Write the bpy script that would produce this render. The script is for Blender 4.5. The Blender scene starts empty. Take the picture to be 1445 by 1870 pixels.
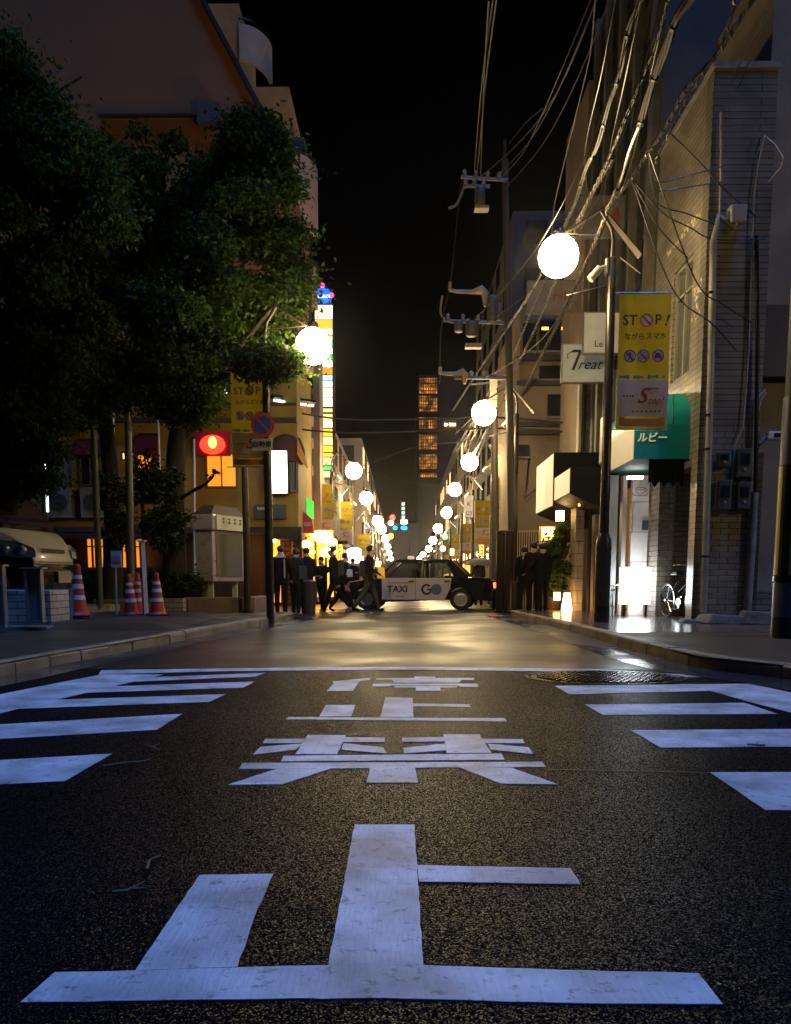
import bpy, bmesh, math, random
import numpy as np
from mathutils import Vector, Matrix
random.seed(7); rng = np.random.default_rng(7)
R = math.radians
scene = bpy.context.scene
COL = scene.collection

# ------------------------------------------------------------------ camera
CAMH, PITCH, YAW, FPX, PPY = 0.85, R(6.6), 0.0086, 1450.0, 1228.0
cam_d = bpy.data.cameras.new('camera'); cam = bpy.data.objects.new('camera', cam_d); COL.objects.link(cam)
cam.location = (0, 0, CAMH); cam.rotation_euler = (R(90) - PITCH, 0, YAW)
cam_d.sensor_fit = 'HORIZONTAL'; cam_d.sensor_width = 36; cam_d.lens = FPX / 1445 * 36
cam_d.shift_y = (PPY - 935) / 1445; cam_d.clip_end = 2000; cam_d.clip_start = 0.05
scene.camera = cam
RM = Matrix.Rotation(YAW, 3, 'Z') @ Matrix.Rotation(R(90) - PITCH, 3, 'X')
# ------------------------------------------------------------------ world, dim cool sun, exposure
world = bpy.data.worlds.new('World'); scene.world = world; world.use_nodes = True
wn = world.node_tree; bg = wn.nodes['Background']
sky = wn.nodes.new('ShaderNodeTexSky'); sky.sky_type = 'NISHITA'; sky.sun_disc = False
SUN_EL, SUN_AZ = R(58), R(200)
sky.sun_elevation = SUN_EL; sky.sun_rotation = SUN_AZ
wn.links.new(sky.outputs[0], bg.inputs[0]); bg.inputs[1].default_value = 0.00012
sun_d = bpy.data.lights.new('cool_sun', 'SUN'); sun_d.energy = 2.0; sun_d.angle = R(12); sun_d.color = (0.085, 0.30, 1.0)  # added dim blue sun, standing in for an unseen cool light
sun = bpy.data.objects.new('cool_sun', sun_d); COL.objects.link(sun)
sd = Vector((0.22, -0.20, 1.0)).normalized()
sun.rotation_euler = sd.to_track_quat('Z', 'Y').to_euler()
sky.sun_elevation = math.asin(sd.z); sky.sun_rotation = math.atan2(sd.x, sd.y)
vs = scene.view_settings; vs.view_transform = 'Standard'; vs.look = 'None'; vs.exposure = 0; vs.gamma = 1
scene.cycles.max_bounces = 6; scene.cycles.use_denoising = True; scene.cycles.sample_clamp_indirect = 6
scene.cycles.caustics_reflective = False; scene.cycles.caustics_refractive = False

# ------------------------------------------------------------------ picture point -> place
def ray(px, py):
    return RM @ Vector(((px - 722.5) / FPX, -(py - PPY) / FPX, -1))
def at(px, py, Y):
    d = ray(px, py); return Vector((0, 0, CAMH)) + d * (Y / d.y)
def G(px, py, z=0.0):
    d = ray(px, py); return Vector((0, 0, CAMH)) + d * ((z - CAMH) / d.z)
def gz(Y):
    return 0.0 if Y < 27 else -0.018 * (Y - 27)

# ------------------------------------------------------------------ materials
MATS = {}
def mat(name, col, rough=0.6, metal=0.0, emit=0.0, ecol=None, var=0.0, vscale=3.0, bump=0.0, bscale=20.0, spec=0.5, transl=0.0, coat=0.0):
    if name in MATS: return MATS[name]
    m = bpy.data.materials.new(name); m.use_nodes = True; MATS[name] = m
    nt = m.node_tree; b = nt.nodes['Principled BSDF']
    c = (*col, 1)
    b.inputs['Base Color'].default_value = c; b.inputs['Roughness'].default_value = rough
    b.inputs['Metallic'].default_value = metal; b.inputs['Specular IOR Level'].default_value = spec
    b.inputs['Coat Weight'].default_value = coat
    tc = None
    if var or bump:
        tc = nt.nodes.new('ShaderNodeTexCoord')
    if var:
        n = nt.nodes.new('ShaderNodeTexNoise'); n.inputs['Scale'].default_value = vscale; n.inputs['Detail'].default_value = 6
        nt.links.new(tc.outputs['Object'], n.inputs['Vector'])
        mr = nt.nodes.new('ShaderNodeMapRange'); mr.inputs[1].default_value = .3; mr.inputs[2].default_value = .7
        mr.inputs[3].default_value = 1 - var; mr.inputs[4].default_value = 1 + var * .5
        nt.links.new(n.outputs[0], mr.inputs[0])
        mx = nt.nodes.new('ShaderNodeMix'); mx.data_type = 'RGBA'; mx.blend_type = 'MULTIPLY'; mx.inputs[0].default_value = 1
        mx.inputs[6].default_value = c; nt.links.new(mr.outputs[0], mx.inputs[7])
        nt.links.new(mx.outputs[2], b.inputs['Base Color'])
        mr2 = nt.nodes.new('ShaderNodeMapRange'); mr2.inputs[3].default_value = max(.03, rough - .12); mr2.inputs[4].default_value = min(1, rough + .12)
        nt.links.new(n.outputs[0], mr2.inputs[0]); nt.links.new(mr2.outputs[0], b.inputs['Roughness'])
    if bump:
        n2 = nt.nodes.new('ShaderNodeTexNoise'); n2.inputs['Scale'].default_value = bscale; n2.inputs['Detail'].default_value = 4
        nt.links.new(tc.outputs['Object'], n2.inputs['Vector'])
        bp = nt.nodes.new('ShaderNodeBump'); bp.inputs['Strength'].default_value = bump; bp.inputs['Distance'].default_value = .02
        nt.links.new(n2.outputs[0], bp.inputs['Height']); nt.links.new(bp.outputs[0], b.inputs['Normal'])
    if emit:
        b.inputs['Emission Color'].default_value = (*(ecol or col), 1); b.inputs['Emission Strength'].default_value = emit
    if transl:
        tr = nt.nodes.new('ShaderNodeBsdfTranslucent'); tr.inputs[0].default_value = c
        ms = nt.nodes.new('ShaderNodeMixShader'); ms.inputs[0].default_value = transl
        out = nt.nodes['Material Output']
        nt.links.new(b.outputs[0], ms.inputs[1]); nt.links.new(tr.outputs[0], ms.inputs[2]); nt.links.new(ms.outputs[0], out.inputs[0])
    return m

def brick_mat(name, c1, c2, mortar, bw, bh, ms=0.012, rough=.45, bump=.5, off=.5):
    if name in MATS: return MATS[name]
    m = bpy.data.materials.new(name); m.use_nodes = True; MATS[name] = m
    nt = m.node_tree; b = nt.nodes['Principled BSDF']; L = nt.links
    tc = nt.nodes.new('ShaderNodeTexCoord'); sx = nt.nodes.new('ShaderNodeSeparateXYZ'); L.new(tc.outputs['Object'], sx.inputs[0])
    ad = nt.nodes.new('ShaderNodeMath'); ad.operation = 'ADD'; L.new(sx.outputs[0], ad.inputs[0]); L.new(sx.outputs[1], ad.inputs[1])
    cb = nt.nodes.new('ShaderNodeCombineXYZ'); L.new(ad.outputs[0], cb.inputs[0]); L.new(sx.outputs[2], cb.inputs[1])
    br = nt.nodes.new('ShaderNodeTexBrick'); L.new(cb.outputs[0], br.inputs[0]); br.offset = off
    br.inputs['Color1'].default_value = (*c1, 1); br.inputs['Color2'].default_value = (*c2, 1); br.inputs['Mortar'].default_value = (*mortar, 1)
    br.inputs['Scale'].default_value = 1; br.inputs['Mortar Size'].default_value = ms; br.inputs['Mortar Smooth'].default_value = .1
    br.inputs['Brick Width'].default_value = bw; br.inputs['Row Height'].default_value = bh
    n = nt.nodes.new('ShaderNodeTexNoise'); n.inputs['Scale'].default_value = 1.3; n.inputs['Detail'].default_value = 8; L.new(tc.outputs['Object'], n.inputs['Vector'])
    mr = nt.nodes.new('ShaderNodeMapRange'); mr.inputs[1].default_value = .3; mr.inputs[2].default_value = .7; mr.inputs[3].default_value = .5; mr.inputs[4].default_value = 1.1
    L.new(n.outputs[0], mr.inputs[0])
    mx = nt.nodes.new('ShaderNodeMix'); mx.data_type = 'RGBA'; mx.blend_type = 'MULTIPLY'; mx.inputs[0].default_value = 1
    L.new(br.outputs[0], mx.inputs[6]); L.new(mr.outputs[0], mx.inputs[7]); L.new(mx.outputs[2], b.inputs['Base Color'])
    bp = nt.nodes.new('ShaderNodeBump'); bp.inputs['Strength'].default_value = bump; bp.inputs['Distance'].default_value = .01; bp.invert = True
    L.new(br.outputs['Fac'], bp.inputs['Height']); L.new(bp.outputs[0], b.inputs['Normal'])
    b.inputs['Roughness'].default_value = rough
    return m

def asphalt(name, base, scale, bstr, rough, wet=0.0, bdist=.004, tint=(1, 1, 1), chip=2.0, spec=.5, facet=0.0):
    m = bpy.data.materials.new(name); m.use_nodes = True; nt = m.node_tree; b = nt.nodes['Principled BSDF']; L = nt.links
    b.inputs['Specular IOR Level'].default_value = spec
    tc = nt.nodes.new('ShaderNodeTexCoord')
    v = nt.nodes.new('ShaderNodeTexVoronoi'); v.inputs['Scale'].default_value = scale; L.new(tc.outputs['Object'], v.inputs['Vector'])
    n = nt.nodes.new('ShaderNodeTexNoise'); n.inputs['Scale'].default_value = scale * .45; n.inputs['Detail'].default_value = 5; L.new(tc.outputs['Object'], n.inputs['Vector'])
    big = nt.nodes.new('ShaderNodeTexNoise'); big.inputs['Scale'].default_value = .55; big.inputs['Detail'].default_value = 7; L.new(tc.outputs['Object'], big.inputs['Vector'])
    cr = nt.nodes.new('ShaderNodeValToRGB'); e = cr.color_ramp.elements
    e[0].position = .45; e[0].color = (*[base * .5 * t for t in tint], 1); e[1].position = .85; e[1].color = (*[base * chip * t for t in tint], 1)
    L.new(v.outputs['Color'], cr.inputs[0])
    mr = nt.nodes.new('ShaderNodeMapRange'); mr.inputs[1].default_value = .35; mr.inputs[2].default_value = .65; mr.inputs[3].default_value = .55; mr.inputs[4].default_value = 1.35; L.new(big.outputs[0], mr.inputs[0])
    mx = nt.nodes.new('ShaderNodeMix'); mx.data_type = 'RGBA'; mx.blend_type = 'MULTIPLY'; mx.inputs[0].default_value = 1
    L.new(cr.outputs[0], mx.inputs[6]); L.new(mr.outputs[0], mx.inputs[7]); L.new(mx.outputs[2], b.inputs['Base Color'])
    add = nt.nodes.new('ShaderNodeMath'); add.operation = 'ADD'; L.new(v.outputs['Distance'], add.inputs[0]); L.new(n.outputs[0], add.inputs[1])
    bp = nt.nodes.new('ShaderNodeBump'); bp.inputs['Strength'].default_value = bstr; bp.inputs['Distance'].default_value = bdist; bp.invert = True
    L.new(add.outputs[0], bp.inputs['Height']); L.new(bp.outputs[0], b.inputs['Normal'])
    if facet:
        s1 = nt.nodes.new('ShaderNodeVectorMath'); s1.operation = 'SUBTRACT'; L.new(v.outputs['Color'], s1.inputs[0]); s1.inputs[1].default_value = (.5, .5, .5)
        s2 = nt.nodes.new('ShaderNodeVectorMath'); s2.operation = 'MULTIPLY'; L.new(s1.outputs[0], s2.inputs[0]); s2.inputs[1].default_value = (facet, facet, 0)
        s3 = nt.nodes.new('ShaderNodeVectorMath'); s3.operation = 'ADD'; L.new(s2.outputs[0], s3.inputs[0]); L.new(bp.outputs[0], s3.inputs[1])
        s4 = nt.nodes.new('ShaderNodeVectorMath'); s4.operation = 'NORMALIZE'; L.new(s3.outputs[0], s4.inputs[0]); L.new(s4.outputs[0], b.inputs['Normal'])
        df = nt.nodes.new('ShaderNodeBsdfDiffuse'); L.new(mx.outputs[2], df.inputs[0])
        wn2 = nt.nodes.new('ShaderNodeTexWhiteNoise'); wn2.noise_dimensions = '3D'; L.new(v.outputs['Position'], wn2.inputs['Vector'])
        th = nt.nodes.new('ShaderNodeMapRange'); th.inputs[1].default_value = .60; th.inputs[2].default_value = .68; L.new(wn2.outputs['Value'], th.inputs[0])
        mz = nt.nodes.new('ShaderNodeMixShader'); L.new(th.outputs[0], mz.inputs[0]); L.new(df.outputs[0], mz.inputs[1]); L.new(b.outputs[0], mz.inputs[2]); L.new(mz.outputs[0], nt.nodes['Material Output'].inputs[0])
    rr = nt.nodes.new('ShaderNodeMapRange'); rr.inputs[1].default_value = .42; rr.inputs[2].default_value = .58
    rr.inputs[3].default_value = rough; rr.inputs[4].default_value = max(.05, rough - wet); L.new(big.outputs[0], rr.inputs[0]); L.new(rr.outputs[0], b.inputs['Roughness'])
    return m

# ------------------------------------------------------------------ mesh collector
class MB:
    def __init__(s): s.v = []; s.f = []; s.m = []
    def add(s, vs_, fs, mi=0):
        o = len(s.v); s.v += [tuple(q) for q in vs_]; s.f += [tuple(i + o for i in f) for f in fs]; s.m += [mi] * len(fs); return s
    def box(s, c, d, rot=None, mi=0, taper=1.0):
        h = [q / 2 for q in d]; c = Vector(c)
        P = []
        for z in (-1, 1):
            t = taper if z > 0 else 1
            for x, y in ((-1, -1), (1, -1), (1, 1), (-1, 1)):
                p = Vector((x * h[0] * t, y * h[1] * t, z * h[2]))
                if rot: p = rot @ p
                P.append(c + p)
        return s.add(P, [(0, 3, 2, 1), (4, 5, 6, 7), (0, 1, 5, 4), (1, 2, 6, 5), (2, 3, 7, 6), (3, 0, 4, 7)], mi)
    def bb(s, x0, x1, y0, y1, z0, z1, mi=0):
        return s.box(((x0 + x1) / 2, (y0 + y1) / 2, (z0 + z1) / 2), (abs(x1 - x0), abs(y1 - y0), abs(z1 - z0)), None, mi)
    def tube(s, pts, r, n=8, mi=0, cap=True):
        pts = [Vector(p) for p in pts]; N = len(pts); rs = r if isinstance(r, (list, tuple)) else [r] * N
        P = []; up = None
        for i, p in enumerate(pts):
            t = (pts[min(i + 1, N - 1)] - pts[max(i - 1, 0)]).normalized()
            if up is None:
                up = Vector((0, 0, 1)) if abs(t.z) < .9 else Vector((1, 0, 0))
            a = t.cross(up)
            if a.length < 1e-4: a = t.cross(Vector((0, 1, 0.01)))
            a.normalize(); b_ = a.cross(t).normalized(); up = b_
            for k in range(n):
                q = 2 * math.pi * k / n; P.append(p + (a * math.cos(q) + b_ * math.sin(q)) * rs[i])
        F = [(i * n + k, i * n + (k + 1) % n, (i + 1) * n + (k + 1) % n, (i + 1) * n + k) for i in range(N - 1) for k in range(n)]
        if cap: F += [tuple(range(n))[::-1], tuple((N - 1) * n + k for k in range(n))]
        return s.add(P, F, mi)
    def lathe(s, prof, c=(0, 0, 0), n=16, mi=0, axis='Z'):
        P = []; c = Vector(c)
        for r, h in prof:
            for k in range(n):
                q = 2 * math.pi * k / n
                p = (r * math.cos(q), r * math.sin(q), h)
                if axis == 'Y': p = (p[0], p[2], p[1])
                if axis == 'X': p = (p[2], p[0], p[1])
                P.append(c + Vector(p))
        N = len(prof)
        F = [(i * n + k, i * n + (k + 1) % n, (i + 1) * n + (k + 1) % n, (i + 1) * n + k) for i in range(N - 1) for k in range(n)]
        F += [tuple(range(n))[::-1], tuple((N - 1) * n + k for k in range(n))]
        return s.add(P, F, mi)
    def ball(s, c, r, n=16, m=10, mi=0, sc=(1, 1, 1)):
        P = []; c = Vector(c)
        for i in range(m + 1):
            a = math.pi * (i + .001) / (m + .002)
            for k in range(n):
                q = 2 * math.pi * k / n
                P.append(c + Vector((r * sc[0] * math.sin(a) * math.cos(q), r * sc[1] * math.sin(a) * math.sin(q), r * sc[2] * math.cos(a))))
        F = [(i * n + k, (i + 1) * n + k, (i + 1) * n + (k + 1) % n, i * n + (k + 1) % n) for i in range(m) for k in range(n)]
        return s.add(P, F, mi)
    def prism(s, pts, off, mi=0):
        # polygon pts extruded along off
        off = Vector(off); A = [Vector(p) for p in pts]; n = len(A)
        P = A + [a + off for a in A]
        F = [tuple(range(n))[::-1], tuple(n + k for k in range(n))] + [(k, (k + 1) % n, n + (k + 1) % n, n + k) for k in range(n)]
        return s.add(P, F, mi)
    def build(s, name, mats, parent=None, world=False, smooth=False, bevel=0.0, tag=None, smooth_angle=None):
        me = bpy.data.meshes.new(name)
        off = Vector((0, 0, 0))
        if parent is not None and world:
            p = parent
            while p is not None: off += p.location; p = p.parent
        V = [tuple(Vector(v) - off) for v in s.v] if off.length > 0 else s.v
        me.from_pydata(V, [], s.f)
        if not isinstance(mats, (list, tuple)): mats = [mats]
        for q in mats: me.materials.append(q)
        me.polygons.foreach_set('material_index', s.m)
        bm = bmesh.new(); bm.from_mesh(me)
        bmesh.ops.recalc_face_normals(bm, faces=bm.faces)
        if bevel:
            ed = [e for e in bm.edges if len(e.link_faces) == 2 and e.calc_face_angle(0) > .6]
            bmesh.ops.bevel(bm, geom=ed, offset=bevel, segments=2, affect='EDGES', profile=.6)
        bm.to_mesh(me); bm.free()
        if smooth:
            me.polygons.foreach_set('use_smooth', [True] * len(me.polygons))
            try: me.set_sharp_from_angle(angle=smooth_angle or R(40))
            except Exception: pass
        me.update()
        o = bpy.data.objects.new(name, me); COL.objects.link(o)
        if parent is not None: o.parent = parent
        if tag: settag(o, *tag)
        return o
def settag(o, label=None, cat=None, group=None, kind=None):
    if label: o['label'] = label
    if cat: o['category'] = cat
    if group: o['group'] = group
    if kind: o['kind'] = kind
    return o
def thing(name, loc, label, cat, group=None, rz=0):
    o = bpy.data.objects.new(name, None); o.empty_display_size = .1; COL.objects.link(o)
    o.location = loc; o.rotation_euler = (0, 0, rz)
    return settag(o, label, cat, group)
def struct(mb, name, m, **k):
    return settag(mb.build(name, m, **k), kind='structure')
def kids(o): return [c for c in bpy.data.objects if c.parent == o]
def copy_tree(o, parent=None, cache=None):
    c = o.copy(); COL.objects.link(c); c.parent = parent
    for ch in kids(o): copy_tree(ch, c)
    return c
def text_mesh(name, body, size, m, parent, loc, rx=90, rz=0, depth=.004, shear=0, align='CENTER', world=False, bold=0.0, sx=1.0):
    cu = bpy.data.curves.new(name, 'FONT'); cu.body = body; cu.size = size; cu.extrude = depth; cu.shear = shear
    cu.align_x = align; cu.align_y = 'CENTER'; cu.offset = bold; cu.resolution_u = 3
    t = bpy.data.objects.new('tmp', cu); COL.objects.link(t)
    dg = bpy.context.evaluated_depsgraph_get(); me = bpy.data.meshes.new_from_object(t.evaluated_get(dg))
    bpy.data.objects.remove(t); bpy.data.curves.remove(cu)
    me.name = name; me.materials.clear(); me.materials.append(m)
    M = Matrix.Rotation(R(rz), 4, 'Z') @ Matrix.Rotation(R(rx), 4, 'X') @ Matrix.Diagonal((sx, 1, 1, 1))
    me.transform(M)
    loc = Vector(loc)
    if world:
        p = parent
        while p is not None: loc -= p.location; p = p.parent
    me.transform(Matrix.Translation(loc))
    o = bpy.data.objects.new(name, me); COL.objects.link(o); o.parent = parent
    return o

# common materials
M_BLACK = mat('black_paint', (.012, .012, .014), .3, coat=.5)
M_DARKMETAL = mat('dark_metal', (.02, .019, .018), .38, .6, var=.3, bump=.1)
M_STEEL = mat('steel', (.45, .44, .42), .35, .9, var=.3, vscale=8)
M_CONC = mat('concrete', (.30, .28, .26), .8, var=.35, vscale=4, bump=.3, bscale=60)
M_WHITE = mat('white_paint', (.75, .74, .72), .45, var=.15, vscale=5)
M_GLASS = mat('dark_glass', (.02, .025, .03), .05, spec=.8)
M_GLOBE = mat('lamp_globe', (1, .95, .85), .3, emit=95, ecol=(1, .75, .38))
M_WOOD = mat('dark_wood', (.05, .03, .02), .6, var=.4)
M_RUBBER = mat('rubber', (.015, .015, .015), .8)
# ================================================================== GROUND
A_NEAR = asphalt('coarse_asphalt', .0048, 290, .5, .36, wet=.06, bdist=.002, chip=5, spec=.13, facet=.7)  # pale chips are grain, their colour contrast also imitates glints
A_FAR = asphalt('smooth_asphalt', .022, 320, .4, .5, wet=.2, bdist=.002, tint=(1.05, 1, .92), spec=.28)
A_WALK = asphalt('pavement_asphalt', .045, 260, .4, .6, wet=.2, bdist=.003, tint=(1.3, 1, .55))
m = MB(); m.add([(-90, -20, -.03), (90, -20, -.03), (90, 27, -.03), (-90, 27, -.03), (-90, 210, gz(210) - .03), (90, 210, gz(210) - .03)], [(0, 1, 2, 3), (3, 2, 5, 4)])
struct(m, 'ground', asphalt('ground_asphalt', .03, 60, .2, .6))
LINE_Y = G(735, 1222).y
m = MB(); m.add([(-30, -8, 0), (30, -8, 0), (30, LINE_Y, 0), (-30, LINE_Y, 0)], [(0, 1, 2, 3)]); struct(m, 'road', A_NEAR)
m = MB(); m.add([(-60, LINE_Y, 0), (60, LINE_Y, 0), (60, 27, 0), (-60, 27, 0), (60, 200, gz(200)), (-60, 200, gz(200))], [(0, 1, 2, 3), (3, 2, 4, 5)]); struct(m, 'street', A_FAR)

KL = [G(x, y, .05).to_2d() for x, y in ((-260, 1272), (-60, 1237), (0, 1226), (120, 1203), (250, 1180), (330, 1164), (400, 1151), (480, 1137), (545, 1126))]
KR = [G(x, y, .05).to_2d() for x, y in ((1800, 1285), (1560, 1247), (1445, 1231), (1280, 1212), (1180, 1187), (1100, 1164), (1030, 1144), (965, 1129), (925, 1121))]
KL += [KL[-1] + Vector((-.35, .7)), KL[-1] + Vector((-1.2, 1.1)), Vector((-40, KL[-1].y + 1.1))]
KR += [KR[-1] + Vector((.35, .7)), KR[-1] + Vector((1.2, 1.1)), Vector((40, KR[-1].y + 1.1))]
WALKZ = .12
def walk(name, K, side, far):
    m = MB(); top = [(p.x, p.y, WALKZ) for p in K]
    poly = top + ([(side * 40, K[0].y, WALKZ)] if True else [])
    n = len(poly); m.add(poly, [tuple(range(n))])
    return struct(m, name, A_WALK)
walk('sidewalk_left', KL, -1, 0); walk('sidewalk_right', KR, 1, 0)
def resample(P, step):
    out = [P[0].copy()]; acc = 0
    for a, b in zip(P, P[1:]):
        L_ = (b - a).length; t = step - acc
        while t <= L_: out.append(a + (b - a) * (t / L_)); t += step
        acc = (acc + L_) % step
    return out
def smooth2(P, it=2):
    for _ in range(it):
        Q = [P[0]]
        for a, b in zip(P, P[1:]): Q += [a * .75 + b * .25, a * .25 + b * .75]
        P = Q + [P[-1]]
    return P
M_KERB = mat('kerb_stone', (.30, .24, .15), .55, var=.5, vscale=2.5, bump=.4, bscale=70)
def kerb(name, K, side):
    P = resample(smooth2(K[:-1]), .6); m = MB()
    for a, b in zip(P, P[1:]):
        d = (b - a).normalized(); nrm = Vector((-d.y, d.x)) * (1 if side < 0 else -1)
        a2 = a + d * .012; b2 = b - d * .012; z = WALKZ + .008 + random.uniform(-.004, .006); w = .17
        j = random.uniform(-.006, .006)
        pr = [(0 + j, -.02), (0.0 + j, z - .03), (.03 + j, z), (w, z), (w, -.02)]
        A = [(a2.x + nrm.x * u, a2.y + nrm.y * u, h) for u, h in pr]; B = [(b2.x + nrm.x * u, b2.y + nrm.y * u, h) for u, h in pr]
        m.add(A + B, [(0, 1, 6, 5), (1, 2, 7, 6), (2, 3, 8, 7), (3, 4, 9, 8), (4, 3, 2, 1, 0), (5, 6, 7, 8, 9)])
    struct(m, name, M_KERB)
kerb('kerb_left', KL, -1); kerb('kerb_right', KR, 1)
def gutter(name, K, side, w):
    P = smooth2(K[:-1]); m = MB(); V = []
    for i, a in enumerate(P):
        d = (P[min(i + 1, len(P) - 1)] - P[max(i - 1, 0)]).normalized(); nrm = Vector((-d.y, d.x)) * (-1 if side < 0 else 1)
        V += [(a.x, a.y, .004), (a.x + nrm.x * w, a.y + nrm.y * w, .004)]
    m.add(V, [(2 * i, 2 * i + 1, 2 * i + 3, 2 * i + 2) for i in range(len(P) - 1)])
    struct(m, name, asphalt('gutter_concrete_' + name, .05, 120, .25, .42, wet=.36, bdist=.002, tint=(1, 1, 1)))
gutter('gutter_left', KL, -1, .42); gutter('gutter_right', KR, 1, .55)
# wet brick paving strip beside the right kerb
PAV = brick_mat('paving', (.16, .10, .07), (.11, .07, .05), (.03, .025, .02), .2, .1, .006, rough=.2, bump=.3)
m = MB(); q = [(KR[5].x + .17, KR[5].y), (KR[6].x + .17, KR[6].y), (KR[7].x + .17, KR[7].y), (KR[8].x + .2, KR[8].y), (5.3, KR[8].y + .4), (5.3, KR[5].y)]
m.add([(x, y, WALKZ + .004) for x, y in q], [tuple(range(6))]); 
nt = PAV.node_tree
for nd in nt.nodes:
    if nd.type == 'COMBXYZ':
        sx = [k for k in nt.nodes if k.type == 'SEPXYZ'][0]; nt.links.new(sx.outputs[0], nd.inputs[0]); nt.links.new(sx.outputs[1], nd.inputs[1])
struct(m, 'brick_paving', PAV)
# sloping parking lot apron left
m = MB(); LZ = .20
e1 = G(318, 1150, .12); e0 = G(-40, 1152, .12)
poly = [(e0.x - 6, e0.y - .3, .125), (e1.x, e1.y, .125), (e1.x - .3, e1.y + 5.2, .125), (-20, e1.y + 5.2, .125)]
inner = [(e0.x - 6, e0.y + .3, LZ), (e1.x - .5, e1.y + .5, LZ), (e1.x - .8, e1.y + 5, LZ), (-20, e1.y + 5, LZ)]
m.add(poly + inner, [(0, 1, 5, 4), (1, 2, 6, 5), (2, 3, 7, 6), (4, 5, 6, 7)]); struct(m, 'parking_lot', asphalt('lot_asphalt', .035, 200, .4, .6, wet=.15, tint=(1.3, 1, .55)))

# ================================================================== PAINT
def paint_mat():
    m = bpy.data.materials.new('road_paint'); m.use_nodes = True; nt = m.node_tree; b = nt.nodes['Principled BSDF']; L = nt.links
    tc = nt.nodes.new('ShaderNodeTexCoord'); mp = nt.nodes.new('ShaderNodeMapping'); mp.inputs['Scale'].default_value = (110, 14, 1); L.new(tc.outputs['Object'], mp.inputs[0])
    st = nt.nodes.new('ShaderNodeTexNoise'); st.inputs['Scale'].default_value = 1; st.inputs['Detail'].default_value = 5; L.new(mp.outputs[0], st.inputs[0])
    bl = nt.nodes.new('ShaderNodeTexNoise'); bl.inputs['Scale'].default_value = 3.5; bl.inputs['Detail'].default_value = 9; L.new(tc.outputs['Object'], bl.inputs[0])
    fi = nt.nodes.new('ShaderNodeTexNoise'); fi.inputs['Scale'].default_value = 22; fi.inputs['Detail'].default_value = 12; fi.inputs['Roughness'].default_value = .75; L.new(tc.outputs['Object'], fi.inputs[0])
    a = nt.nodes.new('ShaderNodeMapRange'); a.inputs[1].default_value = .35; a.inputs[2].default_value = .65; a.inputs[3].default_value = .40; a.inputs[4].default_value = .86; L.new(bl.outputs[0], a.inputs[0])
    a2 = nt.nodes.new('ShaderNodeMapRange'); a2.inputs[1].default_value = .3; a2.inputs[2].default_value = .7; a2.inputs[3].default_value = .9; a2.inputs[4].default_value = 1.05; L.new(st.outputs[0], a2.inputs[0])
    a3 = nt.nodes.new('ShaderNodeMapRange'); a3.inputs[1].default_value = .36; a3.inputs[2].default_value = .45; a3.inputs[3].default_value = .4; a3.inputs[4].default_value = 1; L.new(fi.outputs[0], a3.inputs[0])
    m1 = nt.nodes.new('ShaderNodeMath'); m1.operation = 'MULTIPLY'; L.new(a.outputs[0], m1.inputs[0]); L.new(a2.outputs[0], m1.inputs[1])
    m2 = nt.nodes.new('ShaderNodeMath'); m2.operation = 'MULTIPLY'; L.new(m1.outputs[0], m2.inputs[0]); L.new(a3.outputs[0], m2.inputs[1])
    L.new(m2.outputs[0], b.inputs['Base Color']); b.inputs['Roughness'].default_value = .5
    ad = nt.nodes.new('ShaderNodeMath'); ad.operation = 'ADD'; L.new(st.outputs[0], ad.inputs[0]); L.new(fi.outputs[0], ad.inputs[1])
    bp = nt.nodes.new('ShaderNodeBump'); bp.inputs['Strength'].default_value = .35; bp.inputs['Distance'].default_value = .004; L.new(ad.outputs[0], bp.inputs['Height']); L.new(bp.outputs[0], b.inputs['Normal'])
    return m
PAINT = paint_mat()
def paint(name, polys, z=.0016):
    m = MB()
    for k, P in enumerate(polys):
        W = [G(x, y) for x, y in P]; out = []
        for a, b in zip(W, W[1:] + W[:1]):
            n = max(2, min(40, int((b - a).length / .04))); d = (b - a).normalized(); nr = Vector((-d.y, d.x, 0))
            for i in range(n):
                j = 0 if i == 0 else random.gauss(0, .0009)
                out.append(a + (b - a) * (i / n) + nr * j)
        zz = z + k * .0001
        m.prism([(p.x, p.y, .0005) for p in out], (0, 0, zz))
    return struct(m, name, PAINT)
paint('road_character_stop', [
    [(100, 1777), (180, 1776), (440, 1768), (600, 1764), (773, 1764), (1000, 1772), (1276, 1779), (1320, 1835), (1080, 1834), (700, 1824), (360, 1827), (37, 1832)],
    [(365, 1599), (499, 1597), (466, 1672), (434, 1767), (247, 1774)],
    [(648, 1507), (757, 1507), (773, 1764), (600, 1764)],
    [(762, 1581), (1042, 1587), (1060, 1616), (766, 1611)]])
paint('road_character_prohibit', [
    [(443, 1394), (990, 1392), (997, 1401), (437, 1405)],
    [(518, 1381), (916, 1377), (922, 1388), (513, 1391)],
    [(677, 1399), (758, 1399), (763, 1430), (670, 1430)],
    [(505, 1405), (605, 1404), (515, 1433), (416, 1434)],
    [(835, 1401), (935, 1403), (1018, 1433), (915, 1432)],
    [(562, 1343), (632, 1343), (616, 1378), (540, 1378)],
    [(810, 1342), (876, 1342), (898, 1376), (816, 1376)],
    [(485, 1350), (557, 1350), (552, 1358), (480, 1358)], [(630, 1347), (703, 1348), (703, 1356), (626, 1356)],
    [(476, 1365), (552, 1359), (540, 1370), (462, 1379)], [(627, 1358), (700, 1366), (706, 1377), (624, 1370)],
    [(734, 1348), (812, 1347), (812, 1355), (734, 1356)], [(880, 1350), (955, 1351), (959, 1358), (884, 1358)],
    [(737, 1367), (812, 1359), (816, 1371), (738, 1377)], [(890, 1359), (966, 1366), (974, 1378), (896, 1370)]])
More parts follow.
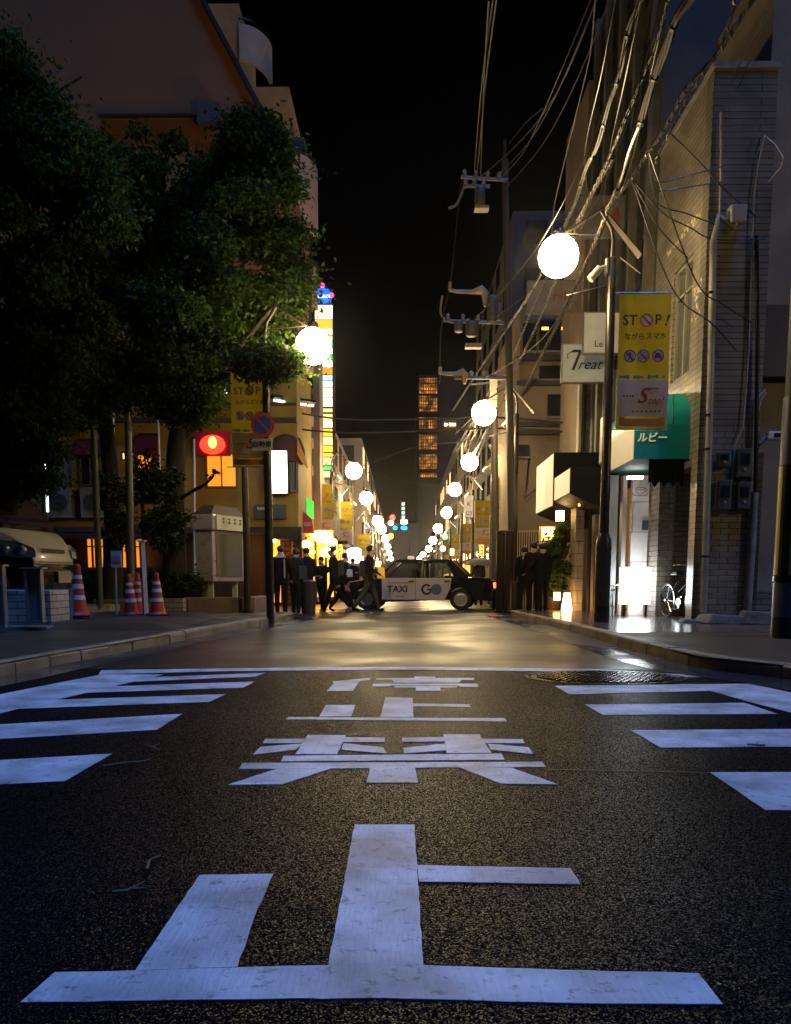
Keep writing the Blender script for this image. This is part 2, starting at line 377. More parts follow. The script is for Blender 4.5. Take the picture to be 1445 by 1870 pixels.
paint('road_character_halt', [
    [(527, 1310), (922, 1312), (926, 1318), (522, 1314)],
    [(595, 1288), (649, 1288), (641, 1309), (583, 1309)],
    [(704, 1274), (754, 1275), (755, 1310), (695, 1310)],
    [(755, 1285), (858, 1287), (860, 1292), (755, 1290)]])
paint('road_character_pause', [
    [(607, 1245), (676, 1238), (676, 1242), (656, 1245), (645, 1262), (597, 1262), (610, 1248)],
    [(687, 1239), (866, 1238), (866, 1242), (687, 1242)],
    [(716, 1242), (843, 1242), (838, 1247), (720, 1247)], [(757, 1236), (795, 1236), (795, 1240), (757, 1240)],
    [(681, 1249), (872, 1249), (874, 1255), (842, 1255), (836, 1252), (715, 1252), (710, 1254), (680, 1254)],
    [(720, 1253), (836, 1253), (834, 1256), (720, 1256)], [(760, 1256), (804, 1256), (806, 1262), (759, 1262)]])
paint('stop_line', [[(185, 1224), (500, 1220), (735, 1218), (1090, 1222), (1320, 1237), (1250, 1237), (1080, 1227), (735, 1223), (400, 1226), (180, 1232)]])
for P in ([(-380, 1445), (-60, 1392), (205, 1377), (118, 1427), (-60, 1436), (-420, 1470)],
          [(-240, 1345), (-60, 1327), (333, 1304), (286, 1333), (0, 1350), (-280, 1370)],
          [(80, 1279), (413, 1268), (382, 1282), (0, 1296), (-20, 1290)],
          [(170, 1255), (465, 1245), (445, 1256), (110, 1267)],
          [(255, 1238), (486, 1229), (465, 1236), (225, 1246)],
          [(1297, 1411), (1700, 1411), (1800, 1480), (1398, 1480)],
          [(1152, 1334), (1570, 1331), (1640, 1362), (1207, 1366)],
          [(1068, 1287), (1360, 1284), (1420, 1304), (1102, 1306)],
          [(1014, 1253), (1255, 1250), (1300, 1262), (1040, 1268)]):
    paint('crosswalk_stripe', [P])
paint('side_line', [[(185, 1232), (300, 1232), (70, 1286), (-60, 1318), (-200, 1318), (-60, 1280)]], z=.0013)
paint('side_line', [[(1255, 1250), (1370, 1249), (1560, 1290), (1680, 1330), (1500, 1316), (1380, 1285)]], z=.0013)
# twigs and dry leaves on the road
M_TWIG = mat('dry_twig', (.20, .13, .06), .7)
for (pts, lab) in (([(186, 1399), (225, 1393), (262, 1390), (276, 1386)], 'long dry twig lying beside the left crosswalk stripes'),
                   ([(267, 1361), (278, 1364), (291, 1370)], 'short dry twig above the long one near the left stripes'),
                   ([(268, 1587), (272, 1572), (292, 1563)], 'bent pale twig on the dark asphalt above the big left stroke'),
                   ([(205, 1628), (232, 1626), (240, 1622), (268, 1622)], 'flat brown twig left of the big painted character'),
                   ([(1365, 1359), (1380, 1360), (1398, 1361)], 'dark twig on the blue-lit right crosswalk stripe')):
    m = MB(); P = [G(x, y, .009) for x, y in pts]; m.tube(P, [.004, .005, .005, .002][:len(P)], 5)
    a = P[len(P) // 2]; m.tube([a, a + Vector((.03, .03, .01))], [.003, .001], 4)
    m.build('twig', M_TWIG, tag=(lab, 'twig', 'twigs fallen on the asphalt'))
# manhole
def manhole():
    c = G(1105, 1237); a = G(955, 1237); rx = (c - a).length * .98; ry = (G(1105, 1226).y - G(1105, 1251).y) / 2
    root = thing('manhole_cover', (c.x, c.y, 0), 'large wet iron manhole cover with raised grid by the right crosswalk', 'manhole cover')
    M_I = mat('wet_iron', (.03, .028, .026), .25, .7, var=.4, vscale=6, bump=.2, bscale=40)
    def ring(r0, r1, z0, z1, name, mt):
        m = MB(); n = 48; V = []
        for k in range(n):
            q = 2 * math.pi * k / n; ca, sa = math.cos(q), math.sin(q)
            V += [(r0 * ca * rx, r0 * sa * ry, z0), (r0 * ca * rx, r0 * sa * ry, z1), (r1 * ca * rx, r1 * sa * ry, z1), (r1 * ca * rx, r1 * sa * ry, z0)]
        F = []
        for k in range(n):
            j = (k + 1) % n
            for t in range(3): F.append((4 * k + t, 4 * j + t, 4 * j + t + 1, 4 * k + t + 1))
        m.add(V, F); return m.build(name, mt, root)
    ring(.95, 1.0, -.01, .005, 'frame', M_I)
    m = MB(); m.add([(.92 * rx * math.cos(k / 48 * 2 * math.pi), .92 * ry * math.sin(k / 48 * 2 * math.pi), .003) for k in range(48)], [tuple(range(48))])
    for i in range(-13, 14):
        for j in range(-9, 10):
            x = i * .055 + (.027 if j % 2 else 0); y = j * .052
            if (x / rx) ** 2 + (y / ry) ** 2 < .72: m.box((x, y, .009), (.034, .028, .010))
    m.build('cover', M_I, root)
manhole()
# seam across the asphalt
m = MB(); P = [G(x, y, .002) for x, y in ((1000, 1404), (1150, 1407), (1300, 1410), (1500, 1412))]
m.prism([(p.x, p.y, .0006) for p in P] + [(p.x, p.y - .012, .0006) for p in P[::-1]], (0, 0, .0008)); struct(m, 'road_seam', mat('tar', (.006, .006, .006), .5))
# ================================================================== STREET LAMPS
def pxbox(mb, x0, x1, y0, y1, Y, d, mi=0):
    a = at(x0, y1, Y); b = at(x1, y0, Y); mb.bb(a.x, b.x, Y, Y + d, a.z, b.z, mi); return a, b
def lamp_proto():
    r = thing('street_lamp', (0, 0, 0), '', 'street lamp', 'globe street lamps lining the street')
    MP = mat('lamp_post_metal', (.045, .036, .028), .3, .5, var=.3)
    m = MB(); m.lathe([(.19, 0), (.19, .04), (.135, .07), (.135, 1.55), (.125, 1.68), (.085, 1.78)], n=20); m.build('pole_sleeve', MP, r, smooth=True)
    m = MB(); m.lathe([(.082, 1.7), (.074, 6.3), (.05, 6.33)], n=18); m.build('pole', MP, r, smooth=True)
    m = MB(); m.tube([(0, 0, 6.3), (.01, 0, 6.6), (-.02, 0, 6.78), (-.2, 0, 7.06)], .034, 10); m.build('neck', MP, r, smooth=True)
    for sx, L_ in ((-1, .62), (1, .66)):
        m = MB(); a = Vector((-.2, 0, 7.1)); b = a + Vector((sx * L_, 0, -.76 if sx > 0 else -.40))
        d = (b - a); n = Vector((0, 0, 1)).cross(Vector((0, 1, 0))); up = d.cross(Vector((0, 1, 0))).normalized() * .02
        m.add([a + Vector((0, -.05, 0)), a + Vector((0, .05, 0)), b + Vector((0, .11, 0)), b + Vector((0, -.11, 0))] +
              [q + up for q in (a + Vector((0, -.05, 0)), a + Vector((0, .05, 0)), b + Vector((0, .11, 0)), b + Vector((0, -.11, 0)))],
              [(0, 1, 2, 3), (7, 6, 5, 4), (0, 3, 7, 4), (1, 5, 6, 2), (0, 4, 5, 1), (3, 2, 6, 7)])
        m.build('wing', MP, r)
    m = MB(); m.ball((-.9, 0, 6.35), .33, 24, 14); m.build('globe', M_GLOBE, r, smooth=True)
    m = MB(); m.lathe([(.05, 6.80), (.10, 6.76), (.12, 6.67), (.12, 6.65)], (-.9, 0, 0), 14); m.build('globe_cap', MP, r, smooth=True)
    m = MB(); m.tube([(-.83, 0, 6.72), (0, 0, 6.66)], .012, 6); m.build('brace', MP, r)
    m = MB(); m.tube([(-.75, 0, 5.72), (-.07, 0, 5.88)], .013, 6); m.build('brace', MP, r)
    m = MB(); m.tube([(-.36, 0, 5.98), (-.2, 0, 6.16)], .065, 10); m.tube([(-.2, 0, 6.16), (-.09, 0, 6.2)], .03, 8); m.box((-.09, 0, 6.18), (.03, .12, .26)); m.build('spotlight', mat('lamp_steel', (.6, .58, .5), .3, .8), r, smooth=True, smooth_angle=R(30))
    return r
LP = lamp_proto()
def lamp_at(gx, gy, Y, side, label, first=[True]):
    g = at(gx, gy, Y)
    o = LP if first[0] else copy_tree(LP); first[0] = False
    o['label'] = label; o['group'] = 'globe street lamps lining the street'
    o.rotation_euler.z = 0 if side > 0 else math.pi
    o.location = (g.x + .9 * side, Y, g.z - 6.35)
    return o
L_R = [(1020, 468, 14.0, 'tall globe street lamp between the phone-warning banner and the Treat sign, nearest on the right'),
       (884, 754, 22.5, 'second lit globe street lamp on the right, below the cable bundles'),
       (858, 844, 32, 'third lit globe street lamp from the camera on the right kerb'),
       (831, 894, 40, 'fourth lit globe street lamp from the camera on the right kerb'),
       (816, 936, 49, 'fifth lit globe street lamp from the camera on the right kerb'),
       (800, 965, 59, 'sixth lit globe street lamp from the camera on the right kerb'),
       (791, 987, 71, 'seventh lit globe street lamp on the right kerb above the taxi roof'),
       (783, 1002, 85, 'eighth lit globe street lamp on the right kerb, small and far'),
       (773, 1012, 102, 'ninth lit globe street lamp on the right kerb, tiny and far'),
       (766, 1020, 122, 'farthest lit globe street lamp of the right row')]
L_L = [(572, 632, 15.6, 'tall globe street lamp on the left, close to the tree leaves'),
       (646, 860, 33, 'second lit globe street lamp from the camera on the left kerb'),
       (669, 910, 41, 'third lit globe street lamp from the camera on the left kerb'),
       (690, 952, 50, 'fourth lit globe street lamp from the camera on the left kerb'),
       (697, 966, 59, 'fifth lit globe street lamp from the camera on the left kerb'),
       (704, 984, 71, 'sixth lit globe street lamp from the camera on the left kerb'),
       (708, 998, 85, 'seventh lit globe street lamp on the left kerb, small and far'),
       (711, 1010, 102, 'eighth lit globe street lamp on the left kerb, tiny and far'),
       (714, 1020, 122, 'farthest lit globe street lamp of the left row')]
lamps_r = [lamp_at(a, b, c, 1, d) for a, b, c, d in L_R]
lamps_l = []
lamps_l += [lamp_at(a, b, c, -1, d) for a, b, c, d in L_L]

for c_ in kids(lamps_l[0]):
    if c_.name.startswith('pole_sleeve'): bpy.data.objects.remove(c_)
m = MB(); m.lathe([(.12, 0.85), (.12, .98), (.078, 1.0), (.078, 1.75)], n=16); m.build('pole_sleeve', mat('lamp_post_metal', (.045, .036, .028)), lamps_l[0], smooth=True, smooth_angle=R(40))
o = copy_tree(LP); o['label'] = 'added unseen globe street lamp by the crossing, outside the picture to the right'; o.location = (13.5, 7.5, 0)  # unseen lamp, added to warm the brick wall
# ================================================================== BANNERS
M_YEL = mat('banner_yellow', (.40, .32, .016), .7, transl=.6, var=.12, vscale=2)
M_BWH = mat('banner_white', (.72, .62, .62), .7, transl=.4)
M_INK = mat('ink_black', (.02, .02, .03), .7)
M_RED = mat('ink_red', (.42, .03, .04), .7)
M_TEAL = mat('ink_teal', (.02, .25, .32), .7)
M_PUR = mat('ink_purple', (.16, .07, .30), .7)
M_ORG = mat('ink_orange', (.65, .24, .04), .7)
def banner_proto():
    r = thing('banner', (0, 0, 0), '', 'banner', 'yellow phone-warning banners on the lamp posts')
    W, H = .87, 2.2; nx, nz = 12, 30
    def yy(x, z): return .018 * math.sin(x * 9 + z * 1.3) + .012 * math.sin(z * 5)
    def sheet(x0, x1, z0, z1, off, name, mt, par):
        V = []; F = []
        for j in range(nz + 1):
            for i in range(nx + 1):
                x = x0 + (x1 - x0) * i / nx; z = z0 + (z1 - z0) * j / nz; V.append((x, yy(x, z) - off, z))
        for j in range(nz):
            for i in range(nx): a = j * (nx + 1) + i; F.append((a, a + 1, a + nx + 2, a + nx + 1))
        m = MB(); m.add(V, F); return m.build(name, mt, par, smooth=True)
    cl = sheet(0, W, -H, 0, 0, 'cloth', M_YEL, r)
    sheet(.012, W - .012, -1.99, -1.40, .004, 'white_panel', M_BWH, cl)
    def bend(o):
        for v in o.data.vertices: v.co.y += yy(v.co.x, v.co.z) - .012
    def tx(body, x, z, s, mt, **k):
        o = text_mesh('lettering', body, s, mt, cl, (x, 0, z), depth=.001, **k); bend(o); return o
    tx('ST', .185, -.43, .235, M_INK, bold=.003); tx('P', .65, -.43, .235, M_INK, bold=.003); tx('!', .785, -.43, .25, M_INK, bold=.006, shear=.35)
    def roundel(cx, cz, rr, ink, icon):
        m = MB(); n = 24
        m.add([(cx + rr * .9 * math.cos(k / n * 6.2832), yy(cx, cz) - .012, cz + rr * .9 * math.sin(k / n * 6.2832)) for k in range(n)], [tuple(range(n))], 0)
        V = []; F = []
        for k in range(n):
            q = k / n * 6.2832
            for rad in (rr * .82, rr): V.append((cx + rad * math.cos(q), yy(cx, cz) - .016, cz + rad * math.sin(q)))
        for k in range(n): j = (k + 1) % n; F.append((2 * k, 2 * k + 1, 2 * j + 1, 2 * j))
        m.add(V, F, 1)
        d = Matrix.Rotation(R(45), 3, 'Y'); m.box((cx, yy(cx, cz) - .017, cz), (rr * 1.8, .002, rr * .2), d, 1)
        y = yy(cx, cz) - .0145
        if icon == 1:   # walking figure
            m.ball((cx, y, cz + rr * .5), rr * .16, 8, 6, 2, (1, .05, 1)); m.box((cx, y, cz + .1 * rr), (rr * .3, .001, rr * .6), None, 2)
            for sgn in (-1, 1): m.box((cx + sgn * rr * .2, y, cz - rr * .42), (rr * .16, .001, rr * .6), Matrix.Rotation(-sgn * .5, 3, 'Y'), 2); m.box((cx + sgn * rr * .3, y, cz + rr * .12), (rr * .5, .001, rr * .12), Matrix.Rotation(sgn * .6, 3, 'Y'), 2)
        if icon == 2:   # bicycle
            for sgn in (-1, 1):
                V = []; F = []
                for k in range(14):
                    q = k / 14 * 6.2832
                    for rad in (rr * .2, rr * .3): V.append((cx + sgn * rr * .35 + rad * math.cos(q), y, cz - rr * .2 + rad * math.sin(q)))
                for k in range(14): j = (k + 1) % 14; F.append((2 * k, 2 * k + 1, 2 * j + 1, 2 * j))
                m.add(V, F, 2)
            m.box((cx, y, cz + .05 * rr), (rr * .7, .001, rr * .1), Matrix.Rotation(.4, 3, 'Y'), 2); m.box((cx + .1 * rr, y, cz + .35 * rr), (rr * .15, .001, rr * .5), None, 2)
        if icon == 3:   # car
            m.box((cx, y, cz - .12 * rr), (rr * 1.2, .001, rr * .4), None, 2); m.box((cx, y, cz + .25 * rr), (rr * .7, .001, rr * .4), None, 2, .6)
            for sgn in (-1, 1): m.ball((cx + sgn * rr * .38, y, cz - .35 * rr), rr * .18, 8, 6, 2, (1, .05, 1))
        m.build('symbol', [M_BWH, ink, M_PUR], cl)
    roundel(.455, -.43, .11, M_RED, 0)
    roundel(.205, -1.0, .105, M_PUR, 1); roundel(.435, -1.0, .105, M_PUR, 2); roundel(.675, -1.0, .105, M_PUR, 3)
    tx('ながらスマホ', .45, -.69, .118, M_INK, bold=.002)
    tx('S', .42, -1.66, .36, M_RED, shear=.35, bold=.002, sx=1.05); tx('top!', .655, -1.74, .155, M_RED, shear=.35)
    m = MB()
    for i in range(13):
        if i % 4 != 3: m.box((.06 + i * .06, yy(.06 + i * .06, -1.35) - .008, -1.345), (.05, .002, .035 + .012 * (i % 3)))
    m.build('small_print', M_TEAL, cl)
    m = MB()
    for i in range(7): m.box((.28 + i * .075, -.03, -1.915), (.028, .002, .028))
    for i in range(4): m.box((.12 + i * .05, -.03, -1.66), (.03, .002, .025)); m.box((.58 + i * .05, -.03, -1.54), (.03, .002, .022))
    m.build('small_print', M_INK, cl)
    m = MB(); m.box((.435, -.03, -2.1), (.62, .004, .13)); 
    for sgn in (-1, 1): m.box((.435 + sgn * .34, -.026, -2.08), (.1, .004, .15))
    m.build('ribbon', M_ORG, cl)
    m = MB(); m.tube([(-.14, 0, .02), (W + .02, 0, .02)], .014, 8); m.build('top_rod', M_STEEL, r)
    m = MB(); m.tube([(-.14, 0, -H - .01), (W + .02, 0, -H - .01)], .012, 8); m.build('bottom_rod', M_STEEL, r)
    return r
BP = banner_proto()
def banner_at(x, y, Y, s, label, first=[True]):
    p = at(x, y, Y); o = BP if first[0] else copy_tree(BP); first[0] = False
    o.location = p; o.scale = (s, s, s); o['label'] = label; o['group'] = 'yellow phone-warning banners on the lamp posts'; return o
banner_at(1132, 537, 14.0, 1.0, 'big yellow STOP banner on the nearest right lamp post, above the green awning')
banner_at(421, 681, 15.6, .79, 'yellow STOP banner in the shade of the tree behind the no-parking sign')
banner_at(569, 886, 32.7, .98, 'bright orange-lit STOP banner under the tall column of lit signs')
banner_at(611, 916, 40.5, 1.0, 'glowing orange banner second along the left lamp posts, beside the lit column')
banner_at(904, 873, 31.9, .86, 'dim olive STOP banner just left of the tall utility pole')
banner_at(868, 915, 40, .93, 'bright yellow STOP banner above the taxi boot, between two dimmer ones')
banner_at(843, 957, 49, .80, 'yellow banner with white lower half over the taxi rear window')
banner_at(822, 976, 59, .8, 'small brownish banner beyond the taxi on the right side')
banner_at(808, 990, 71, .8, 'tiny yellow banner farthest down the right side')
banner_at(652, 976, 49, .9, 'brown dim banner on the left behind the walking man')

# ================================================================== RIGHT: WHITE BRICK BUILDING
WB = brick_mat('white_glazed_brick', (.40, .35, .28), (.30, .265, .21), (.045, .038, .03), .30, .104, .007, rough=.28, bump=.8)
WB2 = brick_mat('white_tile_course', (.27, .24, .20), (.22, .195, .16), (.03, .026, .02), 1.6, .104, .007, rough=.35, bump=.8)
FX = 5.2
cb = at(1262, 1138, 14.3); YB = 14.3; FX = at(1264, 1100, YB).x
top = at(1308, 123, YB).z; rx = at(1398, 600, YB).x
b = thing('brick_building', (FX, YB, 0), 'white glazed brick building with a green awning at the right', 'building')
YE, YO0, YO1 = 17.1, 14.62, 16.35
zo = 3.0
wx0, wx1 = 14.95, 15.95; wz0, wz1 = at(1240, 690, 15.4).z, at(1262, 470, 15.2).z
m = MB()
D = 3.5
# street face pieces around opening and window; front face
m.bb(FX, FX + .30, YB + .004, YO0, 0, zo)                       # near pier
m.bb(FX, FX + .30, YO1, YE, 0, zo)                       # far pier
m.bb(FX, FX + .30, YB + .004, YE, zo + .001, wz0)
m.bb(FX, FX + .30, YB + .004, wx0, wz0 + .001, wz1); m.bb(FX, FX + .30, wx1, YE, wz0 + .001, wz1)
m.bb(FX, FX + .30, YB + .004, YE, wz1 + .001, top - .02)
m.bb(FX + .30, FX + 2.6, YE - .2, YE, 0, top - .02)
m.build('street_wall', WB, b, world=True)
m = MB(); m.bb(FX - .002, rx, YB, YB + .0035, 0, at(1330, 780, YB).z); m.bb(FX + .302, rx, YB + .0036, YE - .21, 0, .1); m.bb(FX+.302, rx, YB + .0036, YB + .3, .1, top * .6); m.build('front_wall', WB, b, world=True)
m = MB(); m.bb(FX - .002, rx, YB, YB + .3, at(1330, 780, YB).z + .001, top); m.build('upper_front_wall', WB2, b, world=True)
m = MB(); m.bb(FX - .03, rx + .02, YB - .03, YE, top + .001, top + .08); m.build('coping', M_CONC, b, world=True)
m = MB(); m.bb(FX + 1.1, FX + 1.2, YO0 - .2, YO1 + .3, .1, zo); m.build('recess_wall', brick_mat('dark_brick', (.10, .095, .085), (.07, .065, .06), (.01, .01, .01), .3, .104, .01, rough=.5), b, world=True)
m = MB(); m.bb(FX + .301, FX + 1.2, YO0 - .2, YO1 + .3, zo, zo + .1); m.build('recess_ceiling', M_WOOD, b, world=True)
wn_ = MB(); wn_.bb(FX + .10, FX + .14, wx0, wx1, wz0, wz1); w = wn_.build('window', mat('window_glass_grey', (.10, .105, .09), .12, spec=.9), b, world=True)
m = MB()
for (a0, a1, c0, c1) in ((wx0, wx0 + .05, wz0, wz1), (wx1 - .05, wx1, wz0, wz1), (15.42, 15.47, wz0, wz1), (wx0 + .05, wx1 - .05, wz0, wz0 + .05), (wx0 + .05, wx1 - .05, wz1 - .05, wz1), (wx0 + .05, wx1 - .05, wz1 - .55, wz1 - .5)):
    m.bb(FX + .05, FX + .098, a0, a1, c0, c1)
m.build('frame', mat('window_frame_grey', (.28, .27, .22), .5), w, world=True)
# mosaic picture tiles by the window
m = MB()
M_MOS = [mat('mosaic_violet', (.35, .2, .6), .3), mat('mosaic_gold', (.8, .65, .15), .3), mat('mosaic_white', (.8, .8, .7), .3)]
for i in range(42):
    y = random.uniform(14.45, 14.9); z = at(1272, random.uniform(520, 590), 14.7).z; m.bb(FX - .006, FX, y, y + .05, z, z + .05, i % 3)
for i in range(22):
    y = random.uniform(14.5, 16.6); z = at(1250, 428, 15.5).z + random.uniform(-.06, .06); m.bb(FX - .006, FX, y, y + .05, z, z + .05, 1 + i % 2)
settag(m.build('mosaic', M_MOS, b, world=True), kind='stuff')
# downpipe
def pipe(name, pts, r, mt, label, cat='pipe', group=None, collars=()):
    m = MB(); m.tube(pts, r, 10); o = m.build(name, mt, None, smooth=True, tag=(label, cat, group))
    return o
M_CREAM = mat('cream_pipe', (.42, .38, .28), .4, var=.4, vscale=2)
P = [at(1313, 395, YB - .12), at(1303, 440, YB - .12), at(1298, 700, YB - .12), at(1292, 900, YB - .12), at(1285, 1118, YB - .12)]
dp = thing('downpipe', (P[-1].x, P[-1].y, P[-1].z), 'cream plastic downpipe on the corner of the white brick wall', 'downpipe')
m = MB(); m.tube([P[1], P[2], P[3], P[4]], .058, 14); m.tube([at(1345, 420, YB - .12), P[0], P[1]], .05, 10); m.build('pipe', M_CREAM, dp, world=True, smooth=True)
for yy_ in (535, 758, 820, 1016):
    q = at(1300 - (yy_ - 440) * .021, yy_, YB - .12); m = MB(); m.lathe([(.066, -.015), (.066, .015)], q, 14); m.build('collar', M_DARKMETAL, dp, world=True)
m = MB(); a = at(1346, 395, YB - .14); m.box(a + Vector((0, 0, .02)), (.24, .2, .26), None, 0, 1.15); m.tube([a - Vector((0, 0, .1)), at(1340, 420, YB - .13)], .04, 8); m.build('rain_hopper', mat('hopper_plastic', (.42, .41, .36), .4), dp, world=True, bevel=.02)
for k, (pts, r, mt, lb) in enumerate([
    ([at(1317, 205, 14.22), at(1317, 320, 14.22), at(1315, 390, 14.22)], .02, M_CREAM, 'thin vertical conduit near the top of the brick corner'),
    ([at(1397, 247, 14.2), at(1415, 262, 14.0), at(1431, 286, 13.9), at(1427, 305, 14.0), at(1403, 332, 14.2)], .008, mat('pale_cable', (.5, .48, .42), .5), 'pale looped cable hanging off the top right of the brick tower'),
    ([at(1397, 247, 14.24), at(1385, 300, 14.24), at(1377, 360, 14.24), at(1373, 470, 14.24), at(1368, 640, 14.24), at(1361, 740, 14.24), at(1357, 780, 14.24), at(1342, 815, 14.24), at(1337, 880, 14.24)], .012, mat('pale_cable', (.5, .48, .42), .5), 'pale cable running down the brick wall to the meters'),
    ([at(1398, 712, 14.26), at(1385, 725, 14.26), at(1374, 750, 14.26), at(1371, 880, 14.26)], .02, M_CREAM, 'bent conduit left of its twin above the meter boxes'),
    ([at(1400, 716, 14.22), at(1390, 730, 14.22), at(1384, 752, 14.22), at(1381, 900, 14.22)], .016, M_CREAM, 'bent conduit nearest the beige wall above the meter boxes'),
    ([at(1379, 900, 14.2), at(1374, 1000, 14.2), at(1366, 1118, 14.2)], .06, M_CONC, 'thick grey pipe at the right end of the brick wall'),
    ([at(1382, 430, 14.2), at(1384, 640, 14.2), at(1380, 900, 14.2)], .035, M_DARKMETAL, 'long dark conduit beside the brick tower edge'),
    ]):
    pipe('conduit', pts, r, mt, lb, 'conduit', 'conduits and cables fixed to the brick tower')
def meter(x0, x1, y0, y1, lab):
    a, b_ = at(x0, y1, 14.2), at(x1, y0, 14.2); c = (a + b_) / 2; w_, h_ = b_.x - a.x, b_.z - a.z
    t = thing('electric_meter', (c.x, 14.28, a.z), lab, 'electric meter', 'meter boxes on the brick wall')
    MM = mat('meter_case', (.10, .10, .09), .35, var=.3)
    m = MB(); m.box((0, -.07, h_ / 2), (w_, .14, h_)); m.build('case', MM, t, bevel=.025)
    m = MB(); m.box((0, -.15, h_ * .62), (w_ * .6, .02, h_ * .4)); m.build('meter_window', M_GLASS, t, bevel=.01)
    m = MB(); m.lathe([(w_ * .12, -.165), (w_ * .1, -.17)], (0, 0, h_ * .25), 10, axis='Y'); m.build('dial', M_STEEL, t)
meter(1308, 1336, 877, 932, 'left meter box of the lower pair, with a glint on its window')
meter(1344, 1371, 880, 930, 'right meter box of the lower pair, beside the dark conduit')
meter(1344, 1373, 819, 872, 'taller dark box above the right lower meter')
meter(1309, 1334, 826, 852, 'small pale box at the upper left of the meters')
# beige wall further right
m = MB(); a = at(1382, 1128, 14.6); b2 = at(1600, 330, 14.6)
bw = thing('beige_building', (a.x, 14.6, 0), 'dim beige rendered building at the far right edge', 'building')
m.bb(rx + .01, rx + 6, 14.62, 20, 0, 11.5); m.build('wall', mat('beige_render', (.30, .24, .17), .8, var=.3, vscale=1.2, bump=.2), bw, world=True)
m = MB(); m.bb(rx + .01, rx + 4, 14.45, 14.61, 0, at(1400, 1078, 14.5).z); m.build('brick_plinth', WB, bw, world=True)
m = MB(); m.bb(rx + .01, rx + 6, 14.4, 14.61, at(1400, 690, 14.5).z, at(1400, 560, 14.5).z); m.build('fascia', mat('navy_fascia', (.035, .035, .04), .5), bw, world=True)
a = at(1412, 798, 14.3)
t = thing('security_camera', tuple(a), 'white wall-mounted security camera on the beige building', 'security camera')
m = MB(); m.box((0, -.1, 0), (.30, .16, .14)); m.build('housing', M_WHITE, t, bevel=.03)
m = MB(); m.tube([(-.2, .1, -.12), (-.2, -.05, -.08), (-.12, -.08, 0)], .035, 8); m.build('bracket', M_WHITE, t, smooth=True)
m = MB(); m.box((0, -.185, 0), (.12, .01, .07)); m.build('lens', M_GLASS, t)
# broken slab / mound at wall foot
m = MB()
for (x, y, Y, w_, d_, h_, rz) in ((1330, 1135, 13.7, 1.0, .6, .16, .1), (1400, 1140, 13.5, .9, .7, .22, -.15), (1280, 1140, 13.9, .8, .35, .07, .05)):
    p = at(x, y, Y); m.box((p.x, p.y, WALKZ + h_ / 2 - .02), (w_, d_, h_), Matrix.Rotation(rz, 3, 'Z') @ Matrix.Rotation(.06, 3, 'Y'), 0, .8)
m.build('concrete_ramp', mat('old_concrete', (.16, .13, .10), .8, var=.5, vscale=5, bump=.6, bscale=15), bevel=.03, tag=('cracked concrete ramp at the foot of the white brick wall', 'concrete ramp'))

# utility pole at right edge
up = at(1440, 1180, 10.2); 
t = thing('utility_pole', (up.x, 10.2, WALKZ), 'thick utility pole with blue and yellow-black wraps at the right edge', 'utility pole')
r0 = .175
m = MB(); m.lathe([(r0 + .03, 0), (r0 + .01, 11)], n=28); m.build('pole', mat('pole_concrete', (.03, .03, .04), .6, var=.2), t, smooth=True)
def wrap(y0, y1, mt, name, e=.012):
    z0 = at(1435, y1, 10.0).z - WALKZ; z1 = at(1435, y0, 10.0).z - WALKZ
    m = MB(); m.lathe([(r0 + .03 + e, z0), (r0 + .03 + e, z1)], n=28); return m.build(name, mt, t, smooth=True)
wrap(845, 718, mat('blue_wrap', (.09, .11, .20), .4), 'blue_band'); wrap(1128, 1065, mat('blue_wrap', (.09, .11, .20), .4), 'blue_band')
wrap(1062, 1052, M_BLACK, 'black_band', .02); wrap(1180, 1130, mat('navy_wrap', (.015, .02, .04), .4), 'base_band')
def stripes():
    z0 = at(1435, 1050, 10.0).z - WALKZ; z1 = at(1435, 846, 10.0).z - WALKZ; rr = r0 + .03 + .014
    m = MB(); n = 28; V = []; F = []; MI = []
    for j in range(2):
        for k in range(n): q = 2 * math.pi * k / n; V.append((rr * math.cos(q), rr * math.sin(q), z0 + (z1 - z0) * j))
    for k in range(n): m.add([V[k], V[(k + 1) % n], V[n + (k + 1) % n], V[n + k]], [(0, 1, 2, 3)], 0 if (k // 3) % 2 else 1)
    m.build('striped_guard', [M_BLACK, mat('hazard_yellow', (.50, .34, .03), .4)], t)
stripes()

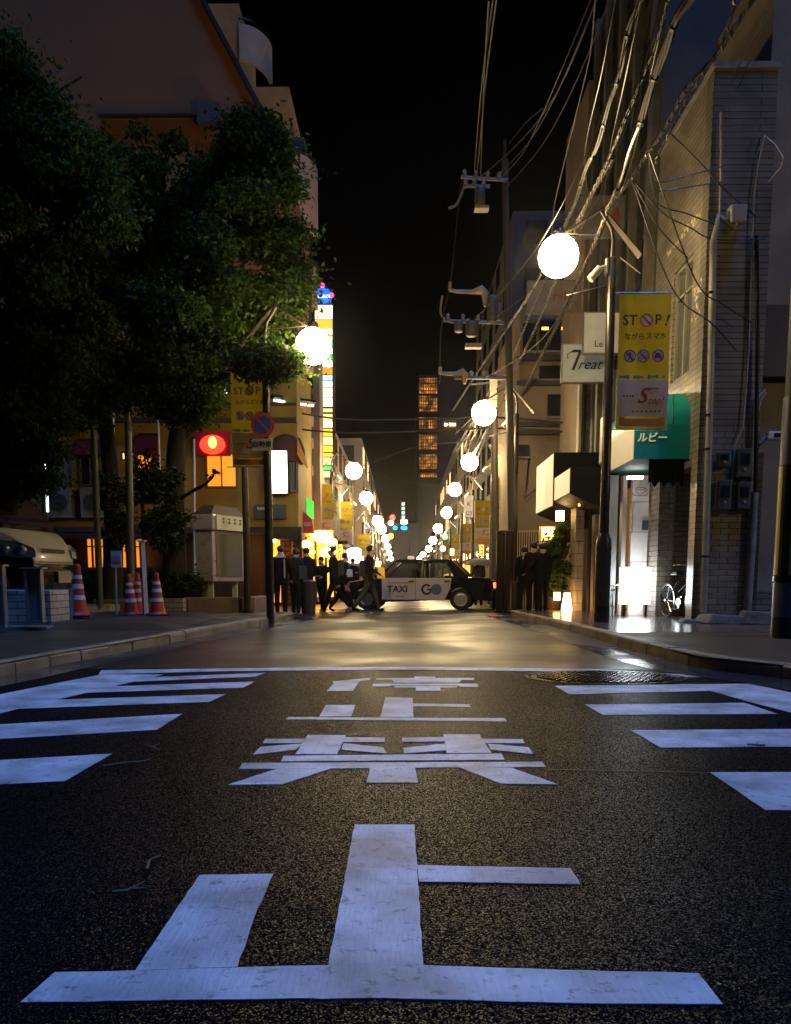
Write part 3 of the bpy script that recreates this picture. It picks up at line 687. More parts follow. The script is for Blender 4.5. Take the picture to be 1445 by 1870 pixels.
# ================================================================== AWNING (green)
def awning():
    Y0 = 14.75; Y1 = 17.0
    xs = at(1159, 800, Y0).x; xw = FX - .002
    zt = at(1159, 775, Y0).z; zb = at(1159, 838, Y0).z; ztop = at(1270, 714, Y0 + .6).z
    t = thing('green_awning', (xw, Y0, zb), 'teal green shop awning with rounded ribs and white katakana', 'awning')
    MG = mat('awning_green', (.005, .34, .37), .4, var=.15, vscale=2)
    m = MB()
    m.bb(xs, xw, Y0 - .012, Y0, zb, zt); m.build('side_valance', MG, t, world=True)
    m = MB(); m.bb(xs - .014, xs, Y0 - .012, Y1, zb, zt); m.build('front_valance', mat('awning_white', (.75, .72, .66), .5, var=.1), t, world=True)
    # curved cover: quarter dome at near end then barrel
    nu, nv = 10, 10; H = ztop - zt; Wd = xw - xs
    V = []; F = []
    def prof(a): return Wd * (math.cos(a)), H * math.sin(a)
    rows = []
    for i in range(nu + 1):
        q = (math.pi / 2) * i / nu
        row = []
        for j in range(nv + 1):
            a = (math.pi / 2) * j / nv; rad, h = prof(a)
            rr = rad * (1 - .05 * abs(math.sin(q * 5 * 1.0)) * math.cos(a))
            px_ = xw - math.sin(q) * rr; py_ = Y0 + Wd * 1.0 - math.cos(q) * rr if q < math.pi / 2 - 1e-6 else Y0 + Wd
            # squeeze onto square corner at base
            sq = (1 - j / nv) ** 2; cx = xw - Wd * min(1, math.tan(min(q, math.pi / 2 - q) if 0 else q) if q < math.pi / 4 else 1) ; cy = Y0 + Wd - Wd * (1 if q < math.pi / 4 else min(1, 1 / math.tan(q) if q < math.pi / 2 - 1e-6 else 0))
            px_ = px_ * (1 - sq) + cx * sq; py_ = py_ * (1 - sq) + cy * sq
            row.append((px_, py_, zt + h))
        rows.append(row)
    row = [(x, Y1, z) for x, y, z in rows[-1]]; rows.append(row)
    for r_ in rows: V += r_
    for i in range(len(rows) - 1):
        for j in range(nv): a = i * (nv + 1) + j; F.append((a, a + 1, a + nv + 2, a + nv + 1))
    m = MB(); m.add(V, F); m.build('cover', MG, t, world=True, smooth=True)
    for i in (2, 4, 6, 8):
        m = MB(); m.tube([Vector(p) for p in rows[i]], .012, 6); m.build('rib', mat('awning_rib', (.003, .09, .12), .4), t, world=True, smooth=True)
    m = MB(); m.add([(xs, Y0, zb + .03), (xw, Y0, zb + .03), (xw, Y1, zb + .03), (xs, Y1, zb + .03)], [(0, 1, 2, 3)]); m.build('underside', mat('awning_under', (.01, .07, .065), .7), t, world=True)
    p = at(1188, 808, Y0 - .02)
    text_mesh('lettering', 'ルビー', .18, mat('letter_cream', (.85, .78, .45), .5, emit=.25, ecol=(1, .85, .5)), t, (p.x + .03, Y0 - .018, (zt + zb) / 2 + .06), world=True, bold=.004, shear=.15)
    # cloth skirt lower
    z2 = at(1160, 868, Y0).z; m = MB(); pts = []
    n = 22
    for i in range(n + 1):
        x = xs + .35 + (xw - xs - .35) * i / n; pts.append((x, Y0 + .25 + .02 * math.sin(i * 2.2)))
    V = [(x, y, zb + .03) for x, y in pts] + [(x, y, zb - .42 + .05 * math.sin(i * 1.1)) for i, (x, y) in enumerate(pts)]
    m.add(V, [(i, i + 1, n + 2 + i, n + 1 + i) for i in range(n)]); m.build('skirt', mat('black_cloth', (.012, .014, .016), .8), t, world=True, smooth=True)
awning()

# ================================================================== CAFE FRONT (cup panel), lightbox, bicycle
t = thing('cafe', (at(1150, 1115, 16.9).x, 16.9, 0), 'white panelled cafe front with a drawn steaming coffee cup', 'shop front')
MPn = brick_mat('white_panel', (.80, .74, .72), (.78, .72, .70), (.2, .18, .17), 3.0, .62, .008, rough=.4, bump=.3)
m = MB(); pxbox(m, 1148, 1187, 868, 1124, 16.9, .15); m.build('panel', MPn, t, world=True)
m = MB(); pxbox(m, 1131, 1147, 868, 1124, 16.86, .2); m.build('doorway_frame', mat('grey_frame', (.32, .31, .30), .4), t, world=True)
m = MB(); pxbox(m, 1108, 1130.5, 868, 1124, 16.8, .3); m.build('grey_pillar', mat('grey_pillar', (.20, .22, .22), .5), t, world=True)
m = MB(); pxbox(m, 1173, 1185, 950, 968, 16.86, .04); m.build('notice', mat('notice_blue', (.06, .08, .12), .3), t, world=True)
m = MB(); q_ = at(1160, 875, 16.3); m.box((q_.x, 16.3, q_.z + .03), (.3, .12, .05)); m.build('unseen_downlight', mat('unseen_downlight_face', (1, .9, .85), .5, emit=22, ecol=(1, .86, .78)), t, world=True, bevel=.01)  # unseen downlight under the awning, added to brighten the cup panel
M_LINE = mat('brown_line', (.10, .05, .03), .6)
m = MB(); q = at(1170, 892, 16.88); s_ = .09
def arc(cx, cz, rx_, rz_, a0, a1, n=14): return [Vector((cx + rx_ * math.cos(R(a0 + (a1 - a0) * i / n)), 16.885, cz + rz_ * math.sin(R(a0 + (a1 - a0) * i / n)))) for i in range(n + 1)]
m.tube(arc(q.x, q.z, .10, .025, 0, 360), .005, 5); m.tube(arc(q.x, q.z, .10, .12, 180, 360), .005, 5); m.tube(arc(q.x, q.z - .11, .16, .035, 150, 390), .005, 5); m.tube(arc(q.x + .11, q.z - .03, .035, .03, -120, 120), .005, 5)
m.tube([Vector((q.x, 16.885, q.z + .02)), Vector((q.x - .02, 16.885, q.z + .07)), Vector((q.x + .02, 16.885, q.z + .11)), Vector((q.x, 16.885, q.z + .16))], .004, 5)
m.build('cup_drawing', M_LINE, t, world=True)
t = thing('lightbox_sign', (at(1161, 1118, 16.3).x, 16.3, WALKZ), 'glaring white lightbox sign standing under the coffee cup panel', 'lightbox sign')
M_LB = mat('lightbox_face', (1, 1, 1), .4, emit=13, ecol=(.86, .95, 1))
m = MB(); a, b_ = pxbox(m, 1134, 1190, 1036, 1103, 16.25, .16); m.build('light_face', M_LB, t, world=True, bevel=.015)
m = MB(); m.bb(a.x + .05, a.x + .1, 16.28, 16.4, WALKZ, a.z); m.build('leg', M_DARKMETAL, t, world=True); m = MB(); m.bb(b_.x - .1, b_.x - .05, 16.28, 16.4, WALKZ, a.z); m.build('leg', M_DARKMETAL, t, world=True)
m = MB(); m.box(at(1185, 1062, 16.24), (.03, .004, .07), Matrix.Rotation(.3, 3, 'Y')); m.build('mark', mat('teal_mark', (.02, .15, .25), .5), t, world=True)

def bicycle(name, loc, rz, s, label):
    t = thing(name, loc, label, 'bicycle', None, rz); t.scale = (s, s, s)
    MF = mat('bike_frame', (.03, .035, .04), .25, .7, coat=.5); MC = mat('chrome', (.7, .7, .7), .15, 1)
    def wheel(x):
        m = MB(); m.tube([(x + .33 * math.cos(k / 28 * 6.2832), 0, .34 + .33 * math.sin(k / 28 * 6.2832)) for k in range(29)], .017, 6, cap=False); w = m.build('wheel', M_RUBBER, t, smooth=True)
        m = MB(); m.tube([(x + .305 * math.cos(k / 28 * 6.2832), 0, .34 + .305 * math.sin(k / 28 * 6.2832)) for k in range(29)], .008, 5, cap=False); m.lathe([(.02, -.05), (.02, .05)], (x, 0, .34), 8, axis='Y')
        for k in range(14): q = k / 14 * 6.2832; m.tube([(x, 0, .34), (x + .3 * math.cos(q), 0, .34 + .3 * math.sin(q))], .0018, 3)
        m.build('rim', MC, w)
    wheel(-.53); wheel(.53)
    m = MB()
    for a, b_ in (((.53, 0, .34), (.40, 0, .88)), ((.42, 0, .80), (.0, 0, .30)), ((.0, 0, .30), (-.12, 0, .72)), ((-.53, 0, .34), (0, 0, .30)), ((-.53, 0, .34), (-.12, 0, .70)), ((.42, 0, .74), (-.06, 0, .5))): m.tube([a, b_], .017, 8)
    m.build('frame', MF, t, smooth=True)
    m = MB(); m.tube([(.40, 0, .88), (.38, 0, 1.0)], .014, 6); m.tube([(.22, -.28, 1.02), (.36, -.2, 1.03), (.38, 0, 1.0), (.36, .2, 1.03), (.22, .28, 1.02)], .012, 6); m.build('handlebar', MC, t, smooth=True)
    m = MB(); m.tube([(-.12, 0, .7), (-.14, 0, .84)], .012, 6); m.box((-.15, 0, .87), (.26, .16, .06), None, 0, .7); m.build('saddle', M_BLACK, t, bevel=.01)
    m = MB()
    for k in range(6):
        for (x0, x1, y0, y1) in ((.45, .75, -.16, -.16), (.45, .75, .16, .16), (.45, .45, -.16, .16), (.75, .75, -.16, .16)): m.tube([(x0, y0, .72 + k * .05), (x1, y1, .72 + k * .05)], .004, 4)
    for k in range(7): m.tube([(.45 + .05 * k, -.16, .72), (.45 + .05 * k, -.16, .97)], .003, 4); m.tube([(.45 + .05 * k, .16, .72), (.45 + .05 * k, .16, .97)], .003, 4)
    m.build('basket', MC, t)
    m = MB(); m.tube([(-.0, -.04, .30), (.1, -.07, .2)], .008, 5); m.tube([(0, .04, .30), (-.1, .07, .4)], .008, 5); m.box((.1, -.12, .19), (.09, .08, .02)); m.box((-.1, .12, .41), (.09, .08, .02)); m.lathe([(.09, -.005), (.09, .005)], (0, -.03, .3), 16, axis='Y'); m.build('crank', MC, t)
    return t
bicycle('bicycle', (FX + .2, 15.5, WALKZ), R(-82), 1.0, 'dark bicycle parked in the shadowed recess of the brick wall')
bicycle('bicycle', (at(1120, 1118, 16.4).x, 16.45, WALKZ), R(75), .62, 'small folding bicycle half hidden behind the lamp post')
# ================================================================== RIGHT BLOCK BEYOND THE BRICK BUILDING
M_GREYW = mat('grey_wall', (.09, .08, .075), .75, var=.4, vscale=1.0, bump=.15)
M_BEIGE = mat('beige_wall', (.27, .21, .155), .8, var=.35, vscale=.8, bump=.2)
M_DWIN = mat('window_dark', (.02, .022, .03), .1, spec=.8)
M_WARM = mat('warm_light', (1, .55, .15), .5, emit=5, ecol=(1, .42, .07))
M_WARM2 = mat('warm_light_bright', (1, .8, .4), .5, emit=16, ecol=(1, .62, .22))
M_CANOPY = mat('canopy_dark', (.007, .008, .013), .6, var=.2, spec=.2)
M_PALE = mat('pale_face', (.62, .56, .50), .45, var=.25, vscale=2)
t = thing('shop_building', (FX, 17.15, 0), 'tall grey shop building behind the hanging white signs', 'building')
m = MB(); m.bb(FX + .02, FX + 7, 17.15, 22.6, 3.4, 15.5); m.bb(FX + .9, FX + 7, 17.15, 22.6, 0, 3.39); m.build('wall', M_GREYW, t, world=True)
# vertical piers and windows on street face
m = MB()
for y in (17.3, 18.6, 19.9, 21.2, 22.4): m.bb(FX - .16, FX + .018, y, y + .22, 3.9, 15.3)
m.build('pier', mat('pale_pier', (.16, .145, .12), .6, var=.3), t, world=True)
for k, y in enumerate((17.6, 18.9, 20.2, 21.5)):
    for z in (4.2, 7.2, 10.2, 13.0):
        m = MB(); m.bb(FX - .02, FX + .018, y, y + .9, z, z + 1.9); w = m.build('window', M_DWIN, t, world=True)
        m = MB(); m.bb(FX - .05, FX - .021, y - .03, y + .02, z - .05, z + 1.95); m.bb(FX - .05, FX - .021, y + .88, y + .93, z - .05, z + 1.95); m.build('frame', M_STEEL, w, world=True)
# ground floor of it: orange-lit brick pier, posts, curtain
OB = brick_mat('orange_lit_brick', (.42, .30, .20), (.36, .26, .17), (.08, .05, .03), .26, .3, .008, rough=.6, off=.5)
m = MB(); pxbox(m, 1048, 1068, 925, 1118, 19.6, .6); m.build('brick_pier', OB, t, world=True)
m = MB(); pxbox(m, 1074, 1083, 905, 1122, 19.2, .2); m.build('post', M_CANOPY, t, world=True)
m = MB(); pxbox(m, 1084, 1104, 900, 1121, 19.3, .5); m.build('pillar', mat('tan_pillar', (.35, .24, .16), .5, var=.2), t, world=True)
m = MB(); m.bb(FX + .87, FX + .898, 17.2, 22, .1, 3.3); m.build('shop_window', mat('amber_window', (.5, .3, .1), .5, emit=.15, ecol=(1, .42, .06)), t, world=True)

def sign_box(name, x0, x1, y0, y1, Y, d, m_, label, cat='sign', grp=None):
    m = MB(); a, b_ = pxbox(m, x0, x1, y0, y1, Y, d)
    t = thing(name, (a.x, Y, a.z), label, cat, grp); m.build('board', m_, t, world=True, bevel=.008)
    m = MB(); e = .02
    for (u0, u1, v0, v1) in ((a.x - e, b_.x + e, b_.z, b_.z + e), (a.x - e, b_.x + e, a.z - e, a.z), (a.x - e, a.x, a.z, b_.z), (b_.x, b_.x + e, a.z, b_.z)): m.bb(u0, u1, Y - .01, Y + d + .01, v0, v1)
    m.build('frame', M_STEEL, t, world=True)
    return t, a, b_
MS1 = mat('sign_white', (.60, .58, .54), .4, var=.15, emit=.05, ecol=(1, .9, .8)); MS2 = mat('sign_grey_white', (.55, .58, .54), .4, var=.15, emit=.035, ecol=(.9, 1, .95))
t, a, b_ = sign_box('hanging_sign', 1027, 1113, 629, 697, 19.6, .14, MS2, 'pale hanging sign reading Treat in slanted script')
c = (a + b_) / 2; h = b_.z - a.z
text_mesh('lettering', 'T', h * .8, M_INK, t, (a.x + .24, 19.57, c.z + .04), world=True, shear=.4, depth=.002)
text_mesh('lettering', 'reat', h * .40, M_INK, t, (a.x + .62, 19.57, c.z - .04), world=True, shear=.4, depth=.002)
m = MB(); m.tube([(a.x + .12, 19.58, c.z + .10), (a.x + .10, 19.58, c.z + .2), (a.x + .22, 19.58, c.z + .27), (a.x + .5, 19.58, c.z + .25), (a.x + .8, 19.58, c.z + .28)], .01, 5); m.build('flourish', M_INK, t, world=True)
t, a, b_ = sign_box('hanging_sign', 1066, 1136, 571, 644, 18.7, .14, MS1, 'white hanging sign with small red flowers above the Treat sign')
c = (a + b_) / 2
text_mesh('lettering', 'Le T', .2, M_INK, t, (c.x + .0, 18.67, a.z + .18), world=True, depth=.002)
m = MB()
for i in range(5): m.ball((c.x + .12 + .06 * (i % 3), 18.69, c.z + .1 + .05 * (i % 2)), .028, 8, 6, i % 2, (1, .2, 1))
m.build('flower_emblem', [M_RED, M_INK], t, world=True)
t, a, b_ = sign_box('hanging_sign', 1050, 1143, 357, 430, 19.0, .14, mat('sign_dull', (.22, .19, .16), .6, var=.3), 'dull high sign with the number 8 above the globe lamp')
text_mesh('lettering', '8', .42, M_RED, t, (b_.x - .24, 18.97, (a.z + b_.z) / 2 - .02), world=True, depth=.002)
t, a, b_ = sign_box('hanging_sign', 963, 1060, 513, 570, 21.5, .14, mat('sign_dull_pink', (.34, .28, .24), .6, var=.3), 'faded grey sign hanging just under the nearest globe lamp')
text_mesh('lettering', 'r-1_', .34, M_RED, t, (b_.x - .42, 21.47, (a.z + b_.z) / 2), world=True, depth=.002)
# canopies with lit sides
def canopy(x0, xw, y0, y1, Y0, Y1, label, vents):
    a = at(x0, y1, Y0); b_ = at(x0, y0, Y0); X0 = a.x; X1 = at(xw, y1, Y0).x
    t = thing('shop_canopy', (X0, Y0, a.z), label, 'canopy', 'dark box canopies over the shops on the right')
    m = MB(); m.bb(X0, X1, Y0, Y1, a.z, b_.z); m.build('box', M_CANOPY, t, world=True, bevel=.01)
    m = MB(); m.bb(X0 - .02, X0 - .001, Y0 + .03, Y1 - .03, a.z + .03, b_.z - .03); m.build('glow_panel', mat('canopy_panel', (.7, .6, .45), .5, emit=.55, ecol=(1, .76, .42)), t, world=True)  # lamp light on the pale side face is put in as emission
    m = MB(); m.prism([(X0, Y0 + .001, a.z - .001), (X1, Y0 + .001, a.z - .001), (X1, Y0 + .001, a.z - .45)], (0, Y1 - Y0 - .01, 0)); m.build('lower_hood', M_CANOPY, t, world=True)
    return t
canopy(1041, 1128, 853, 902, 18.3, 20.1, 'nearer dark box canopy with a small lit side panel', 1)
canopy(1010, 1095, 826, 925, 20.5, 23.0, 'farther dark box canopy with a tall lit cream side panel', 1)
t = thing('shop_canopy', tuple(at(1095, 845, 18.0)), 'slanted grey canopy sheet beside the green awning behind the post', 'canopy', 'dark box canopies over the shops on the right')
p0, p1, p2, p3 = at(1097, 765, 18.0), at(1113, 752, 17.3), at(1113, 822, 17.3), at(1094, 848, 18.0)
m = MB(); m.prism([p0, p1, p2, p3], (.05, 0, 0)); m.build('sheet', M_PALE, t, world=True)
# next building (beyond): pale window columns x 1060-1100
t = thing('corner_shop_building', (FX - .3, 22.7, 0), 'beige building with white window columns left of the lamp post', 'building')
m = MB(); a = at(1062, 700, 22.7); m.bb(a.x, a.x + 5, 22.7, 25.6, 0, 14.0); m.build('wall', M_BEIGE, t, world=True)
for x0, x1, mt in ((1056, 1064, M_PALE), (1078, 1086, M_PALE), (1093, 1099, M_PALE), (1064.5, 1077.5, M_DWIN), (1086.5, 1092.5, M_DWIN)):
    m = MB(); pxbox(m, x0, x1, 700, 824, 22.4, .28); m.build('column' if mt is M_PALE else 'window', mt, t, world=True)
# wall with fence, facing camera across side street
t = thing('corner_building', (at(942, 1115, 27).x, 27, 0), 'beige concrete corner building across the side street on the right', 'building')
m = MB(); a = at(941, 1115, 27); z1 = at(980, 560, 27).z; m.bb(a.x, a.x + 9, 27, 33, -.2, z1); m.build('wall', M_BEIGE, t, world=True)
for y0, y1 in ((585, 640), (712, 742), (745, 780)):
    pass
m = MB()
for y in (655, 700, 775, 790): p = at(941, y, 26.9); m.bb(a.x - .1, a.x + 8, 26.8, 26.99, p.z - .07, p.z + .07)
m.build('ledge', mat('ledge_dark', (.06, .05, .045), .7), t, world=True)
for x0, x1, y0, y1 in ((945, 967, 812, 834), (985, 1025, 585, 640), (955, 980, 590, 640), (985, 1028, 668, 692), (1000, 1050, 720, 760)):
    m = MB(); pxbox(m, x0, x1, y0, y1, 26.9, .09); w = m.build('window', M_DWIN, t, world=True)
    m = MB(); A, B = at(x0 - 1, y1, 26.85), at(x1 + 1, y0, 26.85); m.bb(A.x, B.x, 26.82, 26.98, A.z - .05, A.z - .002); m.build('sill', M_CONC, w, world=True)
for x in (990, 1026, 1034, 1052):
    m = MB(); pxbox(m, x, x + 6 if x > 1000 else x + 12, 597, 602, 26.88, .02); m.build('lit_window', mat('small_lit_window', (1, .8, .2), .5, emit=3, ecol=(1, .62, .08)), t, world=True)
m = MB(); m.tube([at(966, 835, 26.9), at(962, 880, 26.9), at(958, 910, 26.8), at(990, 885, 26.8)], .02, 5); m.build('drain_pipe', M_DARKMETAL, t, world=True)
# slat fence
t = thing('slat_fence', (at(942, 1110, 24).x, 24, 0), 'fence of pale vertical slats behind the group on the right', 'fence')
m = MB()
for i in range(11):
    x = 944 + i * 4.2; A, B = at(x, 1105, 24), at(x + 1.6, 968, 24); m.bb(A.x, B.x, 24, 24.05, 0, B.z)
m.build('slats', mat('pale_slat', (.6, .42, .3), .5), t, world=True)
m = MB(); A, B = at(940, 1110, 24.08), at(992, 972, 24.08); m.bb(A.x, B.x, 24.06, 24.12, 0, B.z); m.build('backing', M_WOOD, t, world=True)
t = thing('dark_wall', (at(905, 1110, 26).x, 26, 0), 'dark wall of the lane entrance between the banners and the fence', 'wall')
m = MB(); pxbox(m, 896, 940, 972, 1112, 26, .2); m.build('wall', mat('dark_lane_wall', (.04, .035, .04), .7), t, world=True)

# shop lamps, lanterns, plant at right
def lantern(name, x0, x1, y0, y1, Y, mt, label, taper=1.0, legs=True):
    a, b_ = at(x0, y1, Y), at(x1, y0, Y); c = (a + b_) / 2
    t = thing(name, (c.x, Y, a.z), label, 'lantern')
    m = MB(); m.lathe([((b_.x - a.x) / 2, .03), ((b_.x - a.x) / 2 * .96, .06), ((b_.x - a.x) / 2 * taper, b_.z - a.z)], (0, 0, 0), 14); m.build('lamp_shade', mt, t, smooth=True, smooth_angle=R(50))
    m = MB(); m.lathe([((b_.x - a.x) / 2, 0), ((b_.x - a.x) / 2 * 1.05, .03)], (0, 0, 0), 14); m.build('base', M_DARKMETAL, t)
    return t
lantern('floor_lantern', 1025, 1046, 1083, 1117, 19.4, M_WARM2, 'tapered glowing paper lantern on the wet right pavement', .55)
lantern('floor_lantern', 1011, 1024, 1082, 1098, 19.9, M_WARM2, 'small round glowing lantern behind the tapered one', .9)
lantern('wall_lamp', 1015, 1031, 933, 954, 20.2, M_WARM2, 'bright square lamp hanging under the dark canopies', 1.0)
lantern('wall_lamp', 1056, 1060, 919, 927, 19.0, M_WARM, 'left one of two tiny amber lamps under the nearer canopy', 1.0)
lantern('wall_lamp', 1066, 1071, 918, 925, 19.0, M_WARM, 'right one of two tiny amber lamps under the nearer canopy', 1.0)
t, a, b_ = sign_box('lit_sign', 988, 1014, 962, 992, 20.6, .16, mat('sign_amber', (1, .8, .3), .5, emit=2.2, ecol=(1, .58, .1)), 'small lit yellow square sign under the canopies')
m = MB(); c = (a + b_) / 2; m.box((c.x, 20.585, c.z + .07), (.2, .02, .2)); m.build('light_square', M_WARM2, t, world=True)
m = MB(); m.box((c.x, 20.58, a.z + .06), (.3, .03, .05)); m.build('letter_bar', mat('sign_cream', (.9, .8, .5), .5, emit=1.5, ecol=(1, .8, .3)), t, world=True)

# ================================================================== FAR STREET WALLS
FL_ = mat('far_lit', (1, .8, .5), .5, emit=1.6, ecol=(1, .6, .25))
def far_block(name, x_px, Y0, Y1, side, top, m_, label, floors=4, wlit=0.0, seed=1):
    X = at(x_px, 1060, Y0).x
    t = thing(name, (X, Y0, gz(Y0)), label, 'building')
    m = MB(); m.bb(X, X + side * 12, Y0, Y1, gz(Y1) - .3, top); m.build('wall', m_, t, world=True)
    rr = random.Random(seed); nyw = max(2, int((Y1 - Y0) / 3.2)); lit = MB(); nl = 0
    dk = MB()
    for i in range(nyw):
        for j in range(floors):
            y = Y0 + .8 + (Y1 - Y0 - 1.6) * (i + .2) / nyw; z = 1.0 + (top - 1) * (j + .3) / floors; li = rr.random() < wlit
            w_ = MB(); w_.bb(X - side * .03, X - side * .002, y, y + 1.4, z, z + min(1.4, (top - 1) / floors * .55)); w_.build('lit_window' if li else 'window', FL_ if li else M_DWIN, t, world=True)
    # windows of camera-facing end
    for i in range(3):
        for j in range(floors):
            z = 1.0 + (top - 1) * (j + .3) / floors; x = X + side * (.5 + i * 1.5); w_ = MB(); w_.bb(x, x + side * .9, Y0 - .03, Y0 - .002, z, z + min(1.3, (top - 1) / floors * .5)); w_.build('window', M_DWIN, t, world=True)
    return t
far_block('tall_building', 927, 34, 50, 1, at(927, 385, 34).z, mat('dim_grey', (.10, .09, .09), .8, var=.3, vscale=.5), 'tall dim grey building behind the slender utility pole', 8, .0, 3)
FB1 = far_block('street_building', 872, 50.5, 70, 1, at(872, 720, 50).z, M_BEIGE, 'beige block beyond the tall grey building on the right', 4, .2, 4)
FB2 = far_block('street_building', 835, 71, 120, 1, at(835, 800, 71).z, M_GREYW, 'farthest low grey block on the right side of the street', 3, .25, 5)
FB3 = far_block('street_building', 608, 36, 52, -1, at(608, 770, 36).z, M_BEIGE, 'pale building behind the second left globe lamp', 3, .15, 6)
FB4 = far_block('street_building', 662, 53, 75, -1, at(662, 800, 53).z, M_BEIGE, 'pale building behind the third left globe lamp', 4, .2, 7)
far_block('street_building', 682, 76, 130, -1, at(682, 880, 76).z, M_GREYW, 'farthest low grey block on the left side of the street', 3, .25, 8)
# lit tower
Yt = 150
t = thing('lit_tower', tuple(at(785, 1045, Yt)), 'distant dark tower with a column of orange-lit floors', 'building')
m = MB(); pxbox(m, 762, 850, 684, 1060, Yt, 20); m.build('wall', mat('tower_dark', (.02, .02, .022), .8), t, world=True)
TW = bpy.data.materials.new('tower_windows'); TW.use_nodes = True; n_ = TW.node_tree; bb_ = n_.nodes['Principled BSDF']
tc = n_.nodes.new('ShaderNodeTexCoord'); sx = n_.nodes.new('ShaderNodeSeparateXYZ'); n_.links.new(tc.outputs['Object'], sx.inputs[0]); cx = n_.nodes.new('ShaderNodeCombineXYZ'); n_.links.new(sx.outputs[0], cx.inputs[0]); n_.links.new(sx.outputs[2], cx.inputs[1])
br = n_.nodes.new('ShaderNodeTexBrick'); n_.links.new(cx.outputs[0], br.inputs[0]); br.offset = 0; br.inputs['Scale'].default_value = 1; br.inputs['Brick Width'].default_value = .42; br.inputs['Row Height'].default_value = .62; br.inputs['Mortar Size'].default_value = .1
br.inputs['Color1'].default_value = (1, .38, .06, 1); br.inputs['Color2'].default_value = (.35, .12, .02, 1); br.inputs['Mortar'].default_value = (.06, .02, .005, 1); nz = n_.nodes.new('ShaderNodeTexNoise'); nz.inputs['Scale'].default_value = 1.1; n_.links.new(tc.outputs['Object'], nz.inputs[0]); mrr = n_.nodes.new('ShaderNodeMapRange'); mrr.inputs[1].default_value = .4; mrr.inputs[2].default_value = .62; mrr.inputs[3].default_value = .15; mrr.inputs[4].default_value = 1.5; n_.links.new(nz.outputs[0], mrr.inputs[0]); n_.links.new(mrr.outputs[0], bb_.inputs['Emission Strength']); n_.links.new(br.outputs[0], bb_.inputs['Emission Color'])
bb_.inputs['Emission Strength'].default_value = 1.0; bb_.inputs['Base Color'].default_value = (.05, .03, .02, 1)
for y0, y1, x0 in ((690, 718, 765), (723, 752, 765), (762, 783, 765), (794, 820, 765), (830, 856, 765), (864, 872, 768)):
    m = MB(); pxbox(m, x0, 799, y0, y1, Yt - .3, .25); m.build('lit_floor', TW, t, world=True)
m = MB()
for x in (812, 821, 827): pxbox(m, x, x + 5, 773, 777, Yt - .3, .2)
m.build('lit_floor', M_WARM2, t, world=True)
t = thing('far_building', tuple(at(715, 1050, 140)), 'dark blocks closing the far end of the street', 'building')
m = MB(); pxbox(m, 640, 765, 955, 1060, 145, 10); m.build('wall', mat('far_brown', (.12, .09, .07), .8, var=.4, vscale=.2), t, world=True)
# traffic signals / neon at far end
t = thing('traffic_signal', tuple(at(735, 1040, 95)), 'far traffic signal with two blue-green lenses above the taxi', 'traffic signal')
m = MB(); c1, c2 = at(722, 964, 95), at(738, 964, 95); m.box((c1 + c2) / 2 + Vector((0, .2, 0)), (2.0, .25, .5)); m.tube([at(748, 964, 95.2), at(748, 1045, 95.2)], .08, 6); m.build('housing', M_BLACK, t, world=True)
for c, s_ in ((c1, 1), (c2, 1.6)):
    m = MB(); m.ball(c, .22, 12, 8, 0, (s_, .3, 1)); m.build('lens', mat('signal_blue', (.0, .3, 1), .4, emit=12, ecol=(.0, .28, 1)), t, world=True, smooth=True)
t = thing('vertical_neon_sign', tuple(at(735, 958, 100)), 'far vertical pale green neon sign over the blue signals', 'neon sign')
m = MB(); pxbox(m, 732, 741, 915, 957, 100, .3); m.build('board', M_BLACK, t, world=True)
m = MB()
for i in range(4): pxbox(m, 734, 739, 918 + i * 8, 923 + i * 8, 99.95, .04)
m.build('glyph', mat('neon_green', (.6, 1, .8), .5, emit=1.6, ecol=(.5, 1, .75)), t, world=True)
m = MB(); pxbox(m, 732, 744, 949, 957, 99.9, .04); m.build('lit_panel', mat('neon_white', (1, 1, .8), .5, emit=4, ecol=(1, 1, .75)), t, world=True)
for x, y, Y, c, lb in ((717, 945, 90, (1, .05, .03), 'tiny red light at the far end of the street'), (714, 955, 90, (1, .7, .4), 'tiny warm light under the red one at the street end'), (714, 979, 80, (1, .4, .03), 'small orange light left of the blue signals'), (813, 980, 60, (.1, 1, .2), 'green neon light among the far right lamps'), (809, 1002, 60, (1, .9, .7), 'white hanging bulb below the green neon light'),
                       (905, 1032, 26.5, (1, .5, .05), 'orange shop light beside the dark posts'), (906, 1046, 26.4, (.75, 1, .9), 'white-green shop light beside the dark posts')):
    p = at(x, y, Y); m = MB(); m.ball((0, 0, 0), Y / 1450 * 5, 10, 8); t = thing('shop_light', tuple(p), lb, 'light'); m.build('bulb', mat('glow_%d_%d' % (x, y), c, .5, emit=6, ecol=c), t, smooth=True)
    m = MB(); m.box((0, .0, Y / 1450 * 6), (Y / 1450 * 5, Y / 1450 * 5, Y / 1450 * 3)); m.build('cap', M_BLACK, t)

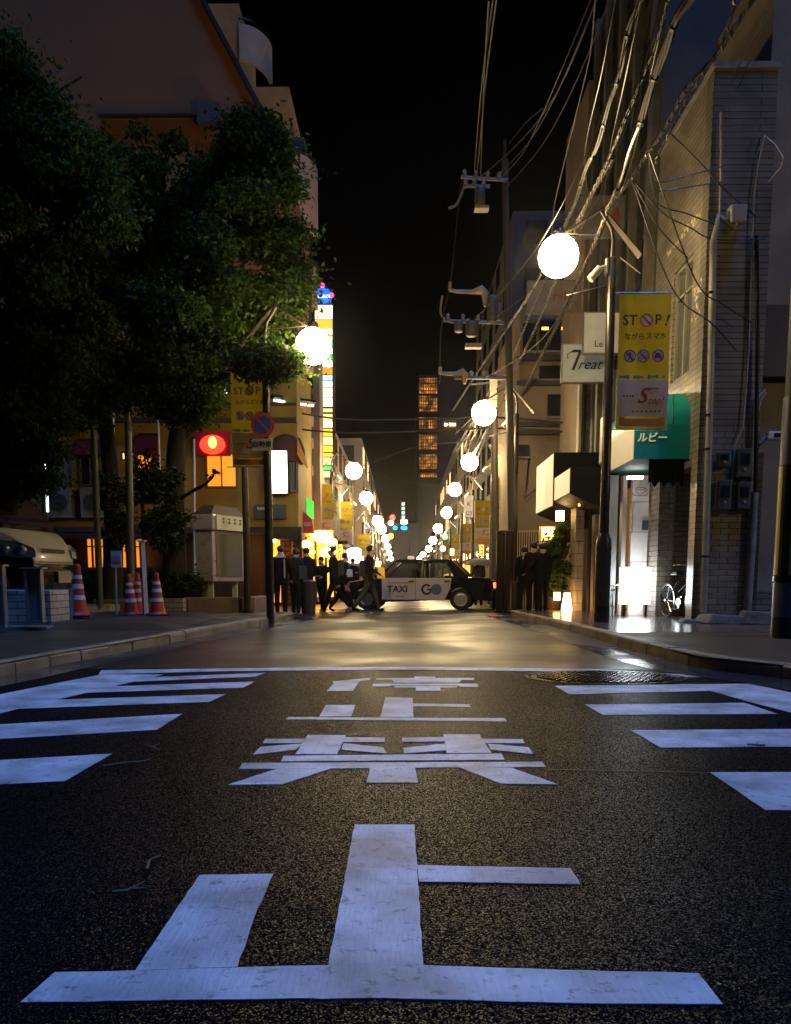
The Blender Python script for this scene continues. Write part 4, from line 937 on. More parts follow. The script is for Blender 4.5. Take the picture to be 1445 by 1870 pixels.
# shop windows and stuff along distant sidewalks: glowing shopfronts
for side, X, Y, w, z, c, e, lb in ((-1, at(612, 1060, 36).x, 37, 6, 2.2, (1, .42, .06), 3.0, 'glowing orange shop front beyond the pale left building corner'),
                          (-1, at(664, 1060, 53).x, 54, 8, 2.0, (1, .6, .16), 3.5, 'glowing cream shop front far down the left side'),
                          (1, at(872, 1060, 50).x, 51, 8, 2.0, (1, .5, .10), 3.0, 'glowing amber shop front far down the right side'),
                          (1, at(835, 1060, 71).x, 73, 20, 2.0, (1, .66, .25), 4.0, 'glowing pale shop front farthest down the right side')):
    t = {37: FB3, 54: FB4, 51: FB1, 73: FB2}[Y]
    m = MB(); m.bb(X - side * .08, X - side * .032, Y, Y + w, gz(Y) + .4, gz(Y) + z + .4); m.build('shop_window', mat('shopglow_%d' % Y, c, .5, emit=e, ecol=c), t, world=True)
    m = MB()
    for k in range(int(w) + 1): m.bb(X - side * .12, X - side * .082, Y + k, Y + k + .08, gz(Y) + .3, gz(Y) + z + .5)
    m.bb(X - side * .5, X - side * .035, Y, Y + w, gz(Y) + z + .5, gz(Y) + z + .65); m.build('shop_frame', M_CANOPY, t, world=True)

# ================================================================== UTILITY POLES & CABLES
def upole(x, ybase, ytop, Y, r, label, arms, xt):
    p = at(x, ybase, Y); zt = at(x, ytop, Y).z
    t = thing('utility_pole', (p.x, Y, 0), label, 'utility pole')
    m = MB(); q = at(xt, ytop, Y) - Vector((p.x, Y, 0)); m.tube([(0, 0, 0), q * .75, q * .96, q * .961, q], [r * 1.2, r, r * .85, r * .4, r * .35], 14); m.build('pole', mat('utility_grey', (.06, .045, .035), .6, var=.3), t, smooth=True)
    return t, p, zt
t, p, zt = upole(938, 1112, 255, 22.0, .095, 'slender tall utility pole carrying crossarms and transformers', 0, 922)
MI = mat('insulator_pale', (.26, .20, .15), .4); MT = mat('transformer_grey', (.10, .085, .075), .5, var=.3)
def arm(y, x0, x1, n, zig=0):
    m = MB(); a, b_ = at(x0, y, 22 - .12), at(x1, y + zig, 22 - .12); m.tube([a, b_], .04, 6); m.build('crossarm', MT, t, world=True)
    for i in range(n):
        q = a.lerp(b_, (i + .3) / n); m = MB(); m.lathe([(.03, .03), (.06, .06), (.035, .1), (.06, .13), (.03, .18)], q, 8); m.build('insulator', MI, t, world=True, smooth=True)
arm(323, 842, 927, 4, 6); arm(340, 846, 895, 3); arm(585, 810, 920, 4, 5); arm(690, 830, 925, 4)
def transformer(x, y, w_, h_):
    c = at(x, y, 21.9); k = 21.9 / 1450; m = MB(); m.lathe([(w_ * k * .9, -h_ * k), (w_ * k, -h_ * k * .9), (w_ * k, h_ * k * .8), (w_ * k * .8, h_ * k), (w_ * k * .3, h_ * k * 1.1)], c, 14); m.build('transformer', MT, t, world=True, smooth=True, smooth_angle=R(50))
transformer(877, 358, 9, 14); transformer(899, 565, 8, 22); transformer(912, 570, 5, 14); transformer(862, 600, 11, 12); transformer(838, 596, 8, 9)
m = MB(); pxbox(m, 868, 894, 374, 379, 21.8, .3); pxbox(m, 850, 880, 626, 634, 21.8, .2); m.build('bracket', MI, t, world=True)
def hook(x0, y0, s_):
    k = s_; P = [at(x0, y0 - 14 * k, 21.9), at(x0, y0, 21.9), at(x0 + 10 * k, y0 + 3 * k, 21.9), at(x0 + 40 * k, y0 + 4 * k, 21.9), at(x0 + 58 * k, y0, 21.9), at(x0 + 64 * k, y0 + 6 * k, 21.9), at(x0 + 64 * k, y0 + 30 * k, 21.9)]
    m = MB(); m.tube(P, [.05, .06, .05, .06, .12, .11, .04], 8); m.build('cable_hanger', MI, t, world=True, smooth=True)
hook(822, 529, 1.0); hook(804, 680, .7)
t, p, zt = upole(905, 1110, 700, 24.5, .10, 'short thick pole behind the second right globe lamp', 0, 903)
m = MB(); A, B = at(894, 745, 24.3), at(908, 690, 24.3); m.bb(A.x, B.x, 24.2, 24.45, A.z, B.z); m.build('box', mat('cream_box', (.5, .45, .34), .5), t, world=True)
m = MB(); m.tube([at(860, 702, 24.4), at(900, 698, 24.4), at(925, 706, 24.4)], .03, 6); m.build('crossarm', MT, t, world=True)
for x, Y, w_, lb in ((916, 21.3, .16, 'dark thick post left of the slender utility pole, in front of the taxi boot'), (929, 20.9, .12, 'dark thinner post right beside the thick one by the kerb')):
    p = at(x, 1118, Y); t = thing('dark_post', (p.x, Y, 0), lb, 'post', 'dark posts at the right kerb'); m = MB(); m.lathe([(w_, 0), (w_, at(x, 970, Y).z), (w_ * .5, at(x, 968, Y).z)], n=14); m.build('post', mat('post_brown', (.035, .022, .02), .4, .4), t, smooth=True)
    m = MB(); m.lathe([(w_ + .03, 0), (w_ + .03, .06)], n=14); m.build('base_plate', M_DARKMETAL, t)

MCB = mat('cable_sheath', (.03, .025, .02), .55, .0, var=.4, spec=.3); MCD = mat('cable_dark', (.03, .03, .03), .4)
def Hz(px, py, z):
    d = ray(px, py); return Vector((0, 0, CAMH)) + d * ((z - CAMH) / d.z)
def dense(P, n=10):
    out = []
    for i in range(len(P) - 1):
        p0, p1, p2, p3 = P[max(i - 1, 0)], P[i], P[i + 1], P[min(i + 2, len(P) - 1)]
        for k in range(n):
            q = k / n; out.append(.5 * ((2 * p1) + (-p0 + p2) * q + (2 * p0 - 5 * p1 + 4 * p2 - p3) * q * q + (-p0 + 3 * p1 - 3 * p2 + p3) * q ** 3))
    return out + [P[-1]]
def cable(pts, z, r, label, strands=1, spiral=False, mt=None, pitch=.9, ties=False):
    P = dense([Hz(x, y, z) for x, y in pts]); mt = mt or MCB; r = r * .62
    t = thing('cable', tuple(P[len(P) // 2]), label, 'cable', 'overhead cables on the right side')
    def offs(ph, rad, tw):
        out = []; s_ = 0
        for i, p in enumerate(P):
            if i: s_ += (p - P[i - 1]).length
            d = (P[min(i + 1, len(P) - 1)] - P[max(i - 1, 0)]).normalized(); a = d.cross(Vector((0, 0, 1))).normalized(); b_ = a.cross(d); q = ph + s_ * tw
            out.append(p + (a * math.cos(q) + b_ * math.sin(q)) * rad)
        return out
    m = MB()
    if strands == 1: m.tube(P, r, 7)
    else:
        for k in range(strands): m.tube(offs(k * 6.2832 / strands, r * .62, 1.2), r * .5, 5)
    m.build('sheath', mt, t, world=True, smooth=True)
    if spiral:
        # finer path for the wrap
        Q = []; 
        for a, b_ in zip(P, P[1:]):
            L_ = (b_ - a).length; n = max(2, int(L_ / .04))
            for k in range(n): Q.append(a.lerp(b_, k / n))
        s_ = 0; out = []
        for i, p in enumerate(Q):
            if i: s_ += (p - Q[i - 1]).length
            d = (Q[min(i + 1, len(Q) - 1)] - Q[max(i - 1, 0)]).normalized(); a = d.cross(Vector((0, 0, 1))).normalized(); b_ = a.cross(d); q = s_ * 6.2832 / .22
            out.append(p + (a * math.cos(q) + b_ * math.sin(q)) * (r * 1.35))
        m = MB(); m.tube(out, .009, 4); m.build('spiral_wrap', mat('wrap_pale', (.20, .17, .13), .3), t, world=True, smooth=True)
    if ties:
        m = MB(); s_ = 0
        for i in range(1, len(P)):
            s_ += (P[i] - P[i - 1]).length
            if s_ > .85: s_ = 0; d = (P[i] - P[i - 1]).normalized(); m.tube([P[i] - d * .02, P[i] + d * .02], r * 1.25, 8)
        if m.v: settag(m.build('ties', MCD, t, world=True), kind='stuff')
    return t
cable([(1098, -40), (1088, 0), (1081, 77), (1071, 132), (1037, 271), (1015, 363), (1011, 394), (1008, 430)], 7.6, .018, 'thin cable dropping to the nearest globe lamp from the top')
cable([(1180, -40), (1171, 0), (1148, 55), (1132, 132), (1114, 188), (1092, 262), (1071, 308), (1050, 370), (1015, 450), (972, 529), (933, 589), (880, 668), (828, 748)], 7.2, .05, 'long bundled cable, leftmost of the thick ones, running down to the far lamps', 3, False, ties=True)
cable([(1300, -60), (1262, -5), (1237, 31), (1216, 89), (1191, 154), (1169, 228)], 7.0, .075, 'thickest cable bundle with dark ties at the upper right', 5, False, ties=True)
cable([(1169, 228), (1152, 270), (1128, 345)], 7.0, .045, 'smooth pale sleeve below the thickest cable bundle', 1, mt=mat('sleeve_cream', (.30, .27, .21), .3))
cable([(1128, 345), (1091, 436), (1052, 523), (1025, 580), (990, 649), (951, 727)], 6.9, .055, 'cable bundle crossing before the Treat sign down to the second lamp', 3, True)
cable([(1225, -20), (1200, 74), (1166, 160), (1135, 234), (1108, 299), (1060, 400), (1002, 544), (972, 613), (927, 706), (905, 760)], 7.1, .035, 'thin twisted cable between the two thickest upper bundles', 2, True)
cable([(1120, 290), (1040, 430), (975, 559), (930, 667), (885, 740)], 7.25, .03, 'spiral wrapped cable passing behind the nearest globe lamp', 1, True)
cable([(1440, -60), (1395, -20), (1366, 15), (1308, 102), (1256, 160), (1216, 231), (1185, 277), (1154, 326), (1108, 382), (1099, 388)], 7.15, .04, 'spiral wrapped cable ending at the tip of the nearest lamp', 3, True)
cable([(1350, -40), (1343, 0), (1326, 62), (1300, 112), (1262, 170), (1222, 245), (1196, 300)], 7.5, .03, 'cable beside the spiral wrapped one, over the brick roof edge', 2, True)
cable([(1415, -30), (1406, 0), (1382, 77), (1339, 182), (1323, 200)], 9.0, .014, 'thin wire dropping onto the top of the brick tower')
cable([(1398, 20), (1380, 60), (1345, 130), (1330, 170)], 9.1, .012, 'thinner parallel wire above the brick tower')
for k, (a, b_, lb) in enumerate((((902, -10), (866, 320), 'left strand of three wires rising into the dark sky'), ((908, -10), (871, 325), 'middle strand of three wires rising into the dark sky'), ((893, 0), (878, 322), 'right strand of three wires rising into the dark sky'))):
    P = [at(a[0], a[1], 12.0), at((a[0] + b_[0]) / 2 - 4 + k, (a[1] + b_[1]) / 2, 16), at(b_[0], b_[1], 21.9)]
    m = MB(); m.tube(dense(P), .014, 5); m.build('wire', MCB, smooth=True, tag=(lb, 'wire', 'thin wires in the sky'))
HUB = [Hz(1185, 277, 7.15), Hz(1222, 245, 7.5), Hz(1154, 326, 7.15)]
def wire(pts, r, label, mt=None, grp='thin wires crossing the street and facades', hub=None):
    m = MB(); P = [at(x, y, Y) for x, y, Y in pts]
    if hub is not None: P = [HUB[hub]] + P
    m.tube(dense(P, 6), r, 5); m.build('wire', mt or MCD, smooth=True, tag=(label, 'wire', grp))
wire([(1231, 249, 13.5), (1280, 297, 13.9), (1323, 345, 14.15), (1380, 395, 14.1)], .012, 'dark wire slanting down across the top of the brick corner', hub=1)
wire([(1200, 330, 13.8), (1250, 322, 14), (1322, 303, 14.2)], .01, 'upper nearly level dark wire on the brick side wall', hub=0)
wire([(1195, 345, 13.8), (1250, 342, 14), (1320, 332, 14.2)], .01, 'lower nearly level dark wire on the brick side wall', hub=0)
wire([(1200, 368, 13.8), (1255, 390, 14), (1315, 413, 14.2)], .011, 'dark wire falling to the right below the level pair', hub=0)
wire([(1210, 388, 13.8), (1260, 415, 14), (1305, 437, 14.2), (1400, 436, 14.1)], .011, 'dark wire falling to the rain hopper', hub=2)
wire([(1200, 410, 13.8), (1230, 445, 14), (1256, 470, 14.2)], .011, 'short dark wire above the tall window', hub=2)
wire([(1207, 480, 13.7), (1245, 550, 13.9), (1300, 590, 14.1), (1345, 640, 14.1)], .012, 'dark wire sagging over the window of the brick wall', hub=2)
wire([(1270, 510, 13.9), (1320, 555, 14.1), (1375, 590, 14.1)], .012, 'dark wire on the brick tower right of the window', hub=0)
wire([(1133, 470, 13.9), (1158, 490, 13.5), (1170, 499, 13.3)], .008, 'bright short wire right of the nearest lamp head', M_STEEL)
wire([(930, 262, 22), (960, 225, 18), (992, 197, 15)], .008, 'thin guy wire at the top of the slender utility pole', MCB)
wire([(640, 858, 33), (700, 838, 33), (770, 815, 33), (925, 800, 33)], .015, 'lit wire crossing the street above the second left lamp', MCB)
wire([(500, 745, 30), (620, 765, 28), (760, 766, 27), (900, 762, 26), (1060, 775, 25)], .03, 'upper dark cable crossing the whole street')
wire([(500, 778, 30), (620, 790, 28), (760, 788, 27), (900, 782, 26), (1060, 790, 25)], .03, 'lower dark cable crossing the whole street')
wire([(670, 862, 33), (740, 880, 35), (820, 885, 38)], .015, 'faint wire right of the second left lamp', MCB)
for k, x in enumerate((862, 873, 884)):
    wire([(x + 12, 775, 30), (x + 2, 800, 31), (x - 12, 838, 32)], .02, ['left', 'middle', 'right'][k] + ' one of three lit cables fanning down to the third right lamp', MCB)

# tangle around the slender pole: droop lines, service drops
rr = random.Random(21)
wire([(842, 335, 21.9), (832, 430, 21.9), (822, 520, 21.9), (806, 600, 21.9), (803, 700, 22)], .022, 'lit cable drooping along the left of the pole brackets', MCB)
wire([(846, 345, 21.9), (835, 372, 21.8), (820, 380, 21.7)], .035, 'short curved jumper cable left of the upper transformer', MI)
wire([(808, 540, 21.9), (806, 575, 21.9), (830, 590, 21.9), (858, 583, 21.9)], .03, 'looped jumper cable under the long pale bracket', MI)
k = 0
words = ['first', 'second', 'third', 'fourth', 'fifth', 'sixth', 'seventh', 'eighth', 'ninth', 'tenth', 'eleventh', 'twelfth']
for i in range(7):
    x0 = 850 + i * 12; y0 = rr.choice([330, 345, 588, 600, 690, 700]); x1 = 1000 + rr.uniform(-20, 70); y1 = y0 - 150 + rr.uniform(-90, 60)
    wire([(x0, y0, 21.9), ((x0 + x1) / 2, (y0 + y1) / 2 + 18, 17), (x1, y1, 12.5), (x1 + 110, y1 - 260, 10), (x1 + 200, -260, 8)], .008, words[i] + ' thin wire from the left in the fan rising from the slender pole', MCB, 'thin wires fanning from the slender pole')
for i in range(9):
    x0 = 905 + rr.uniform(-12, 20); y0 = 700 + rr.uniform(-10, 60)
    wire([(x0, y0, 24), (x0 - 35, y0 + 30 + rr.uniform(0, 20), 28), (x0 - 75 + rr.uniform(-10, 10), y0 + 90 + rr.uniform(0, 40), 36)], .014, words[i] + ' wire of the tangled service wires above the second right lamp', MCB if i % 2 else MCD, 'tangled service wires above the second right lamp')
for i in range(3):
    x0 = 1130 + i * 48
    wire([(x0, -30, 9.2), (x0 - 30 - i * 3, 130, 10.6), (x0 - 62 - i * 6, 300, 14), (1090 + i * 9, 420, 18.5)], .007, words[i] + ' thin wire from the left among the upper right cable bundles', MCD, 'thin wires among the upper cable bundles')

for x, y, Y, w_, h_, c, e, lb in ((620, 1000, 37.5, 10, 22, (1, .55, .10), 3.0, 'upright amber lit sign behind the tall striding walker'),
        (634, 968, 44, 9, 16, (1, .25, .05), 2.0, 'small red-orange lit sign below the second left globe lamp'),
        (659, 1022, 48, 10, 12, (1, .85, .5), 4.0, 'small cream lit sign behind the man in olive trousers'),
        (880, 1005, 38, 8, 20, (1, .5, .08), 2.0, 'upright amber lit sign above the taxi boot'),
        (826, 1008, 52, 7, 12, (1, .7, .25), 4.0, 'small yellow lit sign above the taxi rear window'),
        (690, 1030, 62, 8, 10, (1, .6, .2), 5.0, 'tiny amber lit sign at the foot of the far left lamps')):
    t, a, b_ = sign_box('lit_sign', x - w_ / 2, x + w_ / 2, y - h_ / 2, y + h_ / 2, Y, .2, mat('litsign_%d' % x, c, .5, emit=e, ecol=c), lb, 'lit sign')
    m = MB(); n_ = 3
    for i in range(n_): m.box(((a.x + b_.x) / 2, Y - .01, a.z + (b_.z - a.z) * (i + .6) / (n_ + .2)), ((b_.x - a.x) * .6, .01, (b_.z - a.z) * .1))
    m.build('printed_bars', M_RED, t, world=True)
# ================================================================== LEFT: GABLE APARTMENT BUILDING
YL = 27.0
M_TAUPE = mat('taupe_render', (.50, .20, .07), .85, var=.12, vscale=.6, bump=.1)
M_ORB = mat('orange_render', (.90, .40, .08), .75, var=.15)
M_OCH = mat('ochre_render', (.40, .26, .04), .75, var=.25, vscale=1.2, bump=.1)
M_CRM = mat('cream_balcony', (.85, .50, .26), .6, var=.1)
t = thing('gable_building', (at(490, 1110, YL).x, YL, 0), 'large taupe building with a slanted gable and orange trim', 'building')
m = MB(); P = [at(-500, 640, YL), at(560, 640, YL), at(560, 420, YL), at(505, 245, YL), at(375, 0, YL), at(300, -140, YL), at(-500, -140, YL)]
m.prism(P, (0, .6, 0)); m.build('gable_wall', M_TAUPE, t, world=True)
m = MB(); 
def trim(a, b_, w_): 
    A, B = at(*a, YL), at(*b_, YL); d = (B - A).normalized(); n = Vector((-d.z, 0, d.x)) * w_; m.prism([A, B, B + n, A + n], (0, -.12, 0))
trim((300, -140), (375, 0), -.12); trim((375, 0), (505, 245), -.12); m.build('edge_trim', mat('trim_dark', (.05, .035, .025), .7), t, world=True)
m = MB()
for (x0, x1, y0, y1, Y) in ((340, 436, 6, 300, 28.2), (430, 528, 158, 420, 28.0), (480, 541, 340, 640, 27.8)): pxbox(m, x0, x1, y0, y1, Y, 3.0)
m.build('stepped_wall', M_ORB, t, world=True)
m = MB(); pxbox(m, 360, 399, 187, 222, 26.6, .39); m.build('vent_box', mat('vent_grey', (.12, .11, .11), .6), t, world=True)
m = MB(); pxbox(m, 180, 500, 206, 210, 26.8, .19); m.build('ledge', mat('trim_dark', (.05, .035, .025), .7), t, world=True)
def balcony(x0, x1, y0, y1, Y):
    a, b_ = at(x0, y1, Y), at(x1, y0, Y); rad = (b_.x - a.x)
    m = MB(); n = 12
    V = [(a.x + rad * math.sin(math.pi / 2 * k / n), Y + 1.2 - 1.2 * math.cos(math.pi / 2 * k / n), z) for k in range(n + 1) for z in (a.z, b_.z)]
    V2 = [(a.x + (rad - .12) * math.sin(math.pi / 2 * k / n), Y + 1.2 - 1.08 * math.cos(math.pi / 2 * k / n), z) for k in range(n + 1) for z in (a.z, b_.z)]
    m.add(V + V2, [(2 * k, 2 * k + 2, 2 * k + 3, 2 * k + 1) for k in range(n)] + [(2 * n + 2 + 2 * k + 1, 2 * n + 2 + 2 * k + 3, 2 * n + 2 + 2 * k + 2, 2 * n + 2 + 2 * k) for k in range(n)] + [(2 * k + 1, 2 * k + 3, 2 * n + 2 + 2 * k + 3, 2 * n + 2 + 2 * k + 1) for k in range(n)] + [(2 * k, 2 * n + 2 + 2 * k, 2 * n + 4 + 2 * k, 2 * k + 2) for k in range(n)])
    bl = m.build('balcony', M_CRM, t, world=True, smooth=True, smooth_angle=R(50))
    m = MB(); m.tube([(a.x + (rad - .06) * math.sin(math.pi / 2 * k / n), Y + 1.2 - 1.14 * math.cos(math.pi / 2 * k / n), b_.z + .18) for k in range(n + 1)], .03, 6); m.build('rail', M_DARKMETAL, bl, world=True)
balcony(437, 486, 42, 112, 28.1); balcony(536, 573, 278, 410, 27.6); balcony(536, 573, 470, 545, 27.6)
m = MB(); pxbox(m, 541, 556, 250, 640, 28.4, 1.5); m.build('inner_wall', M_GREYW, t, world=True)
# lower ochre part
t = thing('ochre_building', (at(540, 1110, YL).x, YL - .3, 0), 'ochre yellow corner shop building behind the trees and people', 'building')
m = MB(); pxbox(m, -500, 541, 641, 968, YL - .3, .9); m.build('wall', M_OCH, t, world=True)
m = MB(); A = at(541, 968, YL); B = at(541, 641, YL); m.bb(A.x - 1, A.x, YL + .6, 35, A.z, B.z); m.build('side_wall', M_OCH, t, world=True)
m = MB(); pxbox(m, -500, 300, 969, 1112, YL + .35, .2); pxbox(m, 300, 505, 969, 1112, YL + .2, .3); m.build('ground_floor_wall', mat('dark_shop_wall', (.05, .035, .025), .7), t, world=True)
m = MB(); pxbox(m, -500, 541, 660, 668, YL - .42, .11); pxbox(m, -500, 541, 735, 741, YL - .42, .11); pxbox(m, -500, 541, 762, 772, YL - .5, .19); pxbox(m, -500, 551, 962, 974, YL - .7, .39); m.build('ledge', mat('trim_dark', (.05, .035, .025), .7), t, world=True)
for x0, x1, y0, y1, mt in ((88, 126, 812, 885, mat('blind_grey', (.16, .16, .13), .6)), (150, 180, 828, 884, M_DWIN), (380, 430, 830, 888, mat('window_orange', (1, .5, .1), .5, emit=1.1, ecol=(1, .30, .015))), (254, 278, 828, 880, mat('window_orange', (1, .5, .1), .5)), (90, 116, 505, 538, mat('window_orange', (1, .5, .1), .5)), (138, 188, 505, 538, mat('window_orange', (1, .5, .1), .5)), (225, 232, 828, 838, M_WARM), (533, 541, 843, 895, M_DWIN), (535, 541, 590, 630, M_DWIN)):
    Yw = YL - .36 if y0 > 641 else YL - .03
    m = MB(); pxbox(m, x0, x1, y0, y1, Yw, .03 if y0 < 641 else .058); w = m.build('window', mt, t, world=True)
    m = MB(); A, B = at(x0, y1, Yw), at(x1, y0, Yw); e = .07
    for u0, u1, v0, v1 in ((A.x - e, B.x + e, B.z, B.z + e), (A.x - e, B.x + e, A.z - e, A.z), (A.x - e, A.x, A.z, B.z), (B.x, B.x + e, A.z, B.z), ((A.x + B.x) / 2 - .02, (A.x + B.x) / 2 + .02, A.z, B.z)): m.bb(u0, u1, Yw - .04, Yw - .003, v0, v1)
    m.build('frame', mat('shutter_frame', (.14, .12, .08), .5), w, world=True)
for x0, x1 in ((88, 127), (148, 190)):
    m = MB(); A, B = pxbox(m, x0, x1, 890, 945, YL - .75, .4); m.build('balcony_screen', mat('screen_grey', (.24, .22, .19), .6, var=.3), t, world=True)
    m = MB(); c = (A + B) / 2; m.lathe([(.28, -.02), (.28, .0)], (c.x, YL - .76, c.z), 18, axis='Y'); m.build('fan_grille', mat('fan_dark', (.05, .045, .04), .7), t, world=True)
M_AWR = mat('awning_wine', (.14, .008, .006), .95, var=.2, spec=.1)
for x0, x1, y0, y1 in ((128, 196, 800, 830), (240, 288, 790, 826)):
    m = MB(); A, B = at(x0, y1, YL - 1.0), at(x1, y0, YL - .4); m.prism([(A.x, YL - 1.0, A.z), (A.x, YL - .31, A.z), (A.x, YL - .31, B.z)], (B.x - A.x, 0, 0)); m.build('awning', M_AWR, t, world=True)
# red lantern sign
t = thing('red_lit_sign', tuple(at(386, 832, 26.3)), 'glowing red oval lantern sign above the orange window', 'lit sign')
m = MB(); A, B = at(354, 832, 26.4), at(419, 788, 26.4); m.bb(A.x, B.x, 26.4, 26.55, A.z, B.z); m.build('board', mat('sign_dark_red', (.25, .01, .02), .5), t, world=True)
m = MB(); m.ball(at(388, 812, 26.3), .36, 18, 12, 0, (1.15, .35, .85)); m.build('red_lantern', mat('lantern_red', (1, .03, .02), .5, emit=3.5, ecol=(1, .03, .012)), t, world=True, smooth=True)
m = MB(); m.ball(at(388, 808, 26.1), .13, 12, 10, 0, (1, .5, 1.4)); m.build('bulb', mat('lantern_core', (1, .5, .1), .5, emit=12, ecol=(1, .35, .03)), t, world=True, smooth=True)
# white lit sign
t = thing('white_lit_sign', tuple(at(505, 905, 26.0)), 'dazzling white upright lightbox sign on the ochre wall', 'lit sign')
m = MB(); pxbox(m, 487.5, 523, 823, 900, 26.0, .12); m.build('light_face', mat('sign_dazzle', (1, 1, 1), .4, emit=7, ecol=(.95, 1, .92)), t, world=True, bevel=.03)
m = MB(); A, B = at(486, 901, 26.13), at(524.5, 822, 26.13); m.bb(A.x, B.x, 26.13, 26.6, A.z, B.z); m.build('case', M_DARKMETAL, t, world=True)
t = thing('wall_plate', tuple(at(490, 949, 26.5)), 'blue-grey name plate on the ochre wall under the white sign', 'sign')
m = MB(); pxbox(m, 467, 522, 921, 947, 26.55, .1); m.build('board', mat('plate_blue', (.07, .075, .09), .5), t, world=True)
m = MB()
for i in range(5): pxbox(m, 470 + i * 5, 473 + i * 5, 926, 931, 26.53, .015)
m.build('small_print', M_WHITE, t, world=True)
# round corner canopy
t = thing('corner_canopy', tuple(at(540, 830, 26.4)), 'brown and orange rounded canopy at the ochre building corner', 'canopy')
c = at(540, 845, 26.9); m = MB(); m.lathe([(.62, .0), (.6, .45), (.45, .8), (.2, .95)], (c.x - .3, 27.0, c.z), 20); m.build('hood', mat('hood_brown', (.12, .045, .02), .9, spec=.1), t, world=True, smooth=True)
m = MB(); A = at(547, 805, 26.3); m.prism([at(543, 801, 26.4), at(551, 822, 26.4), at(562, 852, 26.4), at(554, 848, 26.4), at(543, 830, 26.4)], (0, .4, 0)); m.build('orange_flap', mat('flap_orange', (.7, .28, .04), .6), t, world=True)
# corner shop entrance
t = thing('corner_shop', tuple(at(530, 1112, 26.6)), 'orange-lit corner shop entrance with hanging ornaments', 'shop')
m = MB(); pxbox(m, 489, 511, 985, 1100, 26.7, .1); m.build('lit_doorway', mat('door_glow', (1, .4, .06), .5, emit=2.2, ecol=(1, .3, .025)), t, world=True)
m = MB(); pxbox(m, 511.5, 545, 985, 1108, 26.75, .15); m.build('slat_wall', brick_mat('red_slats', (.32, .07, .03), (.25, .05, .02), (.03, .01, .01), 4, .16, .02), t, world=True)
m = MB(); pxbox(m, 546, 551, 975, 1112, 26.2, .15); pxbox(m, 483, 487, 975, 1112, 26.3, .12); m.build('post', M_WOOD, t, world=True)
m = MB(); pxbox(m, 488, 551, 972, 984, 25.9, .9); m.build('eave', M_WOOD, t, world=True)
m = MB(); pxbox(m, 489, 510, 1018, 1024, 26.6, .05); m.ball(at(501, 978 + 8, 26.3), .09, 10, 8); m.build('lamp', M_WARM2, t, world=True)
m = MB()
for i in range(6): m.ball(at(533 + (i % 2), 990 + i * 4, 26.2), .035, 8, 6)
m.build('ornament_string', M_PALE, t, world=True)
t = thing('wall_lamp', tuple(at(442, 1001, 26.5)), 'round glowing wall lamp right of the display kiosk', 'lamp'); m = MB(); m.ball((0, -.1, 0), .15, 12, 10); m.build('bulb', M_WARM2, t, smooth=True); m = MB(); m.box((0, .03, 0), (.12, .1, .2)); m.build('bracket', M_DARKMETAL, t)
# orange shop windows low left
t = thing('orange_lit_shop', tuple(at(215, 1110, 26.8)), 'orange-lit shop windows low behind the tree trunks', 'shop front')
for x0, x1, y0, y1 in ((160, 190, 984, 1036), (218, 262, 985, 1036)):
    m = MB(); pxbox(m, x0, x1, y0, y1, 26.9, .05); w = m.build('window', mat('shop_orange', (1, .45, .06), .5, emit=1.0, ecol=(1, .3, .02)), t, world=True)
    m = MB(); A, B = at(x0, y1, 26.88), at(x1, y0, 26.88)
    for k in range(4): xx = A.x + (B.x - A.x) * k / 3; m.bb(xx - .03, xx + .03, 26.82, 26.88, A.z, B.z)
    m.bb(A.x, B.x, 26.82, 26.88, (A.z + B.z) / 2 + .2, (A.z + B.z) / 2 + .24); m.build('frame', M_WOOD, w, world=True)
m = MB(); pxbox(m, 140, 275, 1036, 1112, 26.7, .3); pxbox(m, 100, 300, 972, 983, 26.3, .6); m.build('wall', M_WOOD, t, world=True)
# signs beyond the corner: green sign, red awning, glow
t = thing('green_shop_sign', tuple(at(560, 945, 30)), 'bright green slanted shop sign beside the orange banner', 'sign')
m = MB(); m.prism([at(554, 905, 30), at(572, 915, 30), at(572, 948, 30), at(556, 940, 30)], (0, .15, 0)); m.build('board', mat('green_glow', (.1, .8, .15), .5, emit=.8, ecol=(.08, 1, .1)), t, world=True)
m = MB(); pxbox(m, 543, 555, 898, 936, 30.2, .2); m.build('lit_panel', mat('pale_glow', (1, 1, .7), .5, emit=1.4, ecol=(1, 1, .6)), t, world=True)
t = thing('red_awning', tuple(at(555, 975, 29)), 'red shop awning with pale lettering below the green sign', 'awning')
m = MB(); m.prism([at(541, 922, 29), at(570, 948, 29), at(573, 973, 29), at(541, 974, 29)], (0, .5, 0)); m.build('cover', mat('red_awning', (.40, .03, .03), .6, emit=.08, ecol=(1, .05, .03)), t, world=True)
m = MB()
for i in range(7): p = at(550 + i * 3, 957, 28.97); m.box(p, (.03, .01, .14)); m.box(p + Vector((0, 0, .06)), (.05, .01, .02))
m.build('lettering', M_WHITE, t, world=True)
for x, y, r_, lb in ((590, 980, .30, 'wide glaring yellow paper lantern under the orange banner'), (577, 976, .18, 'glaring lantern left of the widest one'), (604, 990, .2, 'glaring lantern right of the widest one'), (561, 994, .2, 'small warm lantern over the standing group'), (599, 1008, .24, 'low white-yellow lantern above the walkers'), (571, 1008, .09, 'tiny white lantern above the standing group')):
    t = thing('paper_lantern', tuple(at(x, y, 30.5)), lb, 'lantern', 'glowing lanterns at the left shop'); m = MB(); m.ball((0, 0, 0), r_, 16, 10, 0, (1.25, 1, .8)); m.build('lamp_shade', mat('lantern_yellow', (1, .8, .3), .5, emit=14, ecol=(1, .50, .08)), t, smooth=True)
    m = MB(); m.lathe([(.07, r_ * .76), (.07, r_ * .86)], n=10); m.build('cap', M_BLACK, t)
